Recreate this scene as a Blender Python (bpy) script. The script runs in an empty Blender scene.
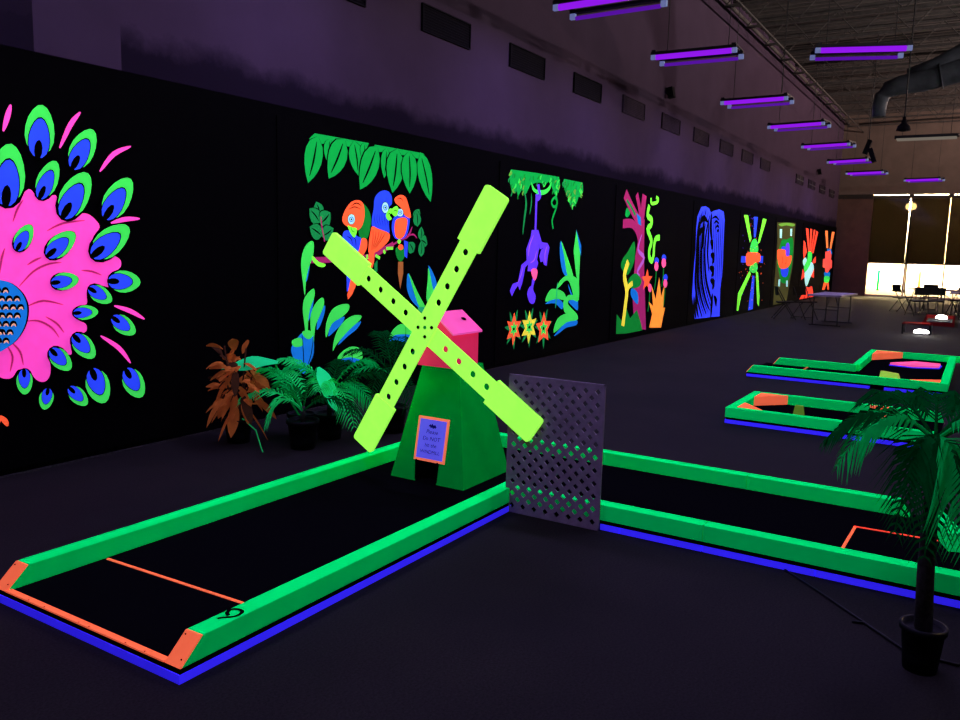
import bpy, bmesh, math, random
from mathutils import Vector, Matrix, Euler
from mathutils.geometry import tessellate_polygon
C = bpy.context.scene.collection
PI = math.pi
sc = bpy.context.scene
# axes of the hall: X runs along the mural wall away from the camera, Y towards the mural wall, Z up (metres)
WALL_Y = 5.58; FAR_X = 38.2; CEIL = 7.6; BACK_X = -3.5; RIGHT_Y = -9.0

# ------------------------------------------------------------------ materials
def lin(c): return tuple((v/255/12.92 if v/255 <= .04045 else ((v/255+.055)/1.055)**2.4) for v in c)
UV = (.45, .35, 1.0)                       # visible colour of the black-light lamps
def nt(name):
    m = bpy.data.materials.new(name); m.use_nodes = True; t = m.node_tree; t.nodes.clear()
    o = t.nodes.new('ShaderNodeOutputMaterial'); return m, t, o
def noise(t, scale, detail=3, rough=.6, stretch=None):
    g = t.nodes.new('ShaderNodeNewGeometry'); n = t.nodes.new('ShaderNodeTexNoise')
    n.inputs['Scale'].default_value = scale; n.inputs['Detail'].default_value = detail; n.inputs['Roughness'].default_value = rough
    if stretch:
        mp = t.nodes.new('ShaderNodeMapping'); mp.inputs['Scale'].default_value = stretch
        t.links.new(g.outputs['Position'], mp.inputs['Vector']); t.links.new(mp.outputs[0], n.inputs['Vector'])
    else: t.links.new(g.outputs['Position'], n.inputs['Vector'])
    return n
def ramp(t, src, c0, c1, p0=.35, p1=.65):
    r = t.nodes.new('ShaderNodeValToRGB'); r.color_ramp.elements[0].position = p0; r.color_ramp.elements[1].position = p1
    r.color_ramp.elements[0].color = (*c0, 1); r.color_ramp.elements[1].color = (*c1, 1); t.links.new(src, r.inputs[0]); return r
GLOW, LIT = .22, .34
def fluo(name, rgb, glow=1.0, lit=1.0, mottle=.14, nscale=9):
    """Day-glow paint: the ultraviolet it takes up comes back as its own colour, so its diffuse return in that colour exceeds the lamp's
    visible light; a smaller even part is plain fluorescence."""
    m, t, o = nt(name); L = lin(rgb)
    n = noise(t, nscale, 4)
    mr = t.nodes.new('ShaderNodeMapRange'); mr.inputs['To Min'].default_value = 1-mottle; mr.inputs['To Max'].default_value = 1+mottle
    t.links.new(n.outputs[0], mr.inputs[0])
    def scaled(k, div):
        v = t.nodes.new('ShaderNodeVectorMath'); v.operation = 'SCALE'
        v.inputs[0].default_value = [L[i]*k/(UV[i] if div else 1) for i in range(3)]; t.links.new(mr.outputs[0], v.inputs['Scale']); return v
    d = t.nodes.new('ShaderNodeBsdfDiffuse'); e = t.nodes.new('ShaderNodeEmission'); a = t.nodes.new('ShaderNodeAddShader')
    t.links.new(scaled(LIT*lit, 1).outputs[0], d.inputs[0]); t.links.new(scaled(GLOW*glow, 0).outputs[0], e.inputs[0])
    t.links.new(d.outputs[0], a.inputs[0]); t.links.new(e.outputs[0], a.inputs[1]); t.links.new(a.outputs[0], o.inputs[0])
    return m
def plain(name, rgb, rough=.8, mottle=.25, nscale=14, metal=0, spec=.2, stretch=None):
    m, t, o = nt(name); L = rgb
    b = t.nodes.new('ShaderNodeBsdfPrincipled'); b.inputs['Roughness'].default_value = rough; b.inputs['Metallic'].default_value = metal
    b.inputs['Specular IOR Level'].default_value = spec
    n = noise(t, nscale, 4, stretch=stretch); r = ramp(t, n.outputs[0], [v*(1-mottle) for v in L], [v*(1+mottle) for v in L])
    t.links.new(r.outputs[0], b.inputs['Base Color']); t.links.new(b.outputs[0], o.inputs[0]); return m
def emit(name, rgb, s):
    m, t, o = nt(name); e = t.nodes.new('ShaderNodeEmission'); e.inputs[0].default_value = (*rgb, 1); e.inputs[1].default_value = s
    t.links.new(e.outputs[0], o.inputs[0]); return m
P = dict(pink=(255,70,205), leaf_green=(58,205,88), blue=(40,65,255), jungle=(12,142,68), orange=(255,90,58), lime=(120,240,70), plum=(150,32,105),
 dull_green=(20,118,70), forest=(15,115,48), ice=(165,225,250), sky_blue=(20,105,215), navy=(12,12,90), rust=(150,82,50), teal=(30,150,110),
 violet=(92,52,255), hot_pink=(255,85,165), orchid=(165,80,205), yellow=(240,215,70), moss=(95,140,60), amber=(255,150,62), zebra_blue=(45,55,235),
 red_orange=(245,68,58), amber_red=(245,125,75), red_pink=(245,80,82), olive_dark=(62,58,36), salmon=(225,150,140),
 rail_green=(0,222,122), mill_green=(0,150,66), blade_lime=(162,255,88), roof_pink=(255,85,205), house_pink=(250,45,115), cap_orange=(255,108,78),
 base_blue=(48,34,250), sign_blue=(95,88,255), sign_orange=(255,120,95), block_yellow=(215,225,110), block_olive=(110,150,55))
HOW = dict(rail_green=(.36,2.8), mill_green=(.8,1.4), blade_lime=(3.9,1.6), roof_pink=(1.9,1.6), house_pink=(1.7,1.1), cap_orange=(2.4,1.8), base_blue=(3.0,3.2), zebra_blue=(4.6,2.6),
 sign_blue=(2.4,2.0), sign_orange=(2.6,2.0), block_yellow=(1.2,1.2), block_olive=(1.2,1.2))
MAT = {k: fluo(k.replace('_',' ')+' fluorescent paint', v, *HOW.get(k, (3.1,2.0))) for k, v in P.items()}
MAT['black'] = plain('matt black paint', (.0012,.0012,.0012), .95, spec=.02)
MAT['canvas'] = plain('black canvas', (.0013,.0013,.0012), .95, spec=.02)
MAT['carpet'] = plain('black course carpet', (.003,.003,.0035), 1, .5, 160, spec=.0)
MAT['wood_black'] = plain('black painted wood', (.003,.003,.0035), .8, spec=.1)
MAT['pot'] = plain('black plastic pot', (.0012,.0013,.0014), .6, spec=.12)
MAT['trunk'] = plain('fibrous brown trunk', (.030,.027,.022), .95, .5, 60)
MAT['frond'] = fluo('palm frond green', (2,140,76), .5, 2.0, .5, 16)
MAT['frond_dark'] = fluo('shaded palm frond green', (0,70,38), .35, 1.2, .6, 16)  # darker copy of the frond green, shade put into the colour
MAT['frond_bright'] = fluo('lit palm frond green', (30,215,130), .6, 1.2, .4, 16)  # brighter copy of the frond green, light put into the colour
MAT['broad'] = fluo('turquoise broad leaf', (30,225,160), 1.2, 1.4, .25, 12)
MAT['croton'] = fluo('rust orange leaf', (182,92,56), .5, 1.3, .5, 16)
MAT['croton_dark'] = fluo('dull mauve leaf', (90,52,52), .2, .6, .5, 16)
MAT['lattice'] = plain('purple grey plastic lattice', (.24,.185,.215), .8, .14, 20)
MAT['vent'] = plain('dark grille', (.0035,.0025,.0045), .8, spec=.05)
MAT['vent_lit'] = plain('lit far grille', (.022,.013,.021), .8, spec=.05)  # far grilles as the light falls on them, put into the colour
MAT['steel'] = plain('grey painted steel', (.045,.040,.040), .7)
MAT['joist'] = plain('dusty joist steel', (.055,.046,.044), .8)
MAT['duct'] = plain('galvanised duct', (.050,.055,.070), .6, .3, 4)
MAT['fixture'] = plain('dark lamp housing', (.012,.010,.016), .5)
MAT['socket'] = fluo('pale lamp socket', (150,160,240), 1.6, .6)
MAT['tube'] = emit('black light tube', (.34,.012,1.0), .82)
MAT['tube_dim'] = emit('dim black light tube', (.16,.01,.62), .55)
MAT['chair'] = plain('black chair plastic', (.0016,.0014,.0016), .7, spec=.05)
MAT['chair_frame'] = plain('dark chair steel', (.006,.005,.0055), .5, spec=.1)
MAT['table'] = plain('mauve grey table top', (.20,.16,.18), .5, .1)
MAT['red_rail'] = fluo('red rail paint', (140,30,50), .22, .35)
MAT['mullion'] = plain('cream window frame', (.75,.62,.42), .5, .05)
MAT['mullion_dark'] = plain('dark window frame', (.02,.016,.012), .5, .05)
MAT['brown_wall'] = plain('brown end wall paint', (.085,.045,.032), .85, .12, 3)
MAT['beige_wall'] = plain('pale end wall paint', (.105,.074,.062), .85, .10, 2)
MAT['ceil'] = plain('ceiling deck', (.055,.045,.042), .85, .2, 3)
MAT['cable'] = plain('black rubber cable', (.002,.002,.002), .6)
MAT['facade'] = plain('cream shop front render', (.80,.74,.60), .8, .08, .7)
MAT['asphalt'] = plain('asphalt', (.05,.045,.04), .9)
MAT['sodium'] = emit('sodium street lamp', (1.0,.78,.45), 3500)
MAT['white_lamp'] = emit('white flood lamp', (1.0,.95,.88), 22)
MAT['white_tube'] = emit('unlit tube with added glow', (1.0,.85,.7), .16)  # unlit tubes made pale by an added glow
MAT['wire'] = plain('suspension wire', (.02,.018,.02), .6)
def floor_mat():
    m, t, o = nt('dark speckled carpet'); b = t.nodes.new('ShaderNodeBsdfPrincipled'); b.inputs['Roughness'].default_value = .95
    b.inputs['Specular IOR Level'].default_value = .12
    n = noise(t, 95, 6, .75); r = ramp(t, n.outputs[0], (.0050,.0047,.0044), (.0225,.020,.0165), .36, .68); n2 = noise(t, .9, 3)
    r2 = ramp(t, n2.outputs[0], (.75,.72,.78), (1.25,1.2,1.15), .3, .7); mx = t.nodes.new('ShaderNodeMix'); mx.data_type = 'RGBA'; mx.blend_type = 'MULTIPLY'
    mx.inputs[0].default_value = 1; t.links.new(r.outputs[0], mx.inputs[6]); t.links.new(r2.outputs[0], mx.inputs[7])
    t.links.new(mx.outputs[2], b.inputs['Base Color']); t.links.new(b.outputs[0], o.inputs[0]); return m
def wall_mat():
    """Pale wall with black overspray from painting the backdrop: a ragged band, with one masked-off clean rectangle at the near end."""
    m, t, o = nt('pale wall with black overspray'); b = t.nodes.new('ShaderNodeBsdfDiffuse')
    g = t.nodes.new('ShaderNodeNewGeometry'); s = t.nodes.new('ShaderNodeSeparateXYZ'); t.links.new(g.outputs['Position'], s.inputs[0])
    def mth(op, a, c, clamp=False):
        n = t.nodes.new('ShaderNodeMath'); n.operation = op; n.use_clamp = clamp
        for i, v in enumerate((a, c)):
            if isinstance(v, (int, float)): n.inputs[i].default_value = v
            else: t.links.new(v, n.inputs[i])
        return n.outputs[0]
    n1 = noise(t, 1.1, 2); n2 = noise(t, 6, 6, .7)
    h = mth('ADD', mth('MULTIPLY', n1.outputs[0], .44), mth('MULTIPLY', n2.outputs[0], .24))
    edge = mth('ADD', h, 2.80)                                         # height of the sprayed edge
    d = mth('SUBTRACT', edge, s.outputs['Z']); f = mth('ADD', mth('MULTIPLY', d, 5.5), .5, True)
    near = mth('LESS_THAN', s.outputs['X'], 3.93); cl = mth('MULTIPLY', near, mth('GREATER_THAN', s.outputs['X'], 3.27))
    f = mth('MULTIPLY', f, mth('SUBTRACT', 1, cl))
    dk = mth('LESS_THAN', s.outputs['X'], 3.27); f = mth('MAXIMUM', f, mth('MULTIPLY', dk, .9))
    n3 = noise(t, 1.6, 5); r = ramp(t, n3.outputs[0], (.041,.026,.043), (.049,.031,.052), .3, .7)
    mx = t.nodes.new('ShaderNodeMix'); mx.data_type = 'RGBA'; t.links.new(f, mx.inputs[0]); t.links.new(r.outputs[0], mx.inputs[6]); mx.inputs[7].default_value = (.011,.0075,.014,1)
    t.links.new(mx.outputs[2], b.inputs[0]); t.links.new(b.outputs[0], o.inputs[0]); return m
def glass(name, tint):
    m, t, o = nt(name); tr = t.nodes.new('ShaderNodeBsdfTransparent'); tr.inputs[0].default_value = (*tint, 1); gl = t.nodes.new('ShaderNodeBsdfGlossy')
    gl.inputs['Roughness'].default_value = .06; gl.inputs[0].default_value = (.5,.5,.5,1); fr = t.nodes.new('ShaderNodeFresnel'); fr.inputs[0].default_value = 1.4
    k = t.nodes.new('ShaderNodeMath'); k.operation = 'MULTIPLY'; k.inputs[1].default_value = .15; t.links.new(fr.outputs[0], k.inputs[0])
    mx = t.nodes.new('ShaderNodeMixShader'); t.links.new(k.outputs[0], mx.inputs[0]); t.links.new(tr.outputs[0], mx.inputs[1]); t.links.new(gl.outputs[0], mx.inputs[2])
    t.links.new(mx.outputs[0], o.inputs[0]); return m
MAT['floor'] = floor_mat(); MAT['wall'] = wall_mat(); MAT['clear'] = glass('clear glass', (.95,.95,.92)); MAT['tinted'] = glass('dark filmed glass', (.023,.0195,.0145)); MAT['slit'] = glass('grey slit glass', (.55,.5,.42))

# ------------------------------------------------------------------ building helpers
class MB:
    """Collects shapes in world coordinates; build() links them as ONE mesh object under its parent."""
    def __init__(s): s.bm = bmesh.new(); s.mats = []
    def mi(s, m):
        if m not in s.mats: s.mats.append(m)
        return s.mats.index(m)
    def face(s, vs, m, smooth=False):
        try: f = s.bm.faces.new(vs)
        except ValueError: return
        f.material_index = s.mi(m); f.smooth = smooth
    def hexa(s, v8, m):
        v = [s.bm.verts.new(p) for p in v8]
        for q in ((0,3,2,1),(4,5,6,7),(0,1,5,4),(1,2,6,5),(2,3,7,6),(3,0,4,7)): s.face([v[i] for i in q], m)
        return s
    def box(s, x0, x1, y0, y1, z0, z1, m): return s.hexa([(x0,y0,z0),(x1,y0,z0),(x1,y1,z0),(x0,y1,z0),(x0,y0,z1),(x1,y0,z1),(x1,y1,z1),(x0,y1,z1)], m)
    def obox(s, c, size, rot, m):
        M_ = Matrix.Translation(c) @ Euler(rot).to_matrix().to_4x4(); a, b, d = [v/2 for v in size]
        return s.hexa([M_ @ Vector(p) for p in ((-a,-b,-d),(a,-b,-d),(a,b,-d),(-a,b,-d),(-a,-b,d),(a,-b,d),(a,b,d),(-a,b,d))], m)
    def tube(s, pts, r, m, n=8, caps=True):
        pts = [Vector(p) for p in pts]; rs = r if isinstance(r, (list, tuple)) else [r]*len(pts); rings = []
        for i, p in enumerate(pts):
            tg = (pts[min(i+1, len(pts)-1)] - pts[max(i-1, 0)]).normalized(); up = Vector((0,0,1)) if abs(tg.z) < .9 else Vector((1,0,0))
            a = tg.cross(up).normalized(); b = tg.cross(a)
            rings.append([s.bm.verts.new(p + (a*math.cos(k*2*PI/n) + b*math.sin(k*2*PI/n))*rs[i]) for k in range(n)])
        for i in range(len(rings)-1):
            for k in range(n): s.face([rings[i][k], rings[i][(k+1)%n], rings[i+1][(k+1)%n], rings[i+1][k]], m, True)
        if caps: s.face(rings[0][::-1], m); s.face(rings[-1], m)
        return s
    def lathe(s, c, prof, m, n=24):
        rings = [[s.bm.verts.new((c[0]+r*math.cos(k*2*PI/n), c[1]+r*math.sin(k*2*PI/n), c[2]+z)) for k in range(n)] for r, z in prof]
        for i in range(len(rings)-1):
            for k in range(n): s.face([rings[i][k], rings[i][(k+1)%n], rings[i+1][(k+1)%n], rings[i+1][k]], m, True)
        s.face(rings[0][::-1], m); s.face(rings[-1], m); return s
    def prism(s, pts, z0, z1, m):
        lo = [s.bm.verts.new((x,y,z0)) for x, y in pts]; hi = [s.bm.verts.new((x,y,z1)) for x, y in pts]; n = len(pts)
        s.face(lo[::-1], m); s.face(hi, m)
        for i in range(n): s.face([lo[i], lo[(i+1)%n], hi[(i+1)%n], hi[i]], m)
        return s
    def flat(s, pts3, m):
        """A painted patch: a polygon (may be concave) filled with triangles."""
        vs = [s.bm.verts.new(p) for p in pts3]
        for tri in tessellate_polygon([[Vector(p) for p in pts3]]):
            a, b, c = [vs[i] for i in tri]
            try: f = s.bm.faces.new((a,b,c)); f.material_index = s.mi(m)
            except ValueError: pass
        return s
    def build(s, name, parent=None, mats=None, keep=False, normals=True):
        if normals: bmesh.ops.recalc_face_normals(s.bm, faces=s.bm.faces)
        if parent is not None:
            o_ = Vector((0,0,0)); q = parent
            while q is not None: o_ += q.location; q = q.parent
            bmesh.ops.translate(s.bm, vec=-o_, verts=s.bm.verts)
        me = bpy.data.meshes.new(name); s.bm.to_mesh(me); s.bm.free()
        for m in s.mats: me.materials.append(MAT[m])
        o = bpy.data.objects.new(name, me); C.objects.link(o)
        if parent is not None: o.parent = parent
        return o
def tag(o, label, cat=None, group=None):
    o['label'] = label
    if cat: o['category'] = cat
    if group: o['group'] = group
    return o
def thing(name, loc, label, cat, group=None):
    o = bpy.data.objects.new(name, None); o.empty_display_size = .1; C.objects.link(o); o.location = loc; bpy.context.view_layer.update(); return tag(o, label, cat, group)
def struct(o): o['kind'] = 'structure'; return o
def dup(root, loc, rz, label, group=None):
    r = root.copy(); C.objects.link(r); r.location = loc; r.rotation_euler = (0,0,rz); r['label'] = label
    if group: r['group'] = group
    for ch in list(root.children):
        c = ch.copy(); C.objects.link(c); c.parent = r
        for g in list(ch.children):
            d = g.copy(); C.objects.link(d); d.parent = c
    return r
def catmull(p, closed, k=4):
    n = len(p); out = []
    for i in range(n if closed else n-1):
        a, b, c, d = (p[(i-1)%n], p[i], p[(i+1)%n], p[(i+2)%n]) if closed else (p[max(i-1,0)], p[i], p[i+1], p[min(i+2,n-1)])
        for j in range(k):
            t = j/k; out.append(tuple(.5*((2*b[q]) + (-a[q]+c[q])*t + (2*a[q]-5*b[q]+4*c[q]-d[q])*t*t + (-a[q]+3*b[q]-3*c[q]+d[q])*t**3) for q in (0,1)))
    if not closed: out.append(tuple(p[-1]))
    return out
def ribbon(pts, w, taper):
    """2-D outline of a brush stroke of width w (tapered to both ends when asked)."""
    q = catmull(pts, False, 4) if len(pts) > 2 else [tuple(pts[0]), tuple(((pts[0][0]+pts[1][0])/2, (pts[0][1]+pts[1][1])/2)), tuple(pts[1])]
    L, R_ = [], []; n = len(q)
    for i in range(n):
        a = Vector(q[max(i-1,0)]); b = Vector(q[min(i+1,n-1)]); d = b-a
        d = d.normalized() if d.length > 1e-9 else Vector((1,0)); t = i/(n-1); k = (max(.12, math.sin(PI*(t*.84+.08))) if taper else 1)*w/2
        L.append((q[i][0]-d.y*k, q[i][1]+d.x*k)); R_.append((q[i][0]+d.y*k, q[i][1]-d.x*k))
    return L, R_

# painted shapes of the murals in millimetres on the wall plane: (paint, p polygon / s smooth / k stroke / t tapered stroke, stroke width, [along, up, ...])
MUR = {
 'peacock': [
  ('painted_train', [('pink','s',0,[2859,1869,2988,1849,3068,1880,3153,1959,3199,1922,3254,1905,3341,1931,3352,1863,3379,1802,3452,1792,3514,1812,3575,1812,3629,1778,3666,1722,3615,1655,3588,1575,3602,1524,3697,1510,3763,1514,3820,1488,3831,1443,3800,1406,3732,1362,3714,1325,3720,1280,3680,1288,3608,1298,3552,1277,3541,1219,3539,1161,3468,1142,3429,1122,3427,1079,3479,1040,3525,1015,3531,970,3498,950,3437,955,3405,921,3402,856,3407,804,3369,808,3319,849,3268,868,3238,835,3242,778,3246,706,3229,650,3191,627,3142,647,3103,701,3063,727,3015,733,2979,688,2938,680,2893,699,2859,740,2825,699,2780,680,2739,688,2703,733,2655,727,2615,701,2575,647,2526,627,2489,650,2472,706,2475,778,2480,835,2449,868,2399,849,2348,808,2311,804,2316,856,2313,921,2281,955,2219,950,2187,970,2193,1015,2238,1040,2290,1079,2288,1122,2249,1142,2179,1161,2176,1219,2166,1277,2110,1298,2038,1288,1997,1280,2004,1325,1986,1362,1918,1406,1887,1443,1898,1488,1955,1514,2020,1510,2116,1524,2129,1575,2102,1655,2052,1722,2089,1778,2142,1812,2204,1812,2265,1792,2339,1802,2365,1863,2376,1931,2463,1905,2518,1922,2564,1959,2649,1880,2730,1849])]),
  ('painted_crease', [('plum','t',16,[3268,1682,3386,1738,3550,1765])]),
  ('painted_crease', [('plum','t',16,[2450,1682,2332,1738,2168,1765])]),
  ('painted_crease', [('plum','t',16,[3036,1736,3069,1820,3111,1883])]),
  ('painted_crease', [('plum','t',16,[2682,1736,2649,1820,2607,1883])]),
  ('painted_crease', [('plum','t',16,[2931,1393,2949,1492,2972,1558])]),
  ('painted_crease', [('plum','t',16,[2787,1393,2769,1492,2746,1558])]),
  ('painted_crease', [('plum','t',16,[3117,1447,3170,1478,3218,1498])]),
  ('painted_crease', [('plum','t',16,[2601,1447,2548,1478,2500,1498])]),
  ('painted_crease', [('plum','t',16,[3053,1301,3155,1401,3263,1452,3360,1463])]),
  ('painted_crease', [('plum','t',16,[2665,1301,2563,1401,2455,1452,2358,1463])]),
  ('painted_crease', [('plum','t',16,[3508,1406,3586,1398,3664,1370])]),
  ('painted_crease', [('plum','t',16,[2210,1406,2132,1398,2054,1370])]),
  ('painted_crease', [('plum','t',16,[3096,1163,3215,1198,3359,1164])]),
  ('painted_crease', [('plum','t',16,[2622,1163,2503,1198,2359,1164])]),
  ('painted_crease', [('plum','t',16,[3227,1086,3303,1034,3355,965])]),
  ('painted_crease', [('plum','t',16,[2491,1086,2415,1034,2363,965])]),
  ('painted_crease', [('plum','t',16,[3080,1063,3173,1060,3265,1007,3317,932])]),
  ('painted_crease', [('plum','t',16,[2638,1063,2545,1060,2453,1007,2401,932])]),
  ('painted_crease', [('plum','t',16,[2977,931,3035,857,3053,763])]),
  ('painted_crease', [('plum','t',16,[2741,931,2683,857,2665,763])]),
  ('painted_crease', [('plum','t',16,[2948,911,2983,828,2961,727])]),
  ('painted_crease', [('plum','t',16,[2770,911,2735,828,2757,727])]),
  ('painted_eye_feather', [('black','p',0,[3220,2157,3174,2178,3142,2225,3131,2290,3140,2362,3166,2433,3202,2490,3240,2527,3276,2536,3308,2517,3334,2471,3351,2405,3355,2330,3343,2258,3314,2200,3270,2164]),('leaf_green','p',0,[3225,2195,3182,2215,3152,2256,3141,2313,3150,2377,3173,2439,3206,2489,3241,2521,3275,2529,3305,2512,3329,2471,3346,2413,3350,2347,3340,2284,3313,2232,3272,2201]),('black','p',0,[3221,2164,3188,2180,3166,2214,3158,2263,3165,2317,3184,2370,3210,2414,3237,2441,3263,2448,3285,2434,3304,2400,3315,2351,3318,2295,3309,2240,3288,2196,3256,2170]),('blue','p',0,[3222,2171,3192,2186,3171,2218,3164,2263,3171,2315,3189,2364,3212,2405,3237,2431,3261,2438,3282,2424,3299,2392,3309,2346,3312,2294,3303,2243,3284,2202,3255,2176]),('black','p',0,[3220,2160,3205,2175,3200,2210,3206,2252,3221,2283,3240,2294,3255,2278,3260,2244,3254,2202,3239,2171])]),
  ('painted_eye_feather', [('black','p',0,[2498,2157,2544,2178,2576,2225,2587,2290,2578,2362,2552,2433,2516,2490,2478,2527,2442,2536,2410,2517,2384,2471,2367,2405,2363,2330,2375,2258,2404,2200,2448,2164]),('leaf_green','p',0,[2493,2195,2536,2215,2566,2256,2577,2313,2568,2377,2545,2439,2512,2489,2477,2521,2443,2529,2413,2512,2389,2471,2372,2413,2368,2347,2378,2284,2405,2232,2446,2201]),('black','p',0,[2497,2164,2530,2180,2552,2214,2560,2263,2553,2317,2534,2370,2508,2414,2481,2441,2455,2448,2433,2434,2414,2400,2403,2351,2400,2295,2409,2240,2430,2196,2462,2170]),('blue','p',0,[2496,2171,2526,2186,2547,2218,2554,2263,2547,2315,2529,2364,2506,2405,2481,2431,2457,2438,2436,2424,2419,2392,2409,2346,2406,2294,2415,2243,2434,2202,2463,2176]),('black','p',0,[2498,2160,2513,2175,2518,2210,2512,2252,2497,2283,2478,2294,2463,2278,2458,2244,2464,2202,2479,2171])]),
  ('painted_eye_feather', [('black','p',0,[3457,2110,3429,2144,3422,2194,3437,2253,3472,2313,3520,2364,3570,2402,3614,2421,3646,2418,3664,2390,3667,2343,3656,2281,3631,2215,3594,2157,3548,2117,3500,2100]),('leaf_green','p',0,[3476,2142,3450,2172,3442,2218,3455,2270,3485,2322,3528,2367,3573,2400,3613,2416,3642,2412,3660,2387,3664,2344,3655,2289,3633,2231,3601,2180,3560,2145,3516,2132]),('black','p',0,[3461,2116,3441,2140,3437,2177,3449,2221,3475,2266,3510,2305,3547,2334,3579,2349,3602,2346,3615,2327,3616,2292,3607,2246,3588,2197,3560,2153,3526,2122,3491,2109]),('blue','p',0,[3464,2122,3446,2144,3442,2179,3454,2220,3479,2262,3512,2298,3546,2326,3575,2340,3597,2338,3608,2320,3609,2287,3600,2244,3582,2198,3556,2157,3525,2128,3492,2116]),('black','p',0,[3459,2113,3453,2131,3462,2163,3482,2196,3507,2219,3525,2221,3531,2203,3522,2172,3502,2138,3478,2116])]),
  ('painted_eye_feather', [('black','p',0,[2261,2110,2289,2144,2296,2194,2281,2253,2246,2313,2198,2364,2148,2402,2104,2421,2072,2418,2054,2390,2051,2343,2062,2281,2087,2215,2124,2157,2170,2117,2218,2100]),('leaf_green','p',0,[2242,2142,2268,2172,2276,2218,2263,2270,2233,2322,2190,2367,2145,2400,2105,2416,2076,2412,2058,2387,2054,2344,2063,2289,2085,2231,2117,2180,2158,2145,2202,2132]),('black','p',0,[2257,2116,2277,2140,2281,2177,2269,2221,2243,2266,2208,2305,2171,2334,2139,2349,2116,2346,2103,2327,2102,2292,2111,2246,2130,2197,2158,2153,2192,2122,2227,2109]),('blue','p',0,[2254,2122,2272,2144,2276,2179,2264,2220,2239,2262,2206,2298,2172,2326,2143,2340,2121,2338,2110,2320,2109,2287,2118,2244,2136,2198,2162,2157,2193,2128,2226,2116]),('black','p',0,[2259,2113,2265,2131,2256,2163,2236,2196,2211,2219,2193,2221,2187,2203,2196,2172,2216,2138,2240,2116])]),
  ('painted_eye_feather', [('black','p',0,[2984,1818,2934,1843,2900,1896,2888,1970,2899,2053,2928,2134,2967,2200,3008,2242,3048,2253,3083,2231,3111,2179,3129,2104,3133,2018,3119,1935,3087,1868,3039,1827]),('leaf_green','p',0,[2990,1863,2944,1884,2911,1932,2900,1997,2909,2070,2935,2141,2971,2199,3010,2235,3047,2245,3079,2225,3106,2179,3123,2113,3128,2038,3116,1965,3086,1906,3042,1870]),('black','p',0,[2985,1827,2950,1844,2926,1884,2918,1939,2926,2002,2947,2062,2975,2112,3005,2144,3033,2152,3058,2136,3077,2097,3090,2041,3092,1977,3082,1915,3059,1864,3024,1833]),('blue','p',0,[2986,1835,2954,1851,2932,1888,2924,1940,2932,1999,2952,2056,2978,2102,3005,2132,3031,2140,3054,2125,3072,2088,3083,2036,3085,1976,3076,1918,3054,1870,3022,1841]),('black','p',0,[2985,1823,2968,1840,2963,1880,2970,1927,2987,1963,3007,1975,3023,1958,3029,1918,3022,1871,3005,1834])]),
  ('painted_eye_feather', [('black','p',0,[3211,1887,3187,1913,3179,1956,3189,2007,3216,2061,3252,2110,3292,2147,3327,2167,3353,2167,3369,2146,3374,2105,3367,2052,3349,1993,3321,1940,3286,1901,3247,1883]),('leaf_green','p',0,[3226,1916,3203,1939,3194,1977,3203,2023,3226,2071,3259,2113,3294,2146,3326,2163,3351,2162,3366,2143,3371,2107,3366,2059,3351,2007,3326,1960,3294,1927,3259,1911]),('black','p',0,[3214,1893,3197,1911,3192,1943,3200,1981,3220,2022,3247,2058,3276,2087,3301,2102,3321,2102,3332,2087,3334,2057,3328,2017,3315,1973,3294,1934,3268,1904,3239,1890]),('blue','p',0,[3217,1898,3201,1915,3196,1944,3204,1981,3223,2018,3248,2053,3275,2079,3299,2094,3317,2095,3327,2080,3329,2052,3323,2015,3310,1974,3291,1937,3266,1909,3240,1895]),('black','p',0,[3213,1890,3207,1905,3213,1933,3229,1963,3247,1984,3263,1988,3268,1974,3262,1946,3247,1915,3228,1894])]),
  ('painted_eye_feather', [('black','p',0,[2507,1887,2531,1913,2539,1956,2529,2007,2502,2061,2466,2110,2426,2147,2391,2167,2365,2167,2349,2146,2344,2105,2351,2052,2369,1993,2397,1940,2432,1901,2471,1883]),('leaf_green','p',0,[2492,1916,2515,1939,2524,1977,2515,2023,2492,2071,2459,2113,2424,2146,2392,2163,2367,2162,2352,2143,2347,2107,2352,2059,2367,2007,2392,1960,2424,1927,2459,1911]),('black','p',0,[2504,1893,2521,1911,2526,1943,2518,1981,2498,2022,2471,2058,2442,2087,2417,2102,2397,2102,2386,2087,2384,2057,2390,2017,2403,1973,2424,1934,2450,1904,2479,1890]),('blue','p',0,[2501,1898,2517,1915,2522,1944,2514,1981,2495,2018,2470,2053,2443,2079,2419,2094,2401,2095,2391,2080,2389,2052,2395,2015,2408,1974,2427,1937,2452,1909,2478,1895]),('black','p',0,[2505,1890,2511,1905,2505,1933,2489,1963,2471,1984,2455,1988,2450,1974,2456,1946,2471,1915,2490,1894])]),
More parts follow.
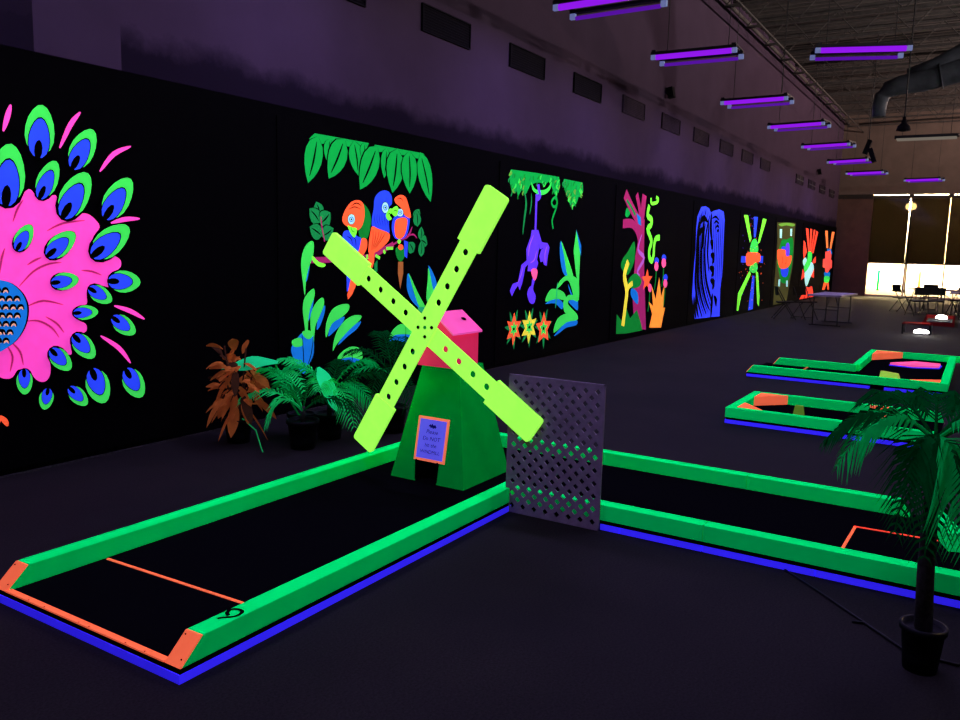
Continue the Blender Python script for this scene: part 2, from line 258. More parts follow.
  ('painted_eye_feather', [('black','p',0,[3365,1762,3333,1802,3326,1859,3345,1926,3386,1993,3442,2051,3500,2093,3551,2113,3588,2107,3608,2076,3611,2021,3597,1951,3567,1877,3524,1811,3470,1766,3414,1749]),('leaf_green','p',0,[3388,1797,3358,1833,3349,1885,3365,1945,3402,2004,3451,2054,3503,2090,3550,2107,3584,2101,3603,2072,3607,2023,3596,1961,3570,1895,3532,1837,3484,1798,3433,1785]),('black','p',0,[3370,1769,3347,1797,3343,1840,3358,1890,3389,1939,3430,1983,3473,2015,3510,2031,3537,2028,3551,2005,3552,1964,3540,1912,3517,1857,3485,1808,3445,1773,3405,1760]),('blue','p',0,[3374,1775,3353,1801,3349,1841,3364,1888,3393,1935,3431,1976,3471,2006,3506,2021,3530,2018,3543,1997,3544,1959,3533,1910,3511,1858,3480,1812,3444,1780,3406,1767]),('black','p',0,[3367,1765,3361,1786,3372,1822,3396,1860,3424,1884,3446,1887,3452,1866,3442,1830,3417,1793,3389,1768])]),
  ('painted_eye_feather', [('black','p',0,[2353,1762,2385,1802,2392,1859,2373,1926,2332,1993,2276,2051,2218,2093,2167,2113,2130,2107,2110,2076,2107,2021,2121,1951,2151,1877,2194,1811,2248,1766,2304,1749]),('leaf_green','p',0,[2330,1797,2360,1833,2369,1885,2353,1945,2316,2004,2267,2054,2215,2090,2168,2107,2134,2101,2115,2072,2111,2023,2122,1961,2148,1895,2186,1837,2234,1798,2285,1785]),('black','p',0,[2348,1769,2371,1797,2375,1840,2360,1890,2329,1939,2288,1983,2245,2015,2208,2031,2181,2028,2167,2005,2166,1964,2178,1912,2201,1857,2233,1808,2273,1773,2313,1760]),('blue','p',0,[2344,1775,2365,1801,2369,1841,2354,1888,2325,1935,2287,1976,2247,2006,2212,2021,2188,2018,2175,1997,2174,1959,2185,1910,2207,1858,2238,1812,2274,1780,2312,1767]),('black','p',0,[2351,1765,2357,1786,2346,1822,2322,1860,2294,1884,2272,1887,2266,1866,2276,1830,2301,1793,2329,1768])]),
  ('painted_eye_feather', [('black','p',0,[3687,1770,3659,1811,3656,1868,3680,1933,3726,1996,3785,2049,3845,2086,3896,2103,3932,2095,3949,2063,3948,2009,3928,1941,3893,1870,3845,1808,3790,1767,3734,1754]),('leaf_green','p',0,[3712,1803,3685,1841,3681,1892,3701,1950,3742,2005,3794,2052,3848,2084,3895,2097,3928,2089,3944,2060,3944,2011,3928,1950,3898,1887,3856,1833,3806,1798,3755,1788]),('black','p',0,[3692,1776,3672,1806,3671,1848,3689,1896,3724,1943,3768,1983,3812,2012,3849,2025,3875,2020,3887,1996,3885,1957,3870,1906,3843,1853,3807,1807,3766,1776,3725,1766]),('blue','p',0,[3696,1782,3678,1810,3678,1849,3695,1894,3728,1938,3768,1976,3810,2003,3845,2015,3869,2011,3879,1989,3877,1952,3862,1905,3837,1855,3803,1812,3765,1783,3727,1773]),('black','p',0,[3689,1773,3684,1794,3698,1829,3725,1864,3754,1887,3776,1888,3780,1867,3767,1832,3740,1797,3711,1774])]),
  ('painted_eye_feather', [('black','p',0,[2031,1770,2059,1811,2062,1868,2038,1933,1992,1996,1933,2049,1873,2086,1822,2103,1786,2095,1769,2063,1770,2009,1790,1941,1825,1870,1873,1808,1928,1767,1984,1754]),('leaf_green','p',0,[2006,1803,2033,1841,2037,1892,2017,1950,1976,2005,1924,2052,1870,2084,1823,2097,1790,2089,1774,2060,1774,2011,1790,1950,1820,1887,1862,1833,1912,1798,1963,1788]),('black','p',0,[2026,1776,2046,1806,2047,1848,2029,1896,1994,1943,1950,1983,1906,2012,1869,2025,1843,2020,1831,1996,1833,1957,1848,1906,1875,1853,1911,1807,1952,1776,1993,1766]),('blue','p',0,[2022,1782,2040,1810,2040,1849,2023,1894,1990,1938,1950,1976,1908,2003,1873,2015,1849,2011,1839,1989,1841,1952,1856,1905,1881,1855,1915,1812,1953,1783,1991,1773]),('black','p',0,[2029,1773,2034,1794,2020,1829,1993,1864,1964,1887,1942,1888,1938,1867,1951,1832,1978,1797,2007,1774])]),
  ('painted_eye_feather', [('black','p',0,[3034,1537,3016,1558,3011,1589,3020,1625,3042,1661,3071,1691,3102,1714,3129,1724,3150,1721,3162,1704,3164,1674,3158,1637,3143,1597,3120,1563,3092,1539,3061,1530]),('leaf_green','p',0,[3046,1556,3029,1575,3023,1603,3031,1635,3050,1666,3076,1693,3104,1712,3129,1721,3148,1717,3159,1702,3162,1676,3157,1642,3144,1607,3124,1576,3099,1556,3071,1549]),('black','p',0,[3037,1541,3024,1556,3021,1579,3028,1605,3044,1632,3066,1655,3088,1672,3109,1680,3123,1678,3131,1666,3133,1644,3127,1616,3116,1587,3099,1561,3078,1543,3056,1536]),('blue','p',0,[3039,1544,3027,1558,3024,1580,3031,1604,3046,1629,3067,1651,3088,1667,3106,1675,3120,1673,3127,1662,3128,1642,3123,1616,3112,1588,3097,1563,3077,1546,3057,1540]),('black','p',0,[3036,1539,3032,1550,3037,1569,3049,1589,3064,1602,3076,1604,3080,1592,3075,1573,3062,1553,3047,1540])]),
  ('painted_eye_feather', [('black','p',0,[2684,1537,2702,1558,2707,1589,2698,1625,2676,1661,2647,1691,2616,1714,2589,1724,2568,1721,2556,1704,2554,1674,2560,1637,2575,1597,2598,1563,2626,1539,2657,1530]),('leaf_green','p',0,[2672,1556,2689,1575,2695,1603,2687,1635,2668,1666,2642,1693,2614,1712,2589,1721,2570,1717,2559,1702,2556,1676,2561,1642,2574,1607,2594,1576,2619,1556,2647,1549]),('black','p',0,[2681,1541,2694,1556,2697,1579,2690,1605,2674,1632,2652,1655,2630,1672,2609,1680,2595,1678,2587,1666,2585,1644,2591,1616,2602,1587,2619,1561,2640,1543,2662,1536]),('blue','p',0,[2679,1544,2691,1558,2694,1580,2687,1604,2672,1629,2651,1651,2630,1667,2612,1675,2598,1673,2591,1662,2590,1642,2595,1616,2606,1588,2621,1563,2641,1546,2661,1540]),('black','p',0,[2682,1539,2686,1550,2681,1569,2669,1589,2654,1602,2642,1604,2638,1592,2643,1573,2656,1553,2671,1540])]),
  ('painted_eye_feather', [('black','p',0,[3237,1498,3224,1532,3232,1573,3259,1613,3302,1648,3352,1673,3400,1687,3439,1688,3462,1676,3469,1650,3458,1612,3433,1569,3397,1526,3353,1493,3308,1476,3266,1478]),('leaf_green','p',0,[3260,1516,3247,1548,3253,1584,3277,1621,3314,1651,3359,1673,3402,1684,3436,1684,3458,1672,3465,1648,3456,1615,3435,1575,3403,1538,3365,1508,3324,1494,3287,1497]),('black','p',0,[3241,1502,3232,1526,3239,1556,3260,1585,3292,1611,3329,1630,3364,1642,3393,1643,3410,1634,3414,1616,3406,1589,3387,1557,3359,1525,3326,1500,3293,1487,3262,1487]),('blue','p',0,[3245,1505,3237,1527,3243,1555,3263,1583,3293,1607,3328,1625,3361,1636,3388,1637,3404,1630,3408,1612,3400,1587,3381,1557,3355,1528,3325,1504,3293,1491,3265,1492]),('black','p',0,[3239,1500,3239,1515,3254,1537,3279,1556,3303,1566,3318,1562,3318,1547,3303,1525,3278,1506,3254,1496])]),
  ('painted_eye_feather', [('black','p',0,[2481,1498,2494,1532,2486,1573,2459,1613,2416,1648,2366,1673,2318,1687,2279,1688,2256,1676,2249,1650,2260,1612,2285,1569,2321,1526,2365,1493,2410,1476,2452,1478]),('leaf_green','p',0,[2458,1516,2471,1548,2465,1584,2441,1621,2404,1651,2359,1673,2316,1684,2282,1684,2260,1672,2253,1648,2262,1615,2283,1575,2315,1538,2353,1508,2394,1494,2431,1497]),('black','p',0,[2477,1502,2486,1526,2479,1556,2458,1585,2426,1611,2389,1630,2354,1642,2325,1643,2308,1634,2304,1616,2312,1589,2331,1557,2359,1525,2392,1500,2425,1487,2456,1487]),('blue','p',0,[2473,1505,2481,1527,2475,1555,2455,1583,2425,1607,2390,1625,2357,1636,2330,1637,2314,1630,2310,1612,2318,1587,2337,1557,2363,1528,2393,1504,2425,1491,2453,1492]),('black','p',0,[2479,1500,2479,1515,2464,1537,2439,1556,2415,1566,2400,1562,2400,1547,2415,1525,2440,1506,2464,1496])]),
  ('painted_eye_feather', [('black','p',0,[3567,1496,3552,1544,3566,1600,3608,1655,3671,1701,3743,1735,3812,1752,3867,1752,3899,1734,3906,1697,3888,1646,3849,1586,3795,1529,3730,1484,3665,1462,3607,1467]),('leaf_green','p',0,[3601,1521,3586,1565,3597,1616,3634,1665,3689,1706,3753,1734,3814,1748,3863,1747,3893,1729,3900,1696,3885,1649,3852,1596,3804,1544,3748,1505,3690,1487,3638,1492]),('black','p',0,[3573,1501,3563,1535,3575,1576,3607,1616,3654,1651,3708,1676,3759,1690,3799,1691,3822,1679,3826,1653,3812,1615,3783,1571,3741,1529,3693,1495,3645,1478,3602,1480]),('blue','p',0,[3579,1505,3570,1537,3581,1575,3611,1613,3656,1645,3706,1669,3754,1682,3791,1684,3813,1672,3817,1648,3803,1613,3775,1572,3736,1532,3691,1501,3646,1485,3606,1486]),('black','p',0,[3570,1499,3572,1520,3595,1549,3631,1575,3666,1588,3687,1582,3685,1561,3662,1531,3626,1506,3591,1493])]),
  ('painted_eye_feather', [('black','p',0,[2151,1496,2166,1544,2152,1600,2110,1655,2047,1701,1975,1735,1906,1752,1851,1752,1819,1734,1812,1697,1830,1646,1869,1586,1923,1529,1988,1484,2053,1462,2111,1467]),('leaf_green','p',0,[2117,1521,2132,1565,2121,1616,2084,1665,2029,1706,1965,1734,1904,1748,1855,1747,1825,1729,1818,1696,1833,1649,1866,1596,1914,1544,1970,1505,2028,1487,2080,1492]),('black','p',0,[2145,1501,2155,1535,2143,1576,2111,1616,2064,1651,2010,1676,1959,1690,1919,1691,1896,1679,1892,1653,1906,1615,1935,1571,1977,1529,2025,1495,2073,1478,2116,1480]),('blue','p',0,[2139,1505,2148,1537,2137,1575,2107,1613,2062,1645,2012,1669,1964,1682,1927,1684,1905,1672,1901,1648,1915,1613,1943,1572,1982,1532,2027,1501,2072,1485,2112,1486]),('black','p',0,[2148,1499,2146,1520,2123,1549,2087,1575,2052,1588,2031,1582,2033,1561,2056,1531,2092,1506,2127,1493])]),
  ('painted_eye_feather', [('black','p',0,[3256,1319,3261,1349,3282,1374,3316,1390,3358,1396,3400,1392,3437,1380,3463,1364,3474,1345,3468,1324,3447,1302,3413,1282,3373,1268,3331,1264,3294,1272,3268,1291]),('leaf_green','p',0,[3279,1322,3283,1349,3301,1373,3331,1388,3367,1393,3405,1389,3437,1378,3460,1363,3470,1344,3465,1325,3446,1304,3417,1286,3381,1273,3345,1269,3312,1277,3289,1296]),('black','p',0,[3260,1319,3264,1341,3280,1359,3305,1370,3337,1375,3369,1372,3396,1364,3416,1353,3424,1339,3419,1324,3403,1308,3378,1294,3347,1284,3316,1280,3289,1286,3269,1300]),('blue','p',0,[3265,1320,3268,1339,3283,1356,3307,1367,3336,1371,3366,1369,3392,1361,3410,1351,3417,1338,3413,1324,3398,1310,3375,1297,3346,1287,3317,1284,3291,1289,3273,1302]),('black','p',0,[3258,1319,3265,1330,3283,1339,3307,1341,3326,1337,3335,1328,3329,1317,3310,1309,3287,1306,3267,1310])]),
  ('painted_eye_feather', [('black','p',0,[2462,1319,2457,1349,2436,1374,2402,1390,2360,1396,2318,1392,2281,1380,2255,1364,2244,1345,2250,1324,2271,1302,2305,1282,2345,1268,2387,1264,2424,1272,2450,1291]),('leaf_green','p',0,[2439,1322,2435,1349,2417,1373,2387,1388,2351,1393,2313,1389,2281,1378,2258,1363,2248,1344,2253,1325,2272,1304,2301,1286,2337,1273,2373,1269,2406,1277,2429,1296]),('black','p',0,[2458,1319,2454,1341,2438,1359,2413,1370,2381,1375,2349,1372,2322,1364,2302,1353,2294,1339,2299,1324,2315,1308,2340,1294,2371,1284,2402,1280,2429,1286,2449,1300]),('blue','p',0,[2453,1320,2450,1339,2435,1356,2411,1367,2382,1371,2352,1369,2326,1361,2308,1351,2301,1338,2305,1324,2320,1310,2343,1297,2372,1287,2401,1284,2427,1289,2445,1302]),('black','p',0,[2460,1319,2453,1330,2435,1339,2411,1341,2392,1337,2383,1328,2389,1317,2408,1309,2431,1306,2451,1310])]),
  ('painted_eye_feather', [('black','p',0,[3690,1326,3703,1365,3736,1394,3783,1409,3839,1407,3894,1391,3940,1368,3970,1340,3979,1311,3967,1284,3934,1259,3886,1240,3830,1230,3775,1234,3729,1253,3699,1286]),('leaf_green','p',0,[3719,1324,3731,1361,3760,1388,3802,1402,3851,1400,3899,1386,3939,1364,3965,1338,3974,1311,3963,1286,3934,1263,3892,1244,3842,1235,3794,1239,3753,1256,3727,1287]),('black','p',0,[3695,1325,3705,1353,3729,1374,3765,1384,3807,1383,3848,1372,3882,1355,3905,1335,3912,1314,3903,1295,3878,1278,3842,1264,3800,1257,3759,1260,3724,1274,3702,1297]),('blue','p',0,[3700,1325,3709,1351,3733,1370,3766,1379,3805,1378,3844,1368,3876,1352,3897,1334,3904,1315,3895,1297,3873,1281,3839,1268,3799,1262,3760,1265,3728,1277,3707,1299]),('black','p',0,[3692,1326,3703,1339,3729,1346,3760,1345,3785,1335,3794,1320,3784,1307,3758,1300,3726,1301,3701,1311])]),
  ('painted_eye_feather', [('black','p',0,[2028,1326,2015,1365,1982,1394,1935,1409,1879,1407,1824,1391,1778,1368,1748,1340,1739,1311,1751,1284,1784,1259,1832,1240,1888,1230,1943,1234,1989,1253,2019,1286]),('leaf_green','p',0,[1999,1324,1987,1361,1958,1388,1916,1402,1867,1400,1819,1386,1779,1364,1753,1338,1744,1311,1755,1286,1784,1263,1826,1244,1876,1235,1924,1239,1965,1256,1991,1287]),('black','p',0,[2023,1325,2013,1353,1989,1374,1953,1384,1911,1383,1870,1372,1836,1355,1813,1335,1806,1314,1815,1295,1840,1278,1876,1264,1918,1257,1959,1260,1994,1274,2016,1297]),('blue','p',0,[2018,1325,2009,1351,1985,1370,1952,1379,1913,1378,1874,1368,1842,1352,1821,1334,1814,1315,1823,1297,1845,1281,1879,1268,1919,1262,1958,1265,1990,1277,2011,1299]),('black','p',0,[2026,1326,2015,1339,1989,1346,1958,1345,1933,1335,1924,1320,1934,1307,1960,1300,1992,1301,2017,1311])]),
  ('painted_eye_feather', [('black','p',0,[3533,1284,3555,1305,3588,1313,3625,1305,3663,1285,3696,1256,3719,1224,3731,1195,3728,1173,3710,1159,3680,1154,3640,1158,3598,1171,3561,1193,3536,1222,3526,1254]),('leaf_green','p',0,[3553,1272,3573,1292,3602,1300,3636,1295,3669,1277,3697,1250,3718,1222,3727,1195,3724,1175,3708,1162,3681,1157,3646,1159,3608,1171,3576,1190,3554,1216,3546,1245]),('black','p',0,[3537,1282,3553,1296,3577,1302,3605,1296,3633,1280,3657,1259,3676,1235,3685,1214,3683,1198,3670,1189,3647,1186,3618,1190,3587,1200,3559,1216,3540,1237,3532,1260]),('blue','p',0,[3540,1280,3555,1293,3577,1298,3604,1292,3630,1278,3653,1257,3670,1236,3679,1216,3677,1202,3665,1193,3644,1190,3617,1194,3588,1203,3562,1219,3544,1238,3536,1260]),('black','p',0,[3535,1283,3547,1288,3567,1283,3588,1271,3602,1256,3604,1244,3592,1238,3572,1243,3551,1255,3537,1270])]),
  ('painted_eye_feather', [('black','p',0,[2185,1284,2163,1305,2130,1313,2093,1305,2055,1285,2022,1256,1999,1224,1987,1195,1990,1173,2008,1159,2038,1154,2078,1158,2120,1171,2157,1193,2182,1222,2192,1254]),('leaf_green','p',0,[2165,1272,2145,1292,2116,1300,2082,1295,2049,1277,2021,1250,2000,1222,1991,1195,1994,1175,2010,1162,2037,1157,2072,1159,2110,1171,2142,1190,2164,1216,2172,1245]),('black','p',0,[2181,1282,2165,1296,2141,1302,2113,1296,2085,1280,2061,1259,2042,1235,2033,1214,2035,1198,2048,1189,2071,1186,2100,1190,2131,1200,2159,1216,2178,1237,2186,1260]),('blue','p',0,[2178,1280,2163,1293,2141,1298,2114,1292,2088,1278,2065,1257,2048,1236,2039,1216,2041,1202,2053,1193,2074,1190,2101,1194,2130,1203,2156,1219,2174,1238,2182,1260]),('black','p',0,[2183,1283,2171,1288,2151,1283,2130,1271,2116,1256,2114,1244,2126,1238,2146,1243,2167,1255,2181,1270])]),
  ('painted_eye_feather', [('black','p',0,[3406,1101,3413,1126,3436,1146,3469,1157,3508,1157,3548,1150,3581,1136,3604,1120,3611,1102,3604,1084,3581,1068,3548,1054,3509,1046,3469,1047,3436,1057,3413,1077]),('leaf_green','p',0,[3426,1102,3433,1125,3453,1143,3482,1153,3517,1154,3552,1147,3581,1134,3601,1119,3608,1102,3601,1086,3581,1070,3552,1057,3517,1050,3483,1050,3453,1060,3433,1078]),('black','p',0,[3409,1101,3415,1119,3432,1133,3457,1141,3486,1141,3516,1136,3541,1126,3558,1114,3564,1102,3558,1089,3541,1078,3516,1068,3487,1062,3457,1063,3432,1070,3415,1084]),('blue','p',0,[3413,1101,3419,1118,3434,1131,3458,1138,3485,1138,3513,1133,3537,1124,3552,1113,3558,1102,3553,1090,3537,1079,3513,1071,3486,1065,3458,1066,3434,1072,3419,1085]),('black','p',0,[3407,1101,3414,1110,3432,1116,3455,1116,3473,1110,3480,1102,3473,1093,3455,1088,3432,1087,3414,1093])]),
  ('painted_eye_feather', [('black','p',0,[2312,1101,2305,1126,2282,1146,2249,1157,2210,1157,2170,1150,2137,1136,2114,1120,2107,1102,2114,1084,2137,1068,2170,1054,2209,1046,2249,1047,2282,1057,2305,1077]),('leaf_green','p',0,[2292,1102,2285,1125,2265,1143,2236,1153,2201,1154,2166,1147,2137,1134,2117,1119,2110,1102,2117,1086,2137,1070,2166,1057,2201,1050,2235,1050,2265,1060,2285,1078]),('black','p',0,[2309,1101,2303,1119,2286,1133,2261,1141,2232,1141,2202,1136,2177,1126,2160,1114,2154,1102,2160,1089,2177,1078,2202,1068,2231,1062,2261,1063,2286,1070,2303,1084]),('blue','p',0,[2305,1101,2299,1118,2284,1131,2260,1138,2233,1138,2205,1133,2181,1124,2166,1113,2160,1102,2165,1090,2181,1079,2205,1071,2232,1065,2260,1066,2284,1072,2299,1085]),('black','p',0,[2311,1101,2304,1110,2286,1116,2263,1116,2245,1110,2238,1102,2245,1093,2263,1088,2286,1087,2304,1093])]),
  ('painted_eye_feather', [('black','p',0,[3708,1063,3734,1083,3771,1088,3812,1075,3852,1048,3885,1011,3909,974,3919,940,3913,916,3892,903,3858,902,3814,912,3769,931,3730,960,3705,995,3697,1031]),('leaf_green','p',0,[3729,1048,3753,1067,3786,1072,3823,1062,3858,1038,3887,1005,3907,971,3915,941,3909,919,3890,907,3859,905,3820,912,3780,929,3746,954,3724,986,3718,1019]),('black','p',0,[3712,1060,3731,1074,3758,1077,3788,1067,3818,1046,3843,1020,3861,992,3869,968,3866,950,3850,941,3825,941,3793,949,3759,964,3730,985,3711,1011,3704,1037]),('blue','p',0,[3716,1057,3733,1070,3758,1073,3787,1063,3815,1044,3839,1019,3856,993,3863,970,3860,954,3846,946,3822,946,3792,953,3761,968,3733,988,3715,1012,3709,1036]),('black','p',0,[3710,1061,3723,1066,3745,1058,3768,1042,3782,1024,3782,1010,3769,1006,3747,1013,3724,1029,3710,1047])]),
  ('painted_eye_feather', [('black','p',0,[2010,1063,1984,1083,1947,1088,1906,1075,1866,1048,1833,1011,1809,974,1799,940,1805,916,1826,903,1860,902,1904,912,1949,931,1988,960,2013,995,2021,1031]),('leaf_green','p',0,[1989,1048,1965,1067,1932,1072,1895,1062,1860,1038,1831,1005,1811,971,1803,941,1809,919,1828,907,1859,905,1898,912,1938,929,1972,954,1994,986,2000,1019]),('black','p',0,[2006,1060,1987,1074,1960,1077,1930,1067,1900,1046,1875,1020,1857,992,1849,968,1852,950,1868,941,1893,941,1925,949,1959,964,1988,985,2007,1011,2014,1037]),('blue','p',0,[2002,1057,1985,1070,1960,1073,1931,1063,1903,1044,1879,1019,1862,993,1855,970,1858,954,1872,946,1896,946,1926,953,1957,968,1985,988,2003,1012,2009,1036]),('black','p',0,[2008,1061,1995,1066,1973,1058,1950,1042,1936,1024,1936,1010,1949,1006,1971,1013,1994,1029,2008,1047])]),
  ('painted_eye_feather', [('black','p',0,[3397,954,3428,969,3466,965,3504,944,3537,908,3561,865,3574,822,3576,786,3564,763,3540,755,3505,761,3464,779,3424,809,3393,846,3376,886,3378,924]),('leaf_green','p',0,[3414,934,3443,949,3477,947,3511,928,3540,897,3561,858,3572,820,3572,788,3561,767,3539,758,3507,763,3471,779,3435,804,3407,837,3393,873,3396,907]),('black','p',0,[3400,950,3422,960,3450,957,3478,941,3503,914,3521,882,3532,850,3533,824,3526,807,3508,802,3483,807,3452,821,3423,843,3399,871,3386,901,3387,929]),('blue','p',0,[3403,946,3424,956,3449,953,3476,937,3499,912,3516,882,3526,852,3528,828,3521,813,3505,807,3481,812,3453,826,3425,847,3403,873,3391,901,3391,927]),('black','p',0,[3398,952,3413,953,3433,941,3451,921,3460,899,3457,885,3443,883,3423,895,3404,916,3395,938])]),
  ('painted_eye_feather', [('black','p',0,[2321,954,2290,969,2252,965,2214,944,2181,908,2157,865,2144,822,2142,786,2154,763,2178,755,2213,761,2254,779,2294,809,2325,846,2342,886,2340,924]),('leaf_green','p',0,[2304,934,2275,949,2241,947,2207,928,2178,897,2157,858,2146,820,2146,788,2157,767,2179,758,2211,763,2247,779,2283,804,2311,837,2325,873,2322,907]),('black','p',0,[2318,950,2296,960,2268,957,2240,941,2215,914,2197,882,2186,850,2185,824,2192,807,2210,802,2235,807,2266,821,2295,843,2319,871,2332,901,2331,929]),('blue','p',0,[2315,946,2294,956,2269,953,2242,937,2219,912,2202,882,2192,852,2190,828,2197,813,2213,807,2237,812,2265,826,2293,847,2315,873,2327,901,2327,927]),('black','p',0,[2320,952,2305,953,2285,941,2267,921,2258,899,2261,885,2275,883,2295,895,2314,916,2323,938])]),
  ('painted_eye_feather', [('black','p',0,[3223,867,3252,881,3286,878,3320,859,3350,826,3372,787,3384,748,3385,716,3375,695,3353,688,3321,693,3284,710,3248,736,3219,769,3204,806,3206,840]),('leaf_green','p',0,[3239,849,3265,863,3296,861,3327,845,3353,816,3372,781,3382,747,3382,718,3372,699,3352,691,3323,695,3290,709,3257,732,3232,761,3220,794,3222,825]),('black','p',0,[3226,864,3247,873,3272,871,3297,856,3319,831,3336,802,3345,774,3347,750,3340,735,3324,730,3301,734,3273,747,3246,767,3225,792,3214,819,3214,844]),('blue','p',0,[3229,861,3248,869,3271,866,3295,853,3316,830,3331,802,3340,776,3342,754,3335,740,3321,735,3299,739,3274,752,3249,771,3229,794,3218,819,3218,843]),('black','p',0,[3225,865,3238,867,3256,856,3272,837,3281,818,3278,805,3265,804,3246,814,3230,833,3222,852])]),
  ('painted_eye_feather', [('black','p',0,[2495,867,2466,881,2432,878,2398,859,2368,826,2346,787,2334,748,2333,716,2343,695,2365,688,2397,693,2434,710,2470,736,2499,769,2514,806,2512,840]),('leaf_green','p',0,[2479,849,2453,863,2422,861,2391,845,2365,816,2346,781,2336,747,2336,718,2346,699,2366,691,2395,695,2428,709,2461,732,2486,761,2498,794,2496,825]),('black','p',0,[2492,864,2471,873,2446,871,2421,856,2399,831,2382,802,2373,774,2371,750,2378,735,2394,730,2417,734,2445,747,2472,767,2493,792,2504,819,2504,844]),('blue','p',0,[2489,861,2470,869,2447,866,2423,853,2402,830,2387,802,2378,776,2376,754,2383,740,2397,735,2419,739,2444,752,2469,771,2489,794,2500,819,2500,843]),('black','p',0,[2493,865,2480,867,2462,856,2446,837,2437,818,2440,805,2453,804,2472,814,2488,833,2496,852])]),
  ('painted_eye_feather', [('black','p',0,[3036,748,3062,741,3083,720,3094,690,3095,654,3087,618,3073,587,3056,566,3037,559,3018,566,3000,586,2986,617,2977,653,2978,689,2989,720,3009,740]),('leaf_green','p',0,[3036,728,3060,722,3080,704,3091,678,3091,646,3084,614,3071,587,3054,569,3037,563,3019,569,3003,587,2989,613,2981,645,2982,677,2992,704,3011,722]),('black','p',0,[3036,744,3054,739,3069,724,3077,701,3078,674,3072,647,3062,624,3050,608,3037,603,3023,608,3011,623,3000,646,2994,673,2994,700,3002,723,3017,739]),('blue','p',0,[3036,741,3053,736,3067,721,3074,700,3075,675,3069,649,3060,628,3049,613,3037,608,3024,613,3013,627,3003,649,2997,674,2998,699,3005,721,3018,735]),('black','p',0,[3036,746,3045,740,3051,723,3051,703,3045,686,3036,680,3027,686,3021,702,3021,723,3026,739])]),
  ('painted_eye_feather', [('black','p',0,[2682,748,2656,741,2635,720,2624,690,2623,654,2631,618,2645,587,2662,566,2681,559,2700,566,2718,586,2732,617,2741,653,2740,689,2729,720,2709,740]),('leaf_green','p',0,[2682,728,2658,722,2638,704,2627,678,2627,646,2634,614,2647,587,2664,569,2681,563,2699,569,2715,587,2729,613,2737,645,2736,677,2726,704,2707,722]),('black','p',0,[2682,744,2664,739,2649,724,2641,701,2640,674,2646,647,2656,624,2668,608,2681,603,2695,608,2707,623,2718,646,2724,673,2724,700,2716,723,2701,739]),('blue','p',0,[2682,741,2665,736,2651,721,2644,700,2643,675,2649,649,2658,628,2669,613,2681,608,2694,613,2705,627,2715,649,2721,674,2720,699,2713,721,2700,735]),('black','p',0,[2682,746,2673,740,2667,723,2667,703,2673,686,2682,680,2691,686,2697,702,2697,723,2692,739])]),
  ('painted_eye_feather', [('black','p',0,[3198,592,3221,580,3237,559,3241,531,3235,501,3221,472,3202,450,3182,436,3163,434,3147,444,3135,465,3127,493,3126,525,3134,555,3150,578,3173,591]),('leaf_green','p',0,[3195,576,3216,565,3231,546,3236,522,3230,495,3217,470,3200,450,3181,439,3164,437,3149,446,3137,464,3130,489,3129,518,3135,544,3150,564,3171,575]),('black','p',0,[3198,589,3214,580,3225,565,3228,544,3223,521,3213,500,3199,483,3185,472,3171,471,3160,478,3152,493,3146,514,3146,538,3151,561,3163,578,3179,588]),('blue','p',0,[3197,586,3212,578,3222,563,3225,544,3220,523,3211,502,3198,486,3185,477,3172,475,3162,482,3154,496,3150,516,3149,538,3154,559,3165,576,3180,585]),('black','p',0,[3198,590,3205,583,3208,568,3204,551,3195,538,3186,535,3178,542,3176,557,3180,574,3188,587])]),
  ('painted_eye_feather', [('black','p',0,[2520,592,2497,580,2481,559,2477,531,2483,501,2497,472,2516,450,2536,436,2555,434,2571,444,2583,465,2591,493,2592,525,2584,555,2568,578,2545,591]),('leaf_green','p',0,[2523,576,2502,565,2487,546,2482,522,2488,495,2501,470,2518,450,2537,439,2554,437,2569,446,2581,464,2588,489,2589,518,2583,544,2568,564,2547,575]),('black','p',0,[2520,589,2504,580,2493,565,2490,544,2495,521,2505,500,2519,483,2533,472,2547,471,2558,478,2566,493,2572,514,2572,538,2567,561,2555,578,2539,588]),('blue','p',0,[2521,586,2506,578,2496,563,2493,544,2498,523,2507,502,2520,486,2533,477,2546,475,2556,482,2564,496,2568,516,2569,538,2564,559,2553,576,2538,585]),('black','p',0,[2520,590,2513,583,2510,568,2514,551,2523,538,2532,535,2540,542,2542,557,2538,574,2530,587])]),
  ('painted_eye_feather', [('black','p',0,[3343,578,3368,590,3398,587,3429,569,3457,539,3478,503,3491,468,3494,440,3486,421,3466,415,3438,420,3405,436,3371,461,3344,491,3329,524,3329,555]),('leaf_green','p',0,[3357,562,3380,573,3408,571,3436,556,3460,530,3479,498,3489,467,3491,441,3483,424,3465,418,3440,422,3410,435,3380,457,3356,483,3344,513,3344,541]),('black','p',0,[3345,575,3363,583,3386,580,3409,566,3430,544,3446,518,3456,492,3458,471,3453,458,3439,453,3418,458,3393,470,3368,489,3348,511,3337,536,3336,558]),('blue','p',0,[3348,572,3365,580,3385,577,3407,564,3427,543,3442,518,3451,494,3454,474,3449,462,3436,458,3417,462,3393,474,3370,492,3351,513,3340,536,3339,557]),('black','p',0,[3344,577,3356,578,3372,568,3388,551,3396,533,3394,522,3383,521,3366,531,3351,548,3342,565])]),
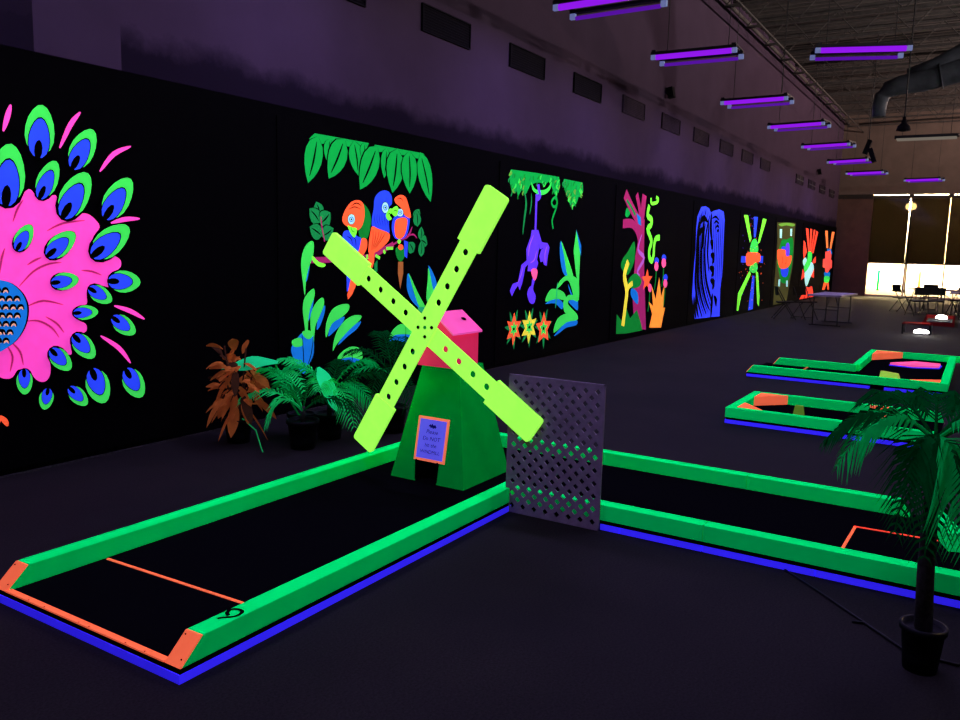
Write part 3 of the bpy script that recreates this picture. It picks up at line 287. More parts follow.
  ('painted_eye_feather', [('black','p',0,[2375,578,2350,590,2320,587,2289,569,2261,539,2240,503,2227,468,2224,440,2232,421,2252,415,2280,420,2313,436,2347,461,2374,491,2389,524,2389,555]),('leaf_green','p',0,[2361,562,2338,573,2310,571,2282,556,2258,530,2239,498,2229,467,2227,441,2235,424,2253,418,2278,422,2308,435,2338,457,2362,483,2374,513,2374,541]),('black','p',0,[2373,575,2355,583,2332,580,2309,566,2288,544,2272,518,2262,492,2260,471,2265,458,2279,453,2300,458,2325,470,2350,489,2370,511,2381,536,2382,558]),('blue','p',0,[2370,572,2353,580,2333,577,2311,564,2291,543,2276,518,2267,494,2264,474,2269,462,2282,458,2301,462,2325,474,2348,492,2367,513,2378,536,2379,557]),('black','p',0,[2374,577,2362,578,2346,568,2330,551,2322,533,2324,522,2335,521,2352,531,2367,548,2376,565])]),
  ('painted_eye_feather', [('black','p',0,[3520,697,3565,702,3609,683,3644,644,3666,590,3674,530,3670,476,3654,434,3629,412,3596,412,3557,432,3517,470,3483,519,3463,574,3462,627,3483,670]),('leaf_green','p',0,[3531,668,3573,673,3613,658,3645,623,3665,576,3671,523,3666,475,3651,438,3627,418,3596,417,3561,434,3524,466,3493,510,3476,558,3477,605,3496,643]),('black','p',0,[3522,691,3554,695,3586,680,3612,650,3628,610,3634,566,3632,525,3621,494,3604,478,3580,478,3552,494,3523,522,3498,560,3483,601,3482,640,3496,672]),('blue','p',0,[3524,686,3554,689,3583,675,3607,647,3622,609,3629,568,3626,530,3617,501,3601,486,3579,486,3553,501,3526,528,3502,563,3488,602,3487,638,3500,668]),('black','p',0,[3521,694,3539,690,3557,668,3569,638,3570,609,3559,594,3541,598,3523,620,3511,651,3510,679])]),
  ('painted_eye_feather', [('black','p',0,[2198,697,2153,702,2109,683,2074,644,2052,590,2044,530,2048,476,2064,434,2089,412,2122,412,2161,432,2201,470,2235,519,2255,574,2256,627,2235,670]),('leaf_green','p',0,[2187,668,2145,673,2105,658,2073,623,2053,576,2047,523,2052,475,2067,438,2091,418,2122,417,2157,434,2194,466,2225,510,2242,558,2241,605,2222,643]),('black','p',0,[2196,691,2164,695,2132,680,2106,650,2090,610,2084,566,2086,525,2097,494,2114,478,2138,478,2166,494,2195,522,2220,560,2235,601,2236,640,2222,672]),('blue','p',0,[2194,686,2164,689,2135,675,2111,647,2096,609,2089,568,2092,530,2101,501,2117,486,2139,486,2165,501,2192,528,2216,563,2230,602,2231,638,2218,668]),('black','p',0,[2197,694,2179,690,2161,668,2149,638,2148,609,2159,594,2177,598,2195,620,2207,651,2208,679])]),
  ('painted_eye_feather', [('black','p',0,[3796,663,3836,675,3880,664,3919,633,3949,585,3967,531,3973,479,3966,438,3947,413,3916,408,3877,421,3833,450,3793,491,3765,539,3755,589,3766,632]),('leaf_green','p',0,[3811,637,3849,649,3889,641,3924,613,3950,572,3966,524,3969,477,3962,440,3944,418,3916,412,3880,423,3840,448,3805,484,3780,526,3772,570,3783,609]),('black','p',0,[3798,658,3828,666,3859,658,3888,634,3911,598,3924,558,3929,519,3925,489,3912,471,3890,468,3861,478,3829,500,3800,531,3779,567,3771,604,3778,636]),('blue','p',0,[3801,654,3828,661,3858,653,3885,630,3905,597,3919,559,3923,523,3920,495,3908,478,3887,475,3861,485,3831,506,3803,535,3784,569,3776,603,3782,633]),('black','p',0,[3797,661,3814,660,3835,642,3852,615,3857,589,3850,573,3833,574,3812,591,3796,618,3790,645])]),
  ('painted_eye_feather', [('black','p',0,[1922,663,1882,675,1838,664,1799,633,1769,585,1751,531,1745,479,1752,438,1771,413,1802,408,1841,421,1885,450,1925,491,1953,539,1963,589,1952,632]),('leaf_green','p',0,[1907,637,1869,649,1829,641,1794,613,1768,572,1752,524,1749,477,1756,440,1774,418,1802,412,1838,423,1878,448,1913,484,1938,526,1946,570,1935,609]),('black','p',0,[1920,658,1890,666,1859,658,1830,634,1807,598,1794,558,1789,519,1793,489,1806,471,1828,468,1857,478,1889,500,1918,531,1939,567,1947,604,1940,636]),('blue','p',0,[1917,654,1890,661,1860,653,1833,630,1813,597,1799,559,1795,523,1798,495,1810,478,1831,475,1857,485,1887,506,1915,535,1934,569,1942,603,1936,633]),('black','p',0,[1921,661,1904,660,1883,642,1866,615,1861,589,1868,573,1885,574,1906,591,1922,618,1928,645])]),
  ('painted_plume', [('pink','t',35,[2977,2314,3010,2414,3035,2492])]),
  ('painted_plume', [('pink','t',35,[2741,2314,2708,2414,2683,2492])]),
  ('painted_plume', [('pink','t',35,[3355,2250,3442,2420,3520,2516])]),
  ('painted_plume', [('pink','t',35,[2363,2250,2276,2420,2198,2516])]),
  ('painted_plume', [('pink','t',35,[3650,2118,3768,2255,3911,2326])]),
  ('painted_plume', [('pink','t',35,[2068,2118,1950,2255,1807,2326])]),
  ('painted_plume', [('pink','t',35,[3723,1753,3846,1786,3967,1795])]),
  ('painted_plume', [('pink','t',35,[1995,1753,1872,1786,1751,1795])]),
  ('painted_plume', [('pink','t',35,[3726,1142,3861,1094,3982,1025])]),
  ('painted_plume', [('pink','t',35,[1992,1142,1857,1094,1736,1025])]),
  ('painted_plume', [('pink','t',35,[3605,925,3752,820,3846,695])]),
  ('painted_plume', [('pink','t',35,[2113,925,1966,820,1872,695])]),
  ('painted_plume', [('orange','t',35,[2853,445,2884,405,2901,368])]),
  ('painted_plume', [('orange','t',35,[2865,445,2834,405,2817,368])]),
  ('painted_breast', [('black','s',0,[2859,1356,2946,1342,3000,1314,3053,1258,3082,1189,3082,1114,3055,1026,2993,942,2906,888,2859,873,2811,888,2724,942,2663,1026,2636,1114,2635,1189,2664,1258,2718,1314,2772,1342]),('sky_blue','s',0,[2859,1356,2941,1342,2992,1314,3042,1258,3069,1189,3069,1114,3044,1026,2985,942,2903,888,2859,873,2814,888,2732,942,2674,1026,2649,1114,2648,1189,2675,1258,2726,1314,2777,1342]),('black','t',22,[2863,1268,2874,1290,2893,1293,2906,1269]),('salmon','t',12,[2870,1266,2879,1278,2892,1279,2899,1265]),('black','t',22,[2911,1266,2922,1289,2941,1292,2955,1268]),('salmon','t',12,[2919,1264,2928,1277,2941,1278,2948,1263]),('black','t',22,[2837,1214,2848,1236,2867,1239,2880,1215]),('salmon','t',12,[2844,1212,2853,1224,2866,1225,2873,1211]),('black','t',22,[2885,1212,2896,1234,2915,1237,2928,1213]),('salmon','t',12,[2892,1210,2901,1222,2914,1223,2921,1209]),('black','t',22,[2933,1210,2944,1233,2964,1235,2977,1211]),('salmon','t',12,[2941,1208,2950,1220,2963,1221,2970,1207]),('black','t',22,[2982,1208,2993,1231,3014,1233,3027,1209]),('salmon','t',12,[2990,1206,2999,1218,3013,1219,3020,1205]),('black','t',22,[2857,1158,2868,1180,2887,1183,2900,1159]),('salmon','t',12,[2864,1156,2873,1168,2886,1169,2893,1155]),('black','t',22,[2905,1155,2916,1178,2935,1181,2949,1156]),('salmon','t',12,[2912,1154,2922,1166,2935,1167,2942,1152]),('black','t',22,[2954,1153,2965,1176,2985,1178,2998,1154]),('salmon','t',12,[2961,1151,2971,1163,2984,1164,2991,1150]),('black','t',22,[3003,1150,3014,1173,3035,1176,3048,1151]),('salmon','t',12,[3011,1149,3021,1161,3034,1162,3041,1147]),('black','t',22,[2831,1104,2842,1127,2861,1129,2874,1105]),('salmon','t',12,[2838,1102,2847,1114,2860,1115,2867,1101]),('black','t',22,[2879,1101,2889,1124,2909,1126,2922,1102]),('salmon','t',12,[2886,1099,2895,1112,2908,1112,2915,1098]),('black','t',22,[2927,1098,2938,1121,2958,1123,2971,1099]),('salmon','t',12,[2935,1097,2944,1109,2957,1109,2964,1095]),('black','t',22,[2976,1095,2988,1118,3008,1121,3021,1096]),('salmon','t',12,[2984,1094,2994,1106,3007,1106,3014,1092]),('black','t',22,[2851,1048,2861,1070,2881,1072,2894,1048]),('salmon','t',12,[2858,1046,2867,1058,2880,1058,2887,1044]),('black','t',22,[2899,1044,2910,1067,2929,1069,2943,1045]),('salmon','t',12,[2906,1042,2916,1055,2929,1055,2936,1040]),('black','t',22,[2948,1041,2959,1064,2979,1066,2992,1041]),('salmon','t',12,[2955,1039,2965,1051,2978,1052,2985,1037]),('black','t',22,[2825,994,2835,1017,2855,1018,2868,994]),('salmon','t',12,[2832,992,2841,1004,2854,1004,2861,990]),('black','t',22,[2872,990,2883,1013,2903,1015,2916,990]),('salmon','t',12,[2880,988,2889,1000,2902,1001,2909,986]),('black','t',22,[2921,987,2932,1009,2952,1011,2965,987]),('salmon','t',12,[2929,985,2938,997,2951,997,2958,982]),('black','t',22,[2844,937,2855,959,2875,961,2888,937]),('salmon','t',12,[2852,935,2861,947,2874,947,2881,932]),('black','t',22,[2893,933,2904,955,2923,957,2936,932]),('salmon','t',12,[2900,931,2909,943,2923,943,2930,928]),('black','t',22,[2855,1268,2844,1290,2825,1293,2812,1269]),('salmon','t',12,[2848,1266,2839,1278,2826,1279,2819,1265]),('black','t',22,[2807,1266,2796,1289,2777,1292,2763,1268]),('salmon','t',12,[2799,1264,2790,1277,2777,1278,2770,1263]),('black','t',22,[2881,1214,2870,1236,2851,1239,2838,1215]),('salmon','t',12,[2874,1212,2865,1224,2852,1225,2845,1211]),('black','t',22,[2833,1212,2822,1234,2803,1237,2790,1213]),('salmon','t',12,[2826,1210,2817,1222,2804,1223,2797,1209]),('black','t',22,[2785,1210,2774,1233,2754,1235,2741,1211]),('salmon','t',12,[2777,1208,2768,1220,2755,1221,2748,1207]),('black','t',22,[2736,1208,2725,1231,2704,1233,2691,1209]),('salmon','t',12,[2728,1206,2719,1218,2705,1219,2698,1205]),('black','t',22,[2861,1158,2850,1180,2831,1183,2818,1159]),('salmon','t',12,[2854,1156,2845,1168,2832,1169,2825,1155]),('black','t',22,[2813,1155,2802,1178,2783,1181,2769,1156]),('salmon','t',12,[2806,1154,2796,1166,2783,1167,2776,1152]),('black','t',22,[2764,1153,2753,1176,2733,1178,2720,1154]),('salmon','t',12,[2757,1151,2747,1163,2734,1164,2727,1150]),('black','t',22,[2715,1150,2704,1173,2683,1176,2670,1151]),('salmon','t',12,[2707,1149,2697,1161,2684,1162,2677,1147]),('black','t',22,[2887,1104,2876,1127,2857,1129,2844,1105]),('salmon','t',12,[2880,1102,2871,1114,2858,1115,2851,1101]),('black','t',22,[2839,1101,2829,1124,2809,1126,2796,1102]),('salmon','t',12,[2832,1099,2823,1112,2810,1112,2803,1098]),('black','t',22,[2791,1098,2780,1121,2760,1123,2747,1099]),('salmon','t',12,[2783,1097,2774,1109,2761,1109,2754,1095]),('black','t',22,[2742,1095,2730,1118,2710,1121,2697,1096]),('salmon','t',12,[2734,1094,2724,1106,2711,1106,2704,1092]),('black','t',22,[2867,1048,2857,1070,2837,1072,2824,1048]),('salmon','t',12,[2860,1046,2851,1058,2838,1058,2831,1044]),('black','t',22,[2819,1044,2808,1067,2789,1069,2775,1045]),('salmon','t',12,[2812,1042,2802,1055,2789,1055,2782,1040]),('black','t',22,[2770,1041,2759,1064,2739,1066,2726,1041]),('salmon','t',12,[2763,1039,2753,1051,2740,1052,2733,1037]),('black','t',22,[2893,994,2883,1017,2863,1018,2850,994]),('salmon','t',12,[2886,992,2877,1004,2864,1004,2857,990]),('black','t',22,[2846,990,2835,1013,2815,1015,2802,990]),('salmon','t',12,[2838,988,2829,1000,2816,1001,2809,986]),('black','t',22,[2797,987,2786,1009,2766,1011,2753,987]),('salmon','t',12,[2789,985,2780,997,2767,997,2760,982]),('black','t',22,[2874,937,2863,959,2843,961,2830,937]),('salmon','t',12,[2866,935,2857,947,2844,947,2837,932]),('black','t',22,[2825,933,2814,955,2795,957,2782,932]),('salmon','t',12,[2818,931,2809,943,2795,943,2788,928])]),
 ],
 'parrots': [
  ('painted_canopy', [('jungle','p',0,[5935,2683,6742,2688,6718,2640,6544,2615,6121,2619,5871,2551,5833,2531,5862,2624]),('black','p',0,[5981,2665,6055,2559,6063,2472,6040,2395,5994,2325,5929,2260,5841,2203,5799,2300,5781,2390,5782,2473,5806,2550,5860,2618]),('jungle','p',0,[5981,2665,6043,2563,6047,2479,6025,2403,5982,2333,5923,2269,5843,2210,5809,2303,5795,2390,5798,2472,5822,2548,5873,2615]),('black','t',24,[5964,2610,5922,2438,5863,2278]),('black','p',0,[6145,2662,6203,2615,6219,2572,6215,2531,6197,2492,6167,2454,6121,2417,6084,2462,6061,2505,6051,2548,6056,2588,6079,2627]),('jungle','p',0,[6145,2662,6196,2616,6209,2575,6205,2534,6189,2495,6162,2457,6122,2421,6089,2465,6070,2507,6061,2549,6066,2589,6087,2627]),('black','t',15,[6142,2633,6143,2541,6125,2457]),('black','p',0,[6365,2686,6421,2561,6411,2474,6372,2404,6310,2347,6229,2301,6125,2268,6101,2375,6101,2468,6118,2550,6159,2619,6230,2671]),('jungle','p',0,[6365,2686,6409,2569,6397,2485,6358,2416,6299,2359,6224,2311,6129,2274,6112,2375,6116,2464,6136,2544,6176,2612,6242,2665]),('black','t',26,[6337,2636,6257,2480,6164,2336]),('black','p',0,[6505,2687,6606,2647,6646,2594,6660,2536,6651,2473,6626,2406,6579,2335,6507,2381,6457,2432,6424,2486,6412,2545,6428,2609]),('jungle','p',0,[6505,2687,6595,2645,6632,2593,6645,2535,6639,2474,6618,2409,6578,2340,6513,2387,6468,2438,6438,2492,6426,2549,6439,2612]),('black','t',22,[6513,2645,6551,2513,6567,2392]),('black','p',0,[6675,2685,6719,2647,6730,2614,6725,2583,6709,2555,6683,2528,6644,2503,6616,2539,6600,2573,6594,2605,6599,2636,6620,2663]),('jungle','p',0,[6675,2685,6713,2648,6722,2616,6718,2586,6702,2558,6679,2531,6645,2506,6621,2541,6607,2574,6602,2605,6607,2635,6626,2663]),('black','t',12,[6671,2664,6670,2596,6649,2533])]),
  ('painted_canopy', [('jungle','p',0,[6837,2683,7704,2688,7778,2631,7642,2617,7390,2627,6978,2626,6784,2597]),('black','p',0,[6879,2676,6932,2536,6917,2437,6870,2357,6800,2290,6710,2236,6596,2195,6576,2315,6580,2420,6604,2514,6652,2593,6732,2654]),('jungle','p',0,[6879,2676,6920,2545,6902,2449,6856,2370,6789,2303,6705,2246,6600,2202,6587,2316,6597,2417,6623,2508,6670,2586,6745,2648]),('black','t',28,[6845,2619,6749,2439,6642,2273]),('black','p',0,[7034,2676,7093,2613,7108,2556,7102,2500,7080,2447,7046,2395,6996,2345,6958,2405,6937,2464,6928,2521,6935,2576,6962,2628]),('jungle','p',0,[7034,2676,7085,2615,7097,2559,7091,2504,7072,2451,7041,2400,6996,2350,6964,2409,6946,2466,6939,2522,6946,2576,6970,2628]),('black','t',16,[7029,2637,7025,2513,7002,2399]),('black','p',0,[7223,2689,7338,2586,7366,2498,7354,2416,7310,2340,7242,2267,7142,2200,7070,2296,7028,2386,7012,2473,7026,2554,7081,2629]),('jungle','p',0,[7223,2689,7323,2590,7346,2504,7333,2423,7294,2347,7232,2275,7144,2207,7081,2300,7046,2388,7033,2473,7048,2553,7097,2627]),('black','t',31,[7214,2631,7193,2448,7155,2280]),('black','p',0,[7435,2689,7561,2615,7604,2537,7608,2458,7583,2377,7534,2296,7456,2213,7370,2289,7314,2366,7282,2444,7280,2523,7316,2605]),('jungle','p',0,[7435,2689,7546,2616,7584,2539,7588,2461,7566,2381,7524,2301,7455,2220,7380,2295,7331,2371,7302,2448,7300,2527,7331,2606]),('black','t',29,[7437,2633,7455,2455,7452,2290]),('black','p',0,[7646,2696,7787,2646,7857,2567,7895,2475,7907,2374,7899,2264,7865,2144,7758,2208,7677,2282,7616,2365,7580,2457,7578,2563]),('jungle','p',0,[7646,2696,7774,2642,7839,2563,7876,2473,7891,2373,7888,2267,7862,2152,7764,2218,7689,2293,7632,2376,7596,2467,7590,2569]),('black','t',27,[7672,2631,7764,2424,7829,2234])]),
  ('painted_branch', [('plum','k',60,[5828,1481,6049,1481,6370,1498,6687,1507,6880,1552,7168,1654]),('plum','t',35,[7088,1621,7313,1710,7438,1756,7509,1856]),('plum','t',20,[7384,1744,7530,1769,7606,1727])]),
  ('painted_sprig', [('black','p',0,[6003,1901,5934,1900,5905,1916,5895,1939,5899,1969,5914,2003,5944,2043,5993,2036,6028,2022,6052,2004,6061,1980,6052,1949]),('dull_green','p',0,[6003,1901,5941,1903,5915,1919,5905,1942,5907,1971,5920,2003,5945,2041,5989,2032,6021,2018,6043,1999,6052,1976,6045,1945]),('black','t',15,[5996,1918,5984,1971,5953,2020]),('black','p',0,[5998,1844,5931,1818,5893,1824,5868,1846,5853,1879,5847,1921,5851,1975,5904,1985,5946,1984,5981,1973,6005,1951,6016,1914]),('dull_green','p',0,[5998,1844,5937,1824,5900,1832,5876,1853,5860,1884,5852,1923,5853,1973,5902,1980,5942,1976,5975,1964,5999,1943,6011,1908]),('black','t',15,[5981,1860,5935,1909,5875,1953]),('black','p',0,[6003,1828,5979,1905,5988,1944,6012,1964,6048,1971,6092,1967,6148,1949,6155,1891,6151,1847,6138,1813,6114,1794,6074,1792]),('dull_green','p',0,[6003,1828,5985,1898,5995,1934,6019,1954,6052,1963,6094,1961,6146,1948,6150,1894,6144,1853,6129,1822,6105,1802,6068,1798]),('black','t',18,[6020,1843,6084,1888,6124,1930]),('black','p',0,[6026,1716,5969,1672,5930,1667,5901,1681,5878,1708,5860,1747,5849,1800,5898,1825,5939,1836,5975,1836,6004,1821,6024,1789]),('dull_green','p',0,[6026,1716,5973,1679,5936,1676,5907,1690,5883,1715,5865,1751,5852,1799,5897,1820,5937,1828,5971,1826,6000,1811,6021,1781]),('black','t',15,[6005,1726,5949,1758,5878,1787]),('black','p',0,[6026,1708,6024,1780,6042,1813,6069,1828,6104,1829,6144,1819,6192,1796,6185,1743,6170,1704,6149,1676,6121,1662,6084,1666]),('dull_green','p',0,[6026,1708,6027,1773,6046,1803,6073,1818,6106,1821,6145,1814,6190,1794,6180,1746,6164,1711,6143,1685,6115,1671,6080,1672]),('black','t',15,[6046,1719,6118,1751,6165,1781]),('plum','k',15,[6007,1901,6026,1789,6062,1660])]),
  ('painted_sprig', [('black','p',0,[7545,1912,7507,1969,7505,2004,7520,2029,7548,2046,7585,2057,7636,2060,7657,2013,7664,1975,7661,1943,7646,1918,7613,1904]),('dull_green','p',0,[7545,1912,7514,1965,7514,1998,7528,2023,7554,2041,7589,2053,7635,2058,7651,2014,7656,1978,7652,1947,7636,1923,7607,1908]),('black','t',15,[7556,1929,7600,1985,7621,2036]),('black','p',0,[7602,1859,7536,1883,7512,1911,7508,1943,7518,1976,7541,2010,7579,2047,7625,2021,7655,1993,7674,1964,7677,1932,7661,1898]),('dull_green','p',0,[7602,1859,7544,1883,7522,1912,7518,1942,7527,1975,7546,2009,7579,2044,7620,2018,7647,1990,7664,1961,7667,1930,7653,1897]),('black','t',15,[7600,1881,7601,1952,7583,2016]),('black','p',0,[7671,1707,7621,1735,7606,1762,7607,1789,7620,1814,7643,1840,7678,1864,7711,1836,7732,1809,7742,1782,7741,1756,7723,1731]),('dull_green','p',0,[7671,1707,7627,1735,7614,1761,7615,1787,7627,1812,7647,1837,7678,1862,7707,1835,7725,1808,7734,1781,7732,1756,7717,1730]),('black','t',12,[7672,1725,7684,1784,7677,1839]),('black','p',0,[7663,1718,7711,1767,7742,1776,7765,1766,7782,1743,7795,1708,7801,1659,7762,1629,7728,1614,7699,1610,7676,1620,7661,1649]),('dull_green','p',0,[7663,1718,7707,1759,7737,1766,7760,1757,7778,1736,7791,1704,7799,1660,7762,1635,7730,1623,7702,1620,7680,1630,7664,1656]),('black','t',15,[7679,1711,7741,1689,7779,1669]),('black','p',0,[7535,1572,7472,1549,7441,1554,7424,1572,7419,1600,7423,1636,7439,1682,7486,1691,7522,1690,7549,1682,7565,1663,7566,1632]),('dull_green','p',0,[7535,1572,7478,1554,7449,1560,7433,1578,7427,1605,7428,1638,7440,1680,7484,1686,7517,1684,7542,1674,7558,1656,7560,1626]),('black','t',15,[7523,1585,7497,1626,7454,1664]),('black','p',0,[7680,1518,7629,1550,7613,1583,7613,1615,7625,1646,7647,1678,7682,1710,7716,1677,7738,1645,7749,1613,7748,1581,7731,1549]),('dull_green','p',0,[7680,1518,7635,1550,7621,1582,7621,1613,7632,1644,7652,1676,7682,1707,7712,1675,7731,1643,7741,1611,7740,1580,7725,1549]),('black','t',12,[7680,1540,7691,1612,7682,1679])]),
  ('painted_parrot', [('forest','s',0,[6616,2064,6720,2010,6769,1912,6754,1810,6707,1707,6597,1705,6566,1804,6617,1905]),('blue','s',0,[6340,1767,6444,1776,6551,1724,6607,1705,6583,1604,6546,1534,6430,1593,6325,1669]),('orange','s',0,[6619,1705,6701,1691,6702,1606,6621,1514,6540,1514,6583,1604]),('orange','s',0,[6319,1912,6368,1996,6457,2071,6563,2093,6641,2058,6661,1947,6627,1842,6556,1788,6474,1797,6384,1821,6325,1858]),('black','t',12,[6442,2025,6533,2063,6616,2035]),('black','t',10,[6413,1994,6503,2022,6595,2004]),('black','t',10,[6384,1720,6444,1701,6475,1643]),('black','t',10,[6444,1731,6514,1693,6527,1614]),('black','p',0,[6515,1897,6507,1868,6484,1846,6453,1837,6421,1844,6399,1864,6390,1892,6398,1921,6421,1942,6452,1951,6483,1945,6506,1925]),('ice','p',0,[6507,1897,6500,1871,6480,1851,6453,1843,6425,1849,6406,1867,6398,1892,6405,1918,6425,1937,6452,1945,6479,1940,6499,1922]),('blue','p',0,[6488,1896,6483,1882,6470,1871,6452,1866,6435,1869,6422,1879,6417,1893,6422,1907,6435,1918,6452,1922,6470,1919,6483,1910]),('ice','p',0,[6475,1895,6472,1885,6464,1878,6452,1875,6441,1877,6433,1884,6430,1893,6433,1903,6441,1911,6452,1914,6464,1912,6472,1905]),('black','p',0,[6464,1895,6463,1890,6458,1886,6452,1884,6446,1885,6442,1889,6440,1894,6442,1899,6446,1903,6452,1905,6458,1903,6463,1900]),('lime','s',0,[6393,1829,6465,1814,6538,1803,6526,1743,6496,1712,6444,1745,6414,1787]),('black','t',10,[6444,1819,6465,1777,6508,1766]),('blue','p',0,[6370,1661,6506,1603,6498,1344,6438,1184,6384,1156]),('orange','p',0,[6497,1583,6577,1544,6554,1262,6463,1123,6402,1077,6393,1126,6447,1304])]),
  ('painted_parrot', [('blue','s',0,[6824,2133,6911,2204,7027,2222,7105,2176,7117,2093,7070,2049,7072,1966,7067,1862,7075,1768,6967,1779,6796,1815,6778,1912,6806,2015]),('orange','s',0,[6783,1835,6900,1810,7075,1768,7063,1690,6953,1613,6838,1562,6734,1553,6727,1647,6754,1765]),('orange','p',0,[6740,1586,6824,1576,6819,1467,6794,1401,6720,1412]),('dull_green','p',0,[6823,1443,6875,1480,6876,1359,6824,1345]),('black','t',8,[6796,1801,6797,1709,6773,1586]),('black','t',8,[6848,1797,6836,1710,6789,1590]),('black','t',8,[6900,1792,6875,1711,6805,1595]),('black','t',8,[6953,1787,6915,1712,6821,1599]),('black','t',8,[7007,1783,6954,1713,6837,1603]),('navy','t',7,[6826,1965,6817,1904,6850,1844]),('navy','t',7,[6865,1967,6859,1905,6890,1845]),('navy','t',7,[6904,1969,6902,1907,6929,1846]),('navy','t',7,[6944,1970,6945,1909,6969,1848]),('navy','t',7,[6984,1972,6988,1911,7009,1849]),('navy','t',7,[7024,1974,7032,1912,7050,1851]),('black','p',0,[7062,2045,7054,2012,7030,1987,6997,1976,6965,1983,6940,2006,6931,2038,6940,2070,6963,2095,6995,2106,7028,2099,7053,2077]),('ice','p',0,[7053,2044,7046,2015,7026,1992,6997,1983,6969,1990,6948,2010,6940,2038,6947,2067,6967,2089,6995,2099,7024,2093,7045,2073]),('blue','p',0,[7033,2043,7029,2027,7015,2015,6997,2009,6978,2013,6965,2024,6959,2039,6964,2055,6977,2067,6996,2073,7014,2070,7028,2059]),('ice','p',0,[7020,2042,7017,2031,7008,2023,6997,2019,6985,2021,6976,2029,6972,2040,6975,2051,6984,2059,6996,2063,7008,2061,7017,2053]),('black','p',0,[7009,2042,7007,2036,7003,2031,6996,2030,6990,2031,6986,2035,6984,2040,6985,2046,6990,2051,6996,2053,7002,2051,7007,2047]),('lime','s',0,[7024,1989,7091,2040,7126,2000,7072,1966,7113,1930,7056,1907,7008,1947]),('black','t',10,[7038,1969,7071,1983,7106,1968]),('lime','k',30,[6693,1535,6703,1494]),('lime','k',30,[6976,1588,6997,1551]),('lime','k',30,[7020,1606,7139,1611]),('lime','k',30,[6838,1529,6911,1500])]),
  ('painted_parrot', [('blue','s',0,[7140,1938,7272,1980,7423,1961,7428,1875,7384,1755,7277,1711,7165,1722,7112,1821]),('orange','s',0,[7157,2148,7250,2192,7346,2179,7398,2110,7459,1958,7350,1970,7271,2056,7179,2097]),('orange','s',0,[7169,1903,7273,1946,7384,1938,7379,1830,7330,1743,7242,1711,7168,1760]),('black','t',10,[7199,2151,7269,2155,7304,2125]),('black','p',0,[7323,2003,7314,1979,7289,1960,7255,1953,7221,1957,7195,1974,7186,1997,7195,2021,7219,2039,7253,2047,7288,2043,7313,2027]),('ice','p',0,[7314,2003,7306,1981,7285,1965,7255,1958,7225,1962,7203,1976,7195,1997,7202,2018,7224,2035,7253,2042,7283,2038,7306,2024]),('blue','p',0,[7293,2002,7288,1990,7274,1981,7255,1977,7235,1979,7221,1987,7215,1998,7220,2010,7234,2019,7254,2023,7273,2021,7288,2013]),('ice','p',0,[7279,2001,7276,1993,7267,1987,7254,1984,7242,1985,7233,1991,7229,1999,7232,2007,7241,2013,7254,2016,7266,2014,7276,2009]),('black','p',0,[7267,2001,7266,1996,7261,1993,7254,1991,7248,1992,7243,1995,7241,1999,7243,2004,7247,2007,7254,2008,7261,2008,7265,2005]),('lime','s',0,[7108,2030,7193,2068,7226,2026,7188,1959,7126,1969]),('black','t',10,[7132,2007,7173,2023,7209,2004]),('forest','s',0,[7184,1612,7315,1624,7360,1549,7282,1462,7204,1510]),('rust','p',0,[7229,1463,7322,1462,7324,1332,7274,1159,7228,1334]),('blue','p',0,[7331,1700,7407,1684,7393,1501,7342,1523]),('orange','p',0,[7322,1624,7316,1608,7298,1596,7273,1591,7248,1595,7230,1607,7223,1623,7229,1639,7247,1651,7272,1656,7296,1652,7315,1640]),('lime','p',0,[7274,1686,7270,1673,7259,1663,7243,1660,7227,1663,7216,1672,7211,1685,7215,1697,7226,1707,7242,1711,7258,1708,7270,1698])]),
  ('painted_jungle_leaf', [('sky_blue','s',0,[5834,1441,5797,1289,5766,1290,5789,1417]),('leaf_green','s',0,[5886,1654,5881,1529,5828,1425,5781,1289,5765,1138,5736,1290,5715,1449,5749,1576,5817,1648]),('lime','s',0,[5874,1521,5955,1465,6054,1440,6026,1412,5943,1424,5867,1484])]),
  ('painted_jungle_leaf', [('sky_blue','s',0,[5888,1109,5855,964,5807,893,5833,1030]),('leaf_green','s',0,[5884,1206,5895,1125,5837,1013,5806,869,5794,674,5756,872,5735,1019,5769,1130])]),
  ('painted_jungle_leaf', [('sky_blue','s',0,[6042,1036,6037,954,5972,833,5925,803,5953,942]),('leaf_green','s',0,[6016,1112,6030,1037,5965,925,5906,829,5877,642,5845,801,5846,964,5930,1074])]),
  ('painted_jungle_leaf', [('sky_blue','s',0,[6332,906,6297,836,6171,757,6092,724,6146,846]),('leaf_green','s',0,[6398,1028,6399,968,6296,902,6146,843,6061,710,6063,852,6146,981,6271,1029])]),
  ('painted_jungle_leaf', [('sky_blue','s',0,[6595,843,6531,765,6400,705,6234,618,6374,754]),('leaf_green','s',0,[6597,901,6571,850,6400,757,6221,633,6159,565,6191,707,6297,836,6451,904])]),
  ('painted_jungle_leaf', [('sky_blue','s',0,[5725,783,5822,787,5874,746,5883,577,5821,474,5738,382,5647,481,5576,623,5615,701]),('leaf_green','s',0,[5588,720,5706,738,5724,659,5614,660]),('leaf_green','s',0,[5725,794,5822,800,5879,759,5822,714,5752,743]),('black','t',12,[5724,766,5739,574,5745,398]),('black','t',12,[5881,746,5845,564,5778,419])]),
  ('painted_jungle_leaf', [('sky_blue','s',0,[6277,459,6427,478,6582,436,6512,411,6401,425]),('leaf_green','s',0,[6229,478,6310,551,6453,585,6587,548,6625,467,6588,434,6427,475]),('black','t',12,[6406,577,6448,512,6462,431])]),
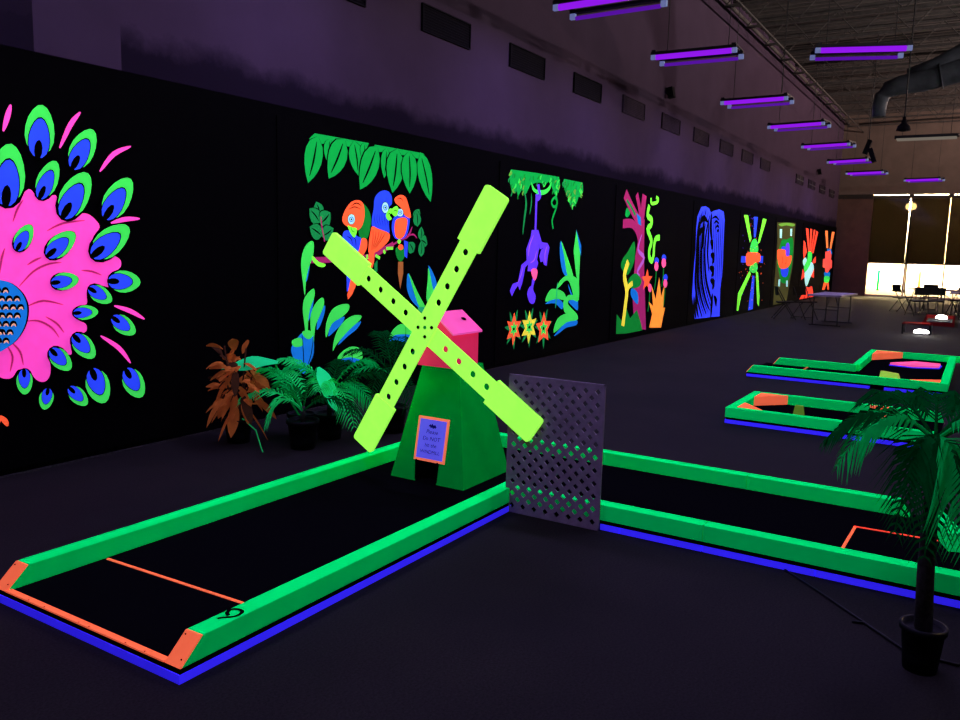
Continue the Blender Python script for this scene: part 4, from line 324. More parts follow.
  ('painted_jungle_leaf', [('sky_blue','s',0,[7062,586,7186,656,7521,640,7453,545,7311,564,7188,594]),('leaf_green','s',0,[7073,614,7140,706,7276,764,7433,736,7517,675,7538,623,7372,643,7187,650]),('black','t',12,[7369,750,7381,650,7361,552])]),
  ('painted_jungle_leaf', [('sky_blue','s',0,[7384,1209,7413,1335,7526,1101,7647,926,7490,1016,7408,1120]),('leaf_green','s',0,[7419,1335,7590,1118,7760,921,7647,926,7533,1101])]),
  ('painted_jungle_leaf', [('sky_blue','s',0,[7800,1419,7936,1284,7993,1144,7936,1077,7874,1207]),('leaf_green','s',0,[7804,1394,7881,1187,7925,1077,7819,969,7770,1053,7791,1248])]),
  ('painted_jungle_leaf', [('teal','s',0,[7605,934,7753,933,7748,868,7655,883])]),
 ],
 'monkey': [
  ('painted_canopy', [('jungle','p',0,[9736,2696,10451,2714,11191,2720,11241,2605,11193,2482,11095,2493,11060,2448,10975,2551,10856,2626,10750,2568,10603,2589,10461,2578,10291,2532,10197,2414,10132,2378,10060,2452,9951,2350,9914,2426,9787,2386,9716,2519,9707,2655]),('dull_green','t',30,[9711,2586,9682,2550,9681,2519]),('leaf_green','t',30,[11141,2489,11133,2451,11085,2414]),('leaf_green','t',30,[10696,2624,10673,2586,10717,2557]),('dull_green','t',30,[10698,2626,10690,2590,10656,2554]),('moss','t',30,[10117,2439,10077,2402,10092,2371]),('leaf_green','t',30,[9881,2519,9874,2484,9834,2451]),('dull_green','t',30,[10088,2547,10074,2512,10077,2481]),('leaf_green','t',30,[10040,2528,10032,2493,10010,2460]),('forest','t',30,[9785,2508,9750,2471,9790,2443]),('dull_green','t',30,[10496,2596,10495,2561,10463,2526]),('forest','t',30,[9956,2377,9942,2342,9947,2311]),('dull_green','t',30,[9895,2460,9891,2425,9860,2392]),('dull_green','t',30,[10290,2659,10287,2623,10249,2588]),('leaf_green','t',30,[10759,2609,10747,2571,10686,2534]),('dull_green','t',30,[11126,2550,11079,2509,11098,2477]),('forest','t',30,[10374,2668,10370,2633,10392,2603]),('leaf_green','t',30,[9732,2686,9716,2651,9676,2617]),('moss','t',30,[10115,2646,10116,2611,10058,2575]),('moss','t',30,[10110,2514,10088,2478,10076,2446]),('leaf_green','t',30,[10920,2692,10919,2655,10884,2619]),('forest','t',30,[11018,2520,10994,2481,10979,2447]),('leaf_green','t',30,[11107,2512,11100,2475,11089,2440]),('moss','t',30,[9723,2669,9700,2634,9683,2602]),('dull_green','t',30,[9809,2648,9777,2612,9795,2582]),('forest','t',30,[10051,2544,10059,2510,10066,2479]),('dull_green','t',30,[9777,2406,9764,2372,9740,2339]),('moss','t',30,[11221,2602,11202,2563,11166,2526]),('dull_green','t',30,[11096,2639,11050,2598,11058,2565]),('leaf_green','t',30,[10626,2698,10588,2659,10589,2626]),('forest','t',30,[9839,2654,9829,2619,9820,2588]),('dull_green','t',30,[11103,2718,11097,2681,11081,2645]),('forest','t',30,[10723,2623,10711,2585,10745,2555]),('leaf_green','t',30,[11156,2606,11106,2565,11177,2536]),('forest','t',30,[10122,2670,10107,2634,10139,2606]),('moss','t',30,[11098,2665,11049,2625,11058,2591]),('moss','t',30,[9828,2454,9787,2417,9847,2390]),('leaf_green','t',30,[9957,2595,9959,2561,9938,2529]),('forest','t',30,[10108,2600,10110,2565,10118,2534]),('forest','t',30,[11078,2638,11049,2599,11061,2566]),('dull_green','t',30,[10014,2631,9987,2594,10029,2566]),('forest','t',30,[10545,2701,10532,2664,10478,2627]),('moss','t',30,[9727,2678,9732,2644,9663,2608]),('leaf_green','t',30,[11194,2681,11148,2640,11133,2605]),('moss','t',30,[10006,2568,9977,2532,9992,2502]),('forest','t',30,[11005,2686,10984,2648,10966,2613])]),
  ('painted_canopy', [('jungle','p',0,[11351,2703,12019,2701,12053,2577,11978,2464,11890,2476,11855,2403,11756,2326,11674,2303,11588,2334,11517,2435,11385,2547,11316,2645]),('dull_green','t',30,[11818,2649,11778,2607,11815,2574]),('leaf_green','t',30,[11589,2467,11574,2427,11507,2388]),('moss','t',30,[12021,2569,11967,2525,12048,2495]),('forest','t',30,[11643,2540,11629,2500,11579,2462]),('dull_green','t',30,[11852,2569,11856,2530,11866,2495]),('dull_green','t',30,[11495,2700,11477,2660,11472,2625]),('moss','t',30,[11781,2567,11751,2526,11770,2491]),('dull_green','t',30,[11472,2655,11443,2615,11447,2580]),('dull_green','t',30,[11811,2632,11773,2590,11732,2552]),('forest','t',30,[11992,2653,11948,2611,11964,2576]),('dull_green','t',30,[11649,2375,11641,2335,11606,2298]),('moss','t',30,[11979,2592,11981,2552,11996,2517]),('forest','t',30,[11737,2699,11686,2656,11664,2619]),('moss','t',30,[11383,2679,11365,2640,11317,2601]),('moss','t',30,[11763,2582,11709,2539,11739,2506]),('moss','t',30,[11987,2700,11964,2658,11997,2625]),('leaf_green','t',30,[11710,2337,11671,2296,11681,2261]),('moss','t',30,[11987,2679,11944,2636,11957,2601]),('moss','t',30,[11612,2462,11583,2422,11545,2384]),('forest','t',30,[11392,2676,11402,2639,11380,2603]),('forest','t',30,[11830,2387,11775,2345,11799,2310]),('forest','t',30,[11424,2580,11422,2542,11388,2505]),('dull_green','t',30,[12000,2681,11957,2638,11980,2604]),('dull_green','t',30,[11340,2667,11289,2625,11319,2593]),('leaf_green','t',30,[11717,2449,11703,2409,11648,2370]),('forest','t',30,[11670,2459,11622,2418,11659,2385]),('moss','t',30,[11529,2546,11528,2508,11505,2471]),('moss','t',30,[11692,2360,11650,2319,11656,2284]),('dull_green','t',30,[11367,2648,11333,2608,11300,2571]),('leaf_green','t',30,[11544,2437,11511,2396,11568,2365]),('forest','t',30,[11425,2617,11429,2579,11346,2538]),('dull_green','t',30,[11386,2667,11336,2625,11365,2593]),('leaf_green','t',30,[12013,2564,11983,2523,11973,2486]),('forest','t',30,[11541,2522,11510,2481,11562,2450]),('dull_green','t',30,[11456,2541,11428,2501,11481,2469]),('moss','t',30,[11491,2544,11453,2503,11415,2466]),('leaf_green','t',30,[11943,2605,11916,2564,11947,2530]),('leaf_green','t',30,[11757,2433,11737,2393,11784,2360]),('moss','t',30,[12001,2535,11957,2492,11991,2458]),('dull_green','t',30,[11589,2675,11592,2637,11572,2601]),('forest','t',30,[11511,2665,11485,2624,11436,2586]),('dull_green','t',30,[11465,2522,11466,2484,11429,2447]),('moss','t',30,[11739,2463,11704,2422,11742,2389]),('moss','t',30,[11555,2507,11540,2467,11475,2428]),('leaf_green','t',30,[11967,2587,11939,2546,11977,2513])]),
  ('painted_vine', [('leaf_green','s',0,[10288,2572,10379,2499,10504,2476,10719,2499,10843,2558,10912,2630,10883,2528,10777,2454,10616,2415,10455,2424,10329,2471])]),
  ('painted_vine', [('dull_green','t',50,[10094,2439,10156,2268,10120,2060,10085,1835])]),
  ('painted_vine', [('dull_green','t',30,[10299,2421,10309,2277,10269,2122])]),
  ('painted_vine', [('jungle','k',40,[11026,1945,10980,2045,11011,2132,11096,2255,11114,2358,11026,2403,10937,2330,11018,2268,11129,2325,11059,2456])]),
  ('painted_monkey', [('violet','k',70,[10498,2556,10521,2485,10563,2406,10485,2353,10456,2416]),('violet','k',55,[10456,2416,10458,2156,10460,1894]),('violet','p',0,[10349,1907,10545,1913,10667,1741,10852,1731,10925,1668,10879,1540,10851,1393,10765,1412,10734,1463,10652,1450,10607,1539,10665,1635,10583,1634,10540,1488,10582,1438,10524,1338,10392,1321,10261,1323,10279,1426,10190,1378,10148,1243,10109,1146,10049,1057,9994,1125,9909,1066,9831,980,9767,1059,9844,1153,9991,1178,10033,1294,10075,1415,10224,1476,10203,1635,10320,1808]),('violet','s',0,[10416,1214,10492,1200,10448,1062,10537,958,10491,854,10361,872,10274,993,10330,1091,10391,1114]),('hot_pink','s',0,[10365,1327,10469,1363,10563,1325,10534,1211,10460,1195]),('orchid','t',22,[10407,1834,10297,1685,10272,1537]),('orchid','t',20,[10514,1613,10459,1488,10331,1439]),('orchid','t',20,[10838,1693,10781,1565,10803,1437]),('orchid','t',18,[10127,1403,10070,1269,9968,1150]),('navy','t',15,[10577,1714,10610,1639,10718,1653])]),
  ('painted_flower', [('dull_green','p',0,[9909,518,9943,557,9982,579,10023,594,10067,603,10112,607,10160,605,10124,574,10085,550,10046,529,10004,515,9959,508]),('dull_green','p',0,[9909,518,9901,572,9909,621,9925,666,9946,710,9973,752,10005,792,10005,741,10000,691,9989,644,9973,598,9949,555]),('dull_green','p',0,[9909,518,9864,549,9835,587,9813,630,9797,675,9784,722,9778,773,9815,738,9847,701,9874,661,9896,619,9910,573]),('dull_green','p',0,[9909,518,9862,500,9817,499,9774,506,9732,520,9690,538,9650,562,9696,572,9741,575,9785,574,9828,566,9870,551]),('dull_green','p',0,[9909,518,9896,467,9870,428,9838,395,9801,365,9762,340,9717,318,9737,364,9761,405,9788,442,9821,475,9859,503]),('dull_green','p',0,[9909,518,9938,471,9950,423,9953,374,9951,325,9943,275,9929,225,9908,273,9894,321,9885,370,9882,418,9887,468]),('dull_green','p',0,[9909,518,9961,511,10002,490,10038,463,10071,431,10100,394,10126,353,10079,367,10037,386,9997,408,9961,436,9930,470]),('orange','p',0,[9907,753,9849,618,9716,643,9795,518,9719,388,9859,413,9896,284,9962,414,10098,387,10023,517,10115,620,9967,620]),('leaf_green','p',0,[9909,636,9881,569,9810,577,9852,518,9810,460,9881,467,9909,401,9938,467,10008,460,9966,518,10008,577,9938,569]),('black','p',0,[9939,518,9930,535,9909,542,9888,535,9880,518,9888,502,9909,495,9930,502])]),
  ('painted_flower', [('dull_green','p',0,[10361,511,10397,551,10439,573,10484,588,10530,598,10578,602,10629,601,10589,570,10548,544,10505,524,10461,509,10414,502]),('dull_green','p',0,[10361,511,10354,567,10363,617,10380,664,10402,709,10430,753,10463,794,10462,741,10455,690,10444,641,10427,594,10402,550]),('dull_green','p',0,[10361,511,10315,543,10284,583,10260,626,10242,673,10228,722,10220,774,10259,738,10292,700,10321,659,10344,615,10360,567]),('dull_green','p',0,[10361,511,10310,493,10263,493,10217,500,10171,513,10127,532,10083,556,10132,566,10180,569,10228,567,10274,560,10319,544]),('dull_green','p',0,[10361,511,10345,459,10316,418,10282,384,10244,353,10202,327,10155,304,10177,351,10204,393,10234,432,10268,466,10308,495]),('dull_green','p',0,[10361,511,10390,462,10402,413,10405,362,10403,311,10396,260,10382,208,10361,258,10347,307,10337,357,10334,408,10339,459]),('dull_green','p',0,[10361,511,10415,503,10458,482,10497,453,10532,420,10564,383,10592,340,10544,355,10498,375,10456,398,10418,427,10384,462]),('yellow','p',0,[10355,754,10304,618,10146,627,10239,509,10141,406,10301,405,10351,268,10420,405,10567,382,10483,515,10573,631,10427,613]),('leaf_green','p',0,[10361,633,10330,564,10255,572,10300,511,10255,450,10330,459,10361,390,10391,459,10466,450,10422,511,10466,572,10391,564]),('black','p',0,[10392,511,10383,528,10361,535,10338,528,10329,511,10338,494,10361,487,10383,494])]),
  ('painted_flower', [('dull_green','p',0,[10813,464,10852,504,10898,527,10945,543,10995,552,11046,557,11099,556,11056,525,11012,499,10966,478,10919,462,10868,455]),('dull_green','p',0,[10813,464,10807,521,10817,573,10835,622,10859,668,10887,713,10922,756,10920,701,10912,649,10899,598,10881,549,10855,503]),('dull_green','p',0,[10813,464,10765,497,10733,538,10708,583,10688,631,10673,682,10663,735,10703,699,10738,659,10768,616,10793,571,10810,521]),('dull_green','p',0,[10813,464,10759,446,10709,446,10659,453,10611,467,10563,485,10517,510,10569,520,10620,523,10670,521,10719,513,10767,497]),('dull_green','p',0,[10813,464,10794,410,10763,368,10727,332,10686,301,10642,273,10594,250,10618,298,10647,341,10679,381,10716,417,10758,447]),('dull_green','p',0,[10813,464,10842,413,10854,362,10858,310,10856,257,10849,204,10835,151,10814,202,10800,253,10790,305,10786,357,10791,410]),('dull_green','p',0,[10813,464,10869,455,10915,433,10956,403,10994,369,11029,331,11060,287,11009,302,10961,323,10917,348,10875,377,10839,413]),('orange','p',0,[10811,715,10732,562,10568,549,10687,430,10656,263,10822,338,10981,272,10938,428,11055,557,10883,569]),('leaf_green','p',0,[10813,589,10774,515,10689,503,10751,444,10736,362,10813,401,10889,362,10875,444,10936,503,10851,515]),('black','p',0,[10847,464,10837,481,10813,489,10789,481,10779,464,10789,446,10813,439,10837,446])]),
  ('painted_jungle_leaf', [('sky_blue','s',0,[11284,1773,11266,1568,11386,1302,11578,1224,11482,1462]),('leaf_green','s',0,[11290,1773,11517,1542,11766,1237,11628,1223,11536,1273,11413,1542])]),
  ('painted_jungle_leaf', [('leaf_green','p',0,[11825,1952,11748,1625,11882,1241,11995,1094,11995,1682]),('sky_blue','p',0,[11804,1965,12025,1710,12029,1544,11949,1682,11868,1845])]),
  ('painted_jungle_leaf', [('sky_blue','s',0,[11589,1110,11798,911,11967,843,11976,759,11734,914]),('leaf_green','s',0,[11187,1040,11279,1149,11514,1241,11780,1229,11985,1128,12013,847,11868,853,11650,1130,11491,1161,11315,1084])]),
  ('painted_jungle_leaf', [('sky_blue','s',0,[10829,831,11182,900,11442,816,11408,718,11159,824]),('leaf_green','s',0,[10837,864,10939,1008,11110,1048,11446,984,11518,862,11182,892]),('teal','t',40,[11220,1145,11202,933,11183,748])]),
  ('painted_jungle_leaf', [('leaf_green','s',0,[11474,869,11668,935,11930,892,11969,821,11676,855,11632,780,11999,589,11570,641,11453,761]),('sky_blue','s',0,[11633,835,11804,850,11973,787,11984,674,11747,769])]),
  ('painted_jungle_leaf', [('sky_blue','s',0,[11171,325,11582,508,11967,517,11961,436,11590,419,11349,355]),('leaf_green','s',0,[11156,369,11269,582,11632,648,11958,602,11980,516,11583,503])]),
 ],
 'tree': [
  ('painted_tree', [('plum','k',200,[13853,2655,14221,2410,14674,2156]),('plum','k',130,[14419,2686,14600,2430,14703,2117]),('plum','k',220,[14819,2697,14773,2399,14708,2077]),('plum','k',160,[13822,2124,14259,2141,14550,2013,14688,1837]),('plum','p',0,[14557,2191,14888,2245,14940,1679,15014,1269,15285,117,14648,180,14472,793,14491,1275,14506,1555,14626,1876]),('orchid','t',90,[14783,1959,14633,1676,14965,1516,14658,1273,14784,1190]),('sky_blue','p',0,[14447,2344,14679,2276,14725,2118,14563,2152]),('dull_green','k',60,[13940,2547,14163,2446,14398,2302])]),
  ('painted_snake', [('lime','k',65,[15174,2664,15213,2564,15475,2592,15587,2657,15457,2698]),('lime','k',115,[15102,2517,15037,2332,15262,2260,15254,2157,15078,2069,15215,1950,15330,1829,15233,1682,15256,1537,15412,1466,15488,1601,15486,1769,15564,1896,15784,1926])]),
  ('painted_leaf', [('forest','s',0,[14413,1823,14479,1515,14323,1309,14123,1209,13822,1360,13904,1514,14118,1631])]),
  ('painted_leaf', [('forest','s',0,[14210,1112,14552,1234,14876,1107,14781,978,14316,967])]),
  ('painted_leaf', [('forest','p',0,[13745,151,13729,511,13972,379,14149,627,14397,393,14732,537,14977,273,15082,119,14218,122])]),
  ('painted_leaf', [('jungle','s',0,[13958,2415,14127,2328,14012,2246,13904,2280])]),
  ('painted_stalk', [('yellow','k',140,[14049,275,14125,648,14162,924,14008,1203,14163,1455]),('yellow','k',100,[14143,825,14228,981,14435,1052])]),
  ('painted_butterfly', [('sky_blue','s',0,[14405,956,14718,865,14772,650,14574,700,14367,837])]),
  ('painted_flower', [('orange','p',0,[15182,1312,15103,1172,14897,1160,15054,1062,15006,914,15182,993,15358,914,15311,1062,15468,1160,15262,1172])]),
  ('painted_bud', [('forest','k',40,[15375,936,15378,682,15326,472]),('hot_pink','p',0,[15473,933,15466,891,15435,861,15388,851,15337,864,15297,896,15278,939,15284,981,15314,1011,15361,1021,15412,1008,15453,976])]),
  ('painted_bud', [('forest','k',40,[15677,1355,15681,1099,15628,886]),('blue','p',0,[15797,1466,15786,1432,15744,1407,15683,1398,15619,1407,15569,1432,15547,1466,15558,1500,15600,1525,15660,1534,15724,1525,15775,1500]),('hot_pink','p',0,[15791,1355,15783,1308,15747,1273,15692,1261,15634,1275,15587,1309,15565,1356,15572,1403,15608,1437,15662,1449,15720,1436,15767,1402])]),
  ('painted_bud', [('forest','k',40,[16101,1422,16107,1160,16052,943]),('blue','p',0,[16228,1527,16216,1492,16172,1466,16108,1457,16041,1466,15990,1492,15966,1526,15978,1561,16021,1586,16084,1596,16151,1587,16204,1562]),('hot_pink','p',0,[16233,1422,16223,1374,16181,1339,16117,1326,16050,1340,15996,1375,15971,1423,15980,1470,16022,1505,16085,1518,16152,1505,16207,1470])]),
  ('painted_bud', [('forest','k',40,[16265,1003,16271,737,16216,518]),('blue','p',0,[16392,1120,16380,1085,16336,1060,16270,1052,16202,1063,16149,1090,16126,1125,16137,1160,16181,1185,16246,1193,16314,1183,16368,1156]),('hot_pink','p',0,[16386,1000,16378,956,16339,925,16281,914,16219,928,16169,962,16146,1006,16154,1050,16192,1081,16250,1092,16312,1079,16362,1045])]),
  ('painted_grass', [('amber','p',0,[15450,148,15581,407,15344,666,15605,569,15466,976,15734,701,15877,1138,16048,733,16220,956,16205,505,16339,498,16218,273,16155,98])]),
 ],
 'zebra': [
  ('painted_zebra', [('zebra_blue','p',0,[18190,2444,18441,2672,18755,2705,19051,2668,19218,2581,19430,2633,19878,2690,20284,2659,20433,2456,20526,1750,20527,1079,20439,766,20542,73,19786,100,19330,109,18467,136,18154,671,18153,1200,18206,1724,18159,2204]),('black','t',150,[19156,2528,18951,2147,18926,1607,19173,1017,19592,618,19787,435]),('black','t',150,[18814,2635,18640,2138,18689,1523,18848,981,19234,545,19641,266]),('black','t',150,[18544,2581,18400,2091,18475,1482,18566,988,18897,559,19356,195]),('black','t',150,[18383,2492,18265,2087,18302,1523,18331,993,18621,529,19029,149]),('black','t',150,[19059,2441,19123,2027,19159,1609,19373,1184]),('black','t',150,[18709,2467,18751,2018,18757,1730]),('black','t',150,[18307,2208,18505,2377,18746,2428,19020,2357]),('black','t',150,[18271,1926,18501,2134,18729,2182]),('black','t',150,[18420,826,18490,493,18744,145]),('black','t',150,[18290,666,18368,416,18563,139]),('black','t',70,[18984,2582,18794,2143,18807,1565,19010,999,19411,581,19714,350]),('black','t',70,[18678,2608,18520,2114,18581,1503,18706,985,19064,552,19498,230]),('black','t',70,[18463,2536,18332,2089,18388,1503,18447,990,18758,544,19191,172]),('black','t',200,[19264,2575,19266,2241,19438,1950]),('black','t',200,[19294,1926,19492,1845,19426,1738]),('black','t',200,[19395,1610,19683,1547,19565,1396]),('black','t',200,[19374,1312,19728,1222,19574,1095]),('black','t',200,[19502,1010,19830,916,19705,788]),('black','t',200,[19762,677,19756,436,19759,84]),('black','t',200,[19902,606,20184,417,19981,603]),('black','t',55,[19466,2479,19547,1739,19624,1007]),('black','t',55,[19607,2528,19699,1741,19784,982]),('black','t',55,[19749,2577,19854,1743,19945,957]),('black','t',55,[19903,2584,20011,1744,20109,931]),('black','t',55,[20070,2549,20169,1746,20276,905]),('black','t',55,[20239,2513,20330,1748,20445,878]),('black','t',55,[20411,2477,20493,1750,20616,851]),('black','t',60,[19322,2452,19612,2507,19939,2436]),('black','t',60,[19470,2332,19697,2404,19962,2342]),('black','t',60,[19620,2210,19784,2301,19985,2247]),('black','t',60,[19773,2086,19871,2196,20007,2153])]),
 ],
 'starburst': [
  ('painted_ray', [('lime','p',0,[22270,2673,22694,2683,23254,2078,23108,1952])]),
  ('painted_ray', [('lime','p',0,[24446,2671,24906,2665,24262,1988,24016,1932])]),
  ('painted_ray', [('blue','p',0,[23365,2674,23827,2685,23724,2114,23515,2109])]),
  ('painted_ray', [('lime','p',0,[23293,1183,23484,1095,22570,506,22352,114,22196,132,22222,592])]),
  ('painted_ray', [('lime','p',0,[24033,1175,24312,1120,24707,426,24734,121,24501,222])]),
  ('painted_ray', [('blue','p',0,[23685,1051,23928,1022,23998,79,23457,55])]),
  ('painted_core', [('leaf_green','s',0,[23392,2031,23803,2065,24110,1842,24030,1677,23293,1672,23185,1830]),('leaf_green','s',0,[23393,1332,24000,1421,24213,1224,23772,1116,23285,1208]),('blue','p',0,[22288,1588,22815,1580,22863,1414,22279,1415]),('blue','p',0,[24318,1597,24813,1599,24834,1393,24377,1410]),('orange','s',0,[22814,1654,23492,1698,24341,1664,24475,1451,23896,1411,23497,1332,22901,1350])]),
  ('painted_speckle', [('orange','p',0,[23701,1214,23688,1204,23654,1204,23634,1215,23648,1225,23681,1225]),('orange','p',0,[22865,1481,22852,1471,22820,1471,22802,1481,22815,1491,22846,1491]),('violet','p',0,[23251,2611,23238,2600,23205,2599,23186,2608,23199,2619,23232,2620]),('orange','p',0,[24717,1072,24702,1061,24665,1061,24644,1073,24658,1083,24695,1083]),('orange','p',0,[22980,1592,22967,1582,22935,1582,22916,1592,22929,1602,22961,1603]),('violet','p',0,[24022,1657,24008,1646,23973,1646,23953,1656,23967,1667,24001,1667]),('orange','p',0,[23087,2412,23074,2402,23042,2401,23023,2410,23036,2421,23068,2422]),('orange','p',0,[24150,1400,24135,1389,24100,1389,24080,1400,24094,1411,24129,1411]),('violet','p',0,[23549,2476,23536,2465,23503,2464,23483,2473,23496,2484,23530,2486]),('orange','p',0,[23623,140,23609,130,23575,132,23555,143,23569,153,23603,152]),('violet','p',0,[23268,2417,23254,2406,23222,2405,23203,2415,23216,2425,23248,2427]),('orange','p',0,[24529,1765,24515,1754,24479,1754,24458,1764,24472,1775,24508,1775]),('violet','p',0,[23106,789,23093,779,23060,780,23041,791,23054,801,23087,800]),('orange','p',0,[22207,1149,22195,1139,22164,1139,22147,1150,22159,1159,22189,1159]),('violet','p',0,[22761,548,22748,538,22716,539,22698,550,22710,560,22742,559]),('orange','p',0,[24370,1604,24355,1593,24320,1593,24299,1604,24313,1615,24349,1615]),('violet','p',0,[23983,1982,23969,1971,23935,1970,23914,1981,23928,1991,23962,1992]),('violet','p',0,[23742,1828,23728,1817,23694,1817,23674,1827,23688,1838,23722,1838]),('orange','p',0,[23736,1316,23722,1306,23688,1306,23668,1316,23682,1327,23716,1327]),('violet','p',0,[23405,1684,23392,1673,23359,1673,23339,1683,23353,1694,23386,1694]),('orange','p',0,[22387,1168,22374,1158,22343,1158,22325,1168,22338,1178,22368,1178]),('orange','p',0,[23736,693,23722,682,23688,683,23668,695,23682,705,23716,704]),('violet','p',0,[22891,2691,22878,2680,22846,2679,22828,2688,22841,2699,22872,2700]),('orange','p',0,[23833,351,23819,341,23785,342,23765,354,23779,364,23813,362]),('orange','p',0,[23065,2053,23052,2042,23020,2041,23001,2051,23014,2062,23046,2062]),('violet','p',0,[22324,2136,22312,2126,22281,2125,22263,2134,22276,2145,22306,2145]),('orange','p',0,[23086,2238,23073,2228,23041,2227,23022,2236,23035,2247,23067,2248]),('violet','p',0,[23983,521,23969,510,23934,512,23913,523,23927,533,23962,532]),('orange','p',0,[24057,991,24043,981,24008,981,23987,992,24002,1003,24036,1002]),('violet','p',0,[23072,2618,23059,2607,23027,2606,23008,2615,23021,2626,23053,2627]),('orange','p',0,[24411,876,24396,866,24361,867,24340,878,24354,889,24390,888]),('orange','p',0,[23802,2091,23788,2080,23754,2079,23734,2089,23748,2100,23781,2101]),('violet','p',0,[23293,1865,23279,1854,23247,1854,23227,1864,23241,1874,23273,1875]),('orange','p',0,[23561,629,23548,619,23514,620,23494,631,23508,641,23541,640]),('violet','p',0,[24259,1027,24245,1016,24209,1017,24188,1028,24203,1039,24238,1038]),('orange','p',0,[23563,1532,23550,1522,23516,1522,23497,1532,23510,1543,23544,1543]),('orange','p',0,[22958,1518,22945,1508,22913,1508,22894,1518,22907,1528,22939,1529]),('orange','p',0,[23181,1787,23168,1776,23135,1776,23116,1786,23129,1796,23162,1797]),('orange','p',0,[22866,1243,22853,1233,22821,1234,22802,1244,22815,1254,22847,1254]),('violet','p',0,[23676,2426,23662,2415,23629,2414,23609,2424,23622,2435,23656,2436]),('orange','p',0,[23941,1860,23927,1849,23893,1849,23872,1859,23886,1870,23921,1870]),('orange','p',0,[25043,1374,25028,1363,24991,1364,24969,1375,24984,1386,25021,1386]),('orange','p',0,[23378,1287,23365,1277,23332,1277,23312,1288,23325,1298,23359,1298]),('orange','p',0,[24748,1095,24734,1084,24697,1085,24675,1096,24690,1107,24727,1106]),('violet','p',0,[22505,1367,22493,1357,22462,1358,22443,1368,22456,1378,22487,1378]),('orange','p',0,[23527,1763,23513,1752,23480,1752,23460,1762,23474,1773,23507,1773]),('orange','p',0,[23322,340,23308,330,23275,332,23256,343,23269,353,23302,352]),('violet','p',0,[23067,2025,23054,2014,23022,2014,23003,2023,23016,2034,23048,2034]),('orange','p',0,[24232,1395,24218,1384,24183,1384,24162,1395,24176,1406,24212,1406]),('orange','p',0,[23672,967,23658,957,23625,958,23605,969,23618,979,23652,978]),('violet','p',0,[24134,1240,24120,1230,24085,1230,24064,1241,24078,1251,24113,1251]),('orange','p',0,[24593,1290,24579,1279,24542,1279,24521,1290,24536,1301,24572,1301]),('orange','p',0,[22952,1714,22939,1704,22907,1704,22889,1714,22901,1724,22933,1724]),('violet','p',0,[23146,1347,23133,1337,23100,1337,23081,1348,23094,1358,23127,1358]),('orange','p',0,[22288,2618,22275,2607,22245,2606,22227,2615,22240,2625,22270,2627]),('orange','p',0,[23413,2349,23399,2338,23366,2337,23347,2346,23360,2357,23393,2358]),('orange','p',0,[23027,1164,23013,1153,22981,1154,22962,1164,22975,1174,23007,1174]),('orange','p',0,[22890,2196,22877,2185,22845,2185,22827,2194,22839,2205,22871,2206]),('violet','p',0,[22374,1804,22362,1794,22331,1794,22313,1804,22325,1814,22356,1814]),('orange','p',0,[23178,2013,23164,2002,23132,2001,23113,2011,23126,2022,23158,2022]),('orange','p',0,[23037,2463,23024,2452,22992,2451,22974,2461,22987,2471,23019,2473]),('violet','p',0,[23258,2636,23244,2625,23212,2624,23193,2633,23206,2644,23238,2645]),('orange','p',0,[23544,1025,23530,1015,23497,1015,23477,1026,23490,1036,23524,1036]),('orange','p',0,[25041,290,25026,280,24989,281,24966,294,24981,304,25019,303]),('violet','p',0,[22327,1007,22314,997,22284,998,22266,1008,22278,1018,22309,1017]),('orange','p',0,[24997,804,24981,793,24944,794,24922,806,24937,816,24974,815]),('orange','p',0,[22815,1220,22802,1210,22770,1210,22751,1221,22764,1231,22796,1230]),('orange','p',0,[24278,732,24264,721,24229,722,24208,734,24222,744,24257,743]),('orange','p',0,[23056,1107,23043,1097,23010,1097,22991,1108,23005,1118,23037,1118]),('violet','p',0,[22471,1991,22458,1981,22428,1981,22410,1990,22422,2000,22453,2001]),('orange','p',0,[22875,1360,22862,1350,22830,1350,22811,1360,22824,1370,22856,1370]),('orange','p',0,[23692,852,23678,842,23644,843,23624,854,23638,864,23672,863]),('violet','p',0,[22706,1566,22693,1556,22662,1556,22644,1566,22656,1576,22688,1576]),('orange','p',0,[24650,1100,24635,1089,24599,1090,24577,1101,24592,1112,24628,1111]),('orange','p',0,[22511,1063,22499,1053,22468,1053,22449,1064,22462,1074,22493,1073])]),
 ],
 'owl': [
  ('painted_field', [('olive_dark','p',0,[26346,2635,29143,2723,29223,2072,29270,1299,28909,582,28707,126,28484,-70,26645,-101,26623,598,26586,1456,26556,2164])]),
  ('painted_border', [('moss','s',0,[26581,2588,27281,2652,28221,2688,29112,2671,28758,2592,27773,2593,26980,2536])]),
  ('painted_glow', [('forest','s',0,[27145,2082,27942,2147,28906,2218,29158,1712,29052,1198,28597,744,27625,766,27170,1068,26763,1456])]),
  ('painted_bar', [('ice','p',0,[26788,2444,27123,2455,27182,2169,26886,2172])]),
  ('painted_bar', [('ice','p',0,[28391,2505,28687,2515,28731,2275,28454,2278])]),
  ('painted_bar', [('ice','p',0,[27175,864,27425,869,27441,633,27184,649])]),
  ('painted_bar', [('ice','p',0,[28353,800,28623,804,28681,588,28427,606])]),
  ('painted_core', [('blue','s',0,[27280,1901,27942,1891,27908,1727,27392,1723]),('blue','s',0,[27407,1236,28536,1227,28444,950,27670,963]),('violet','s',0,[27883,1983,28382,2016,28549,1647,28054,1594]),('orange','s',0,[26653,1765,27310,1819,27880,1801,28074,1604,28932,1633,28874,1393,28295,1214,27149,1253]),('black','t',50,[27436,1602,27583,1456,27479,1358]),('black','t',50,[28045,1555,28125,1405,28003,1346])]),
 ],
 'fireburst': [
  ('painted_ray', [('red_orange','p',0,[31092,2619,31571,2608,32243,1790,31949,1759])]),
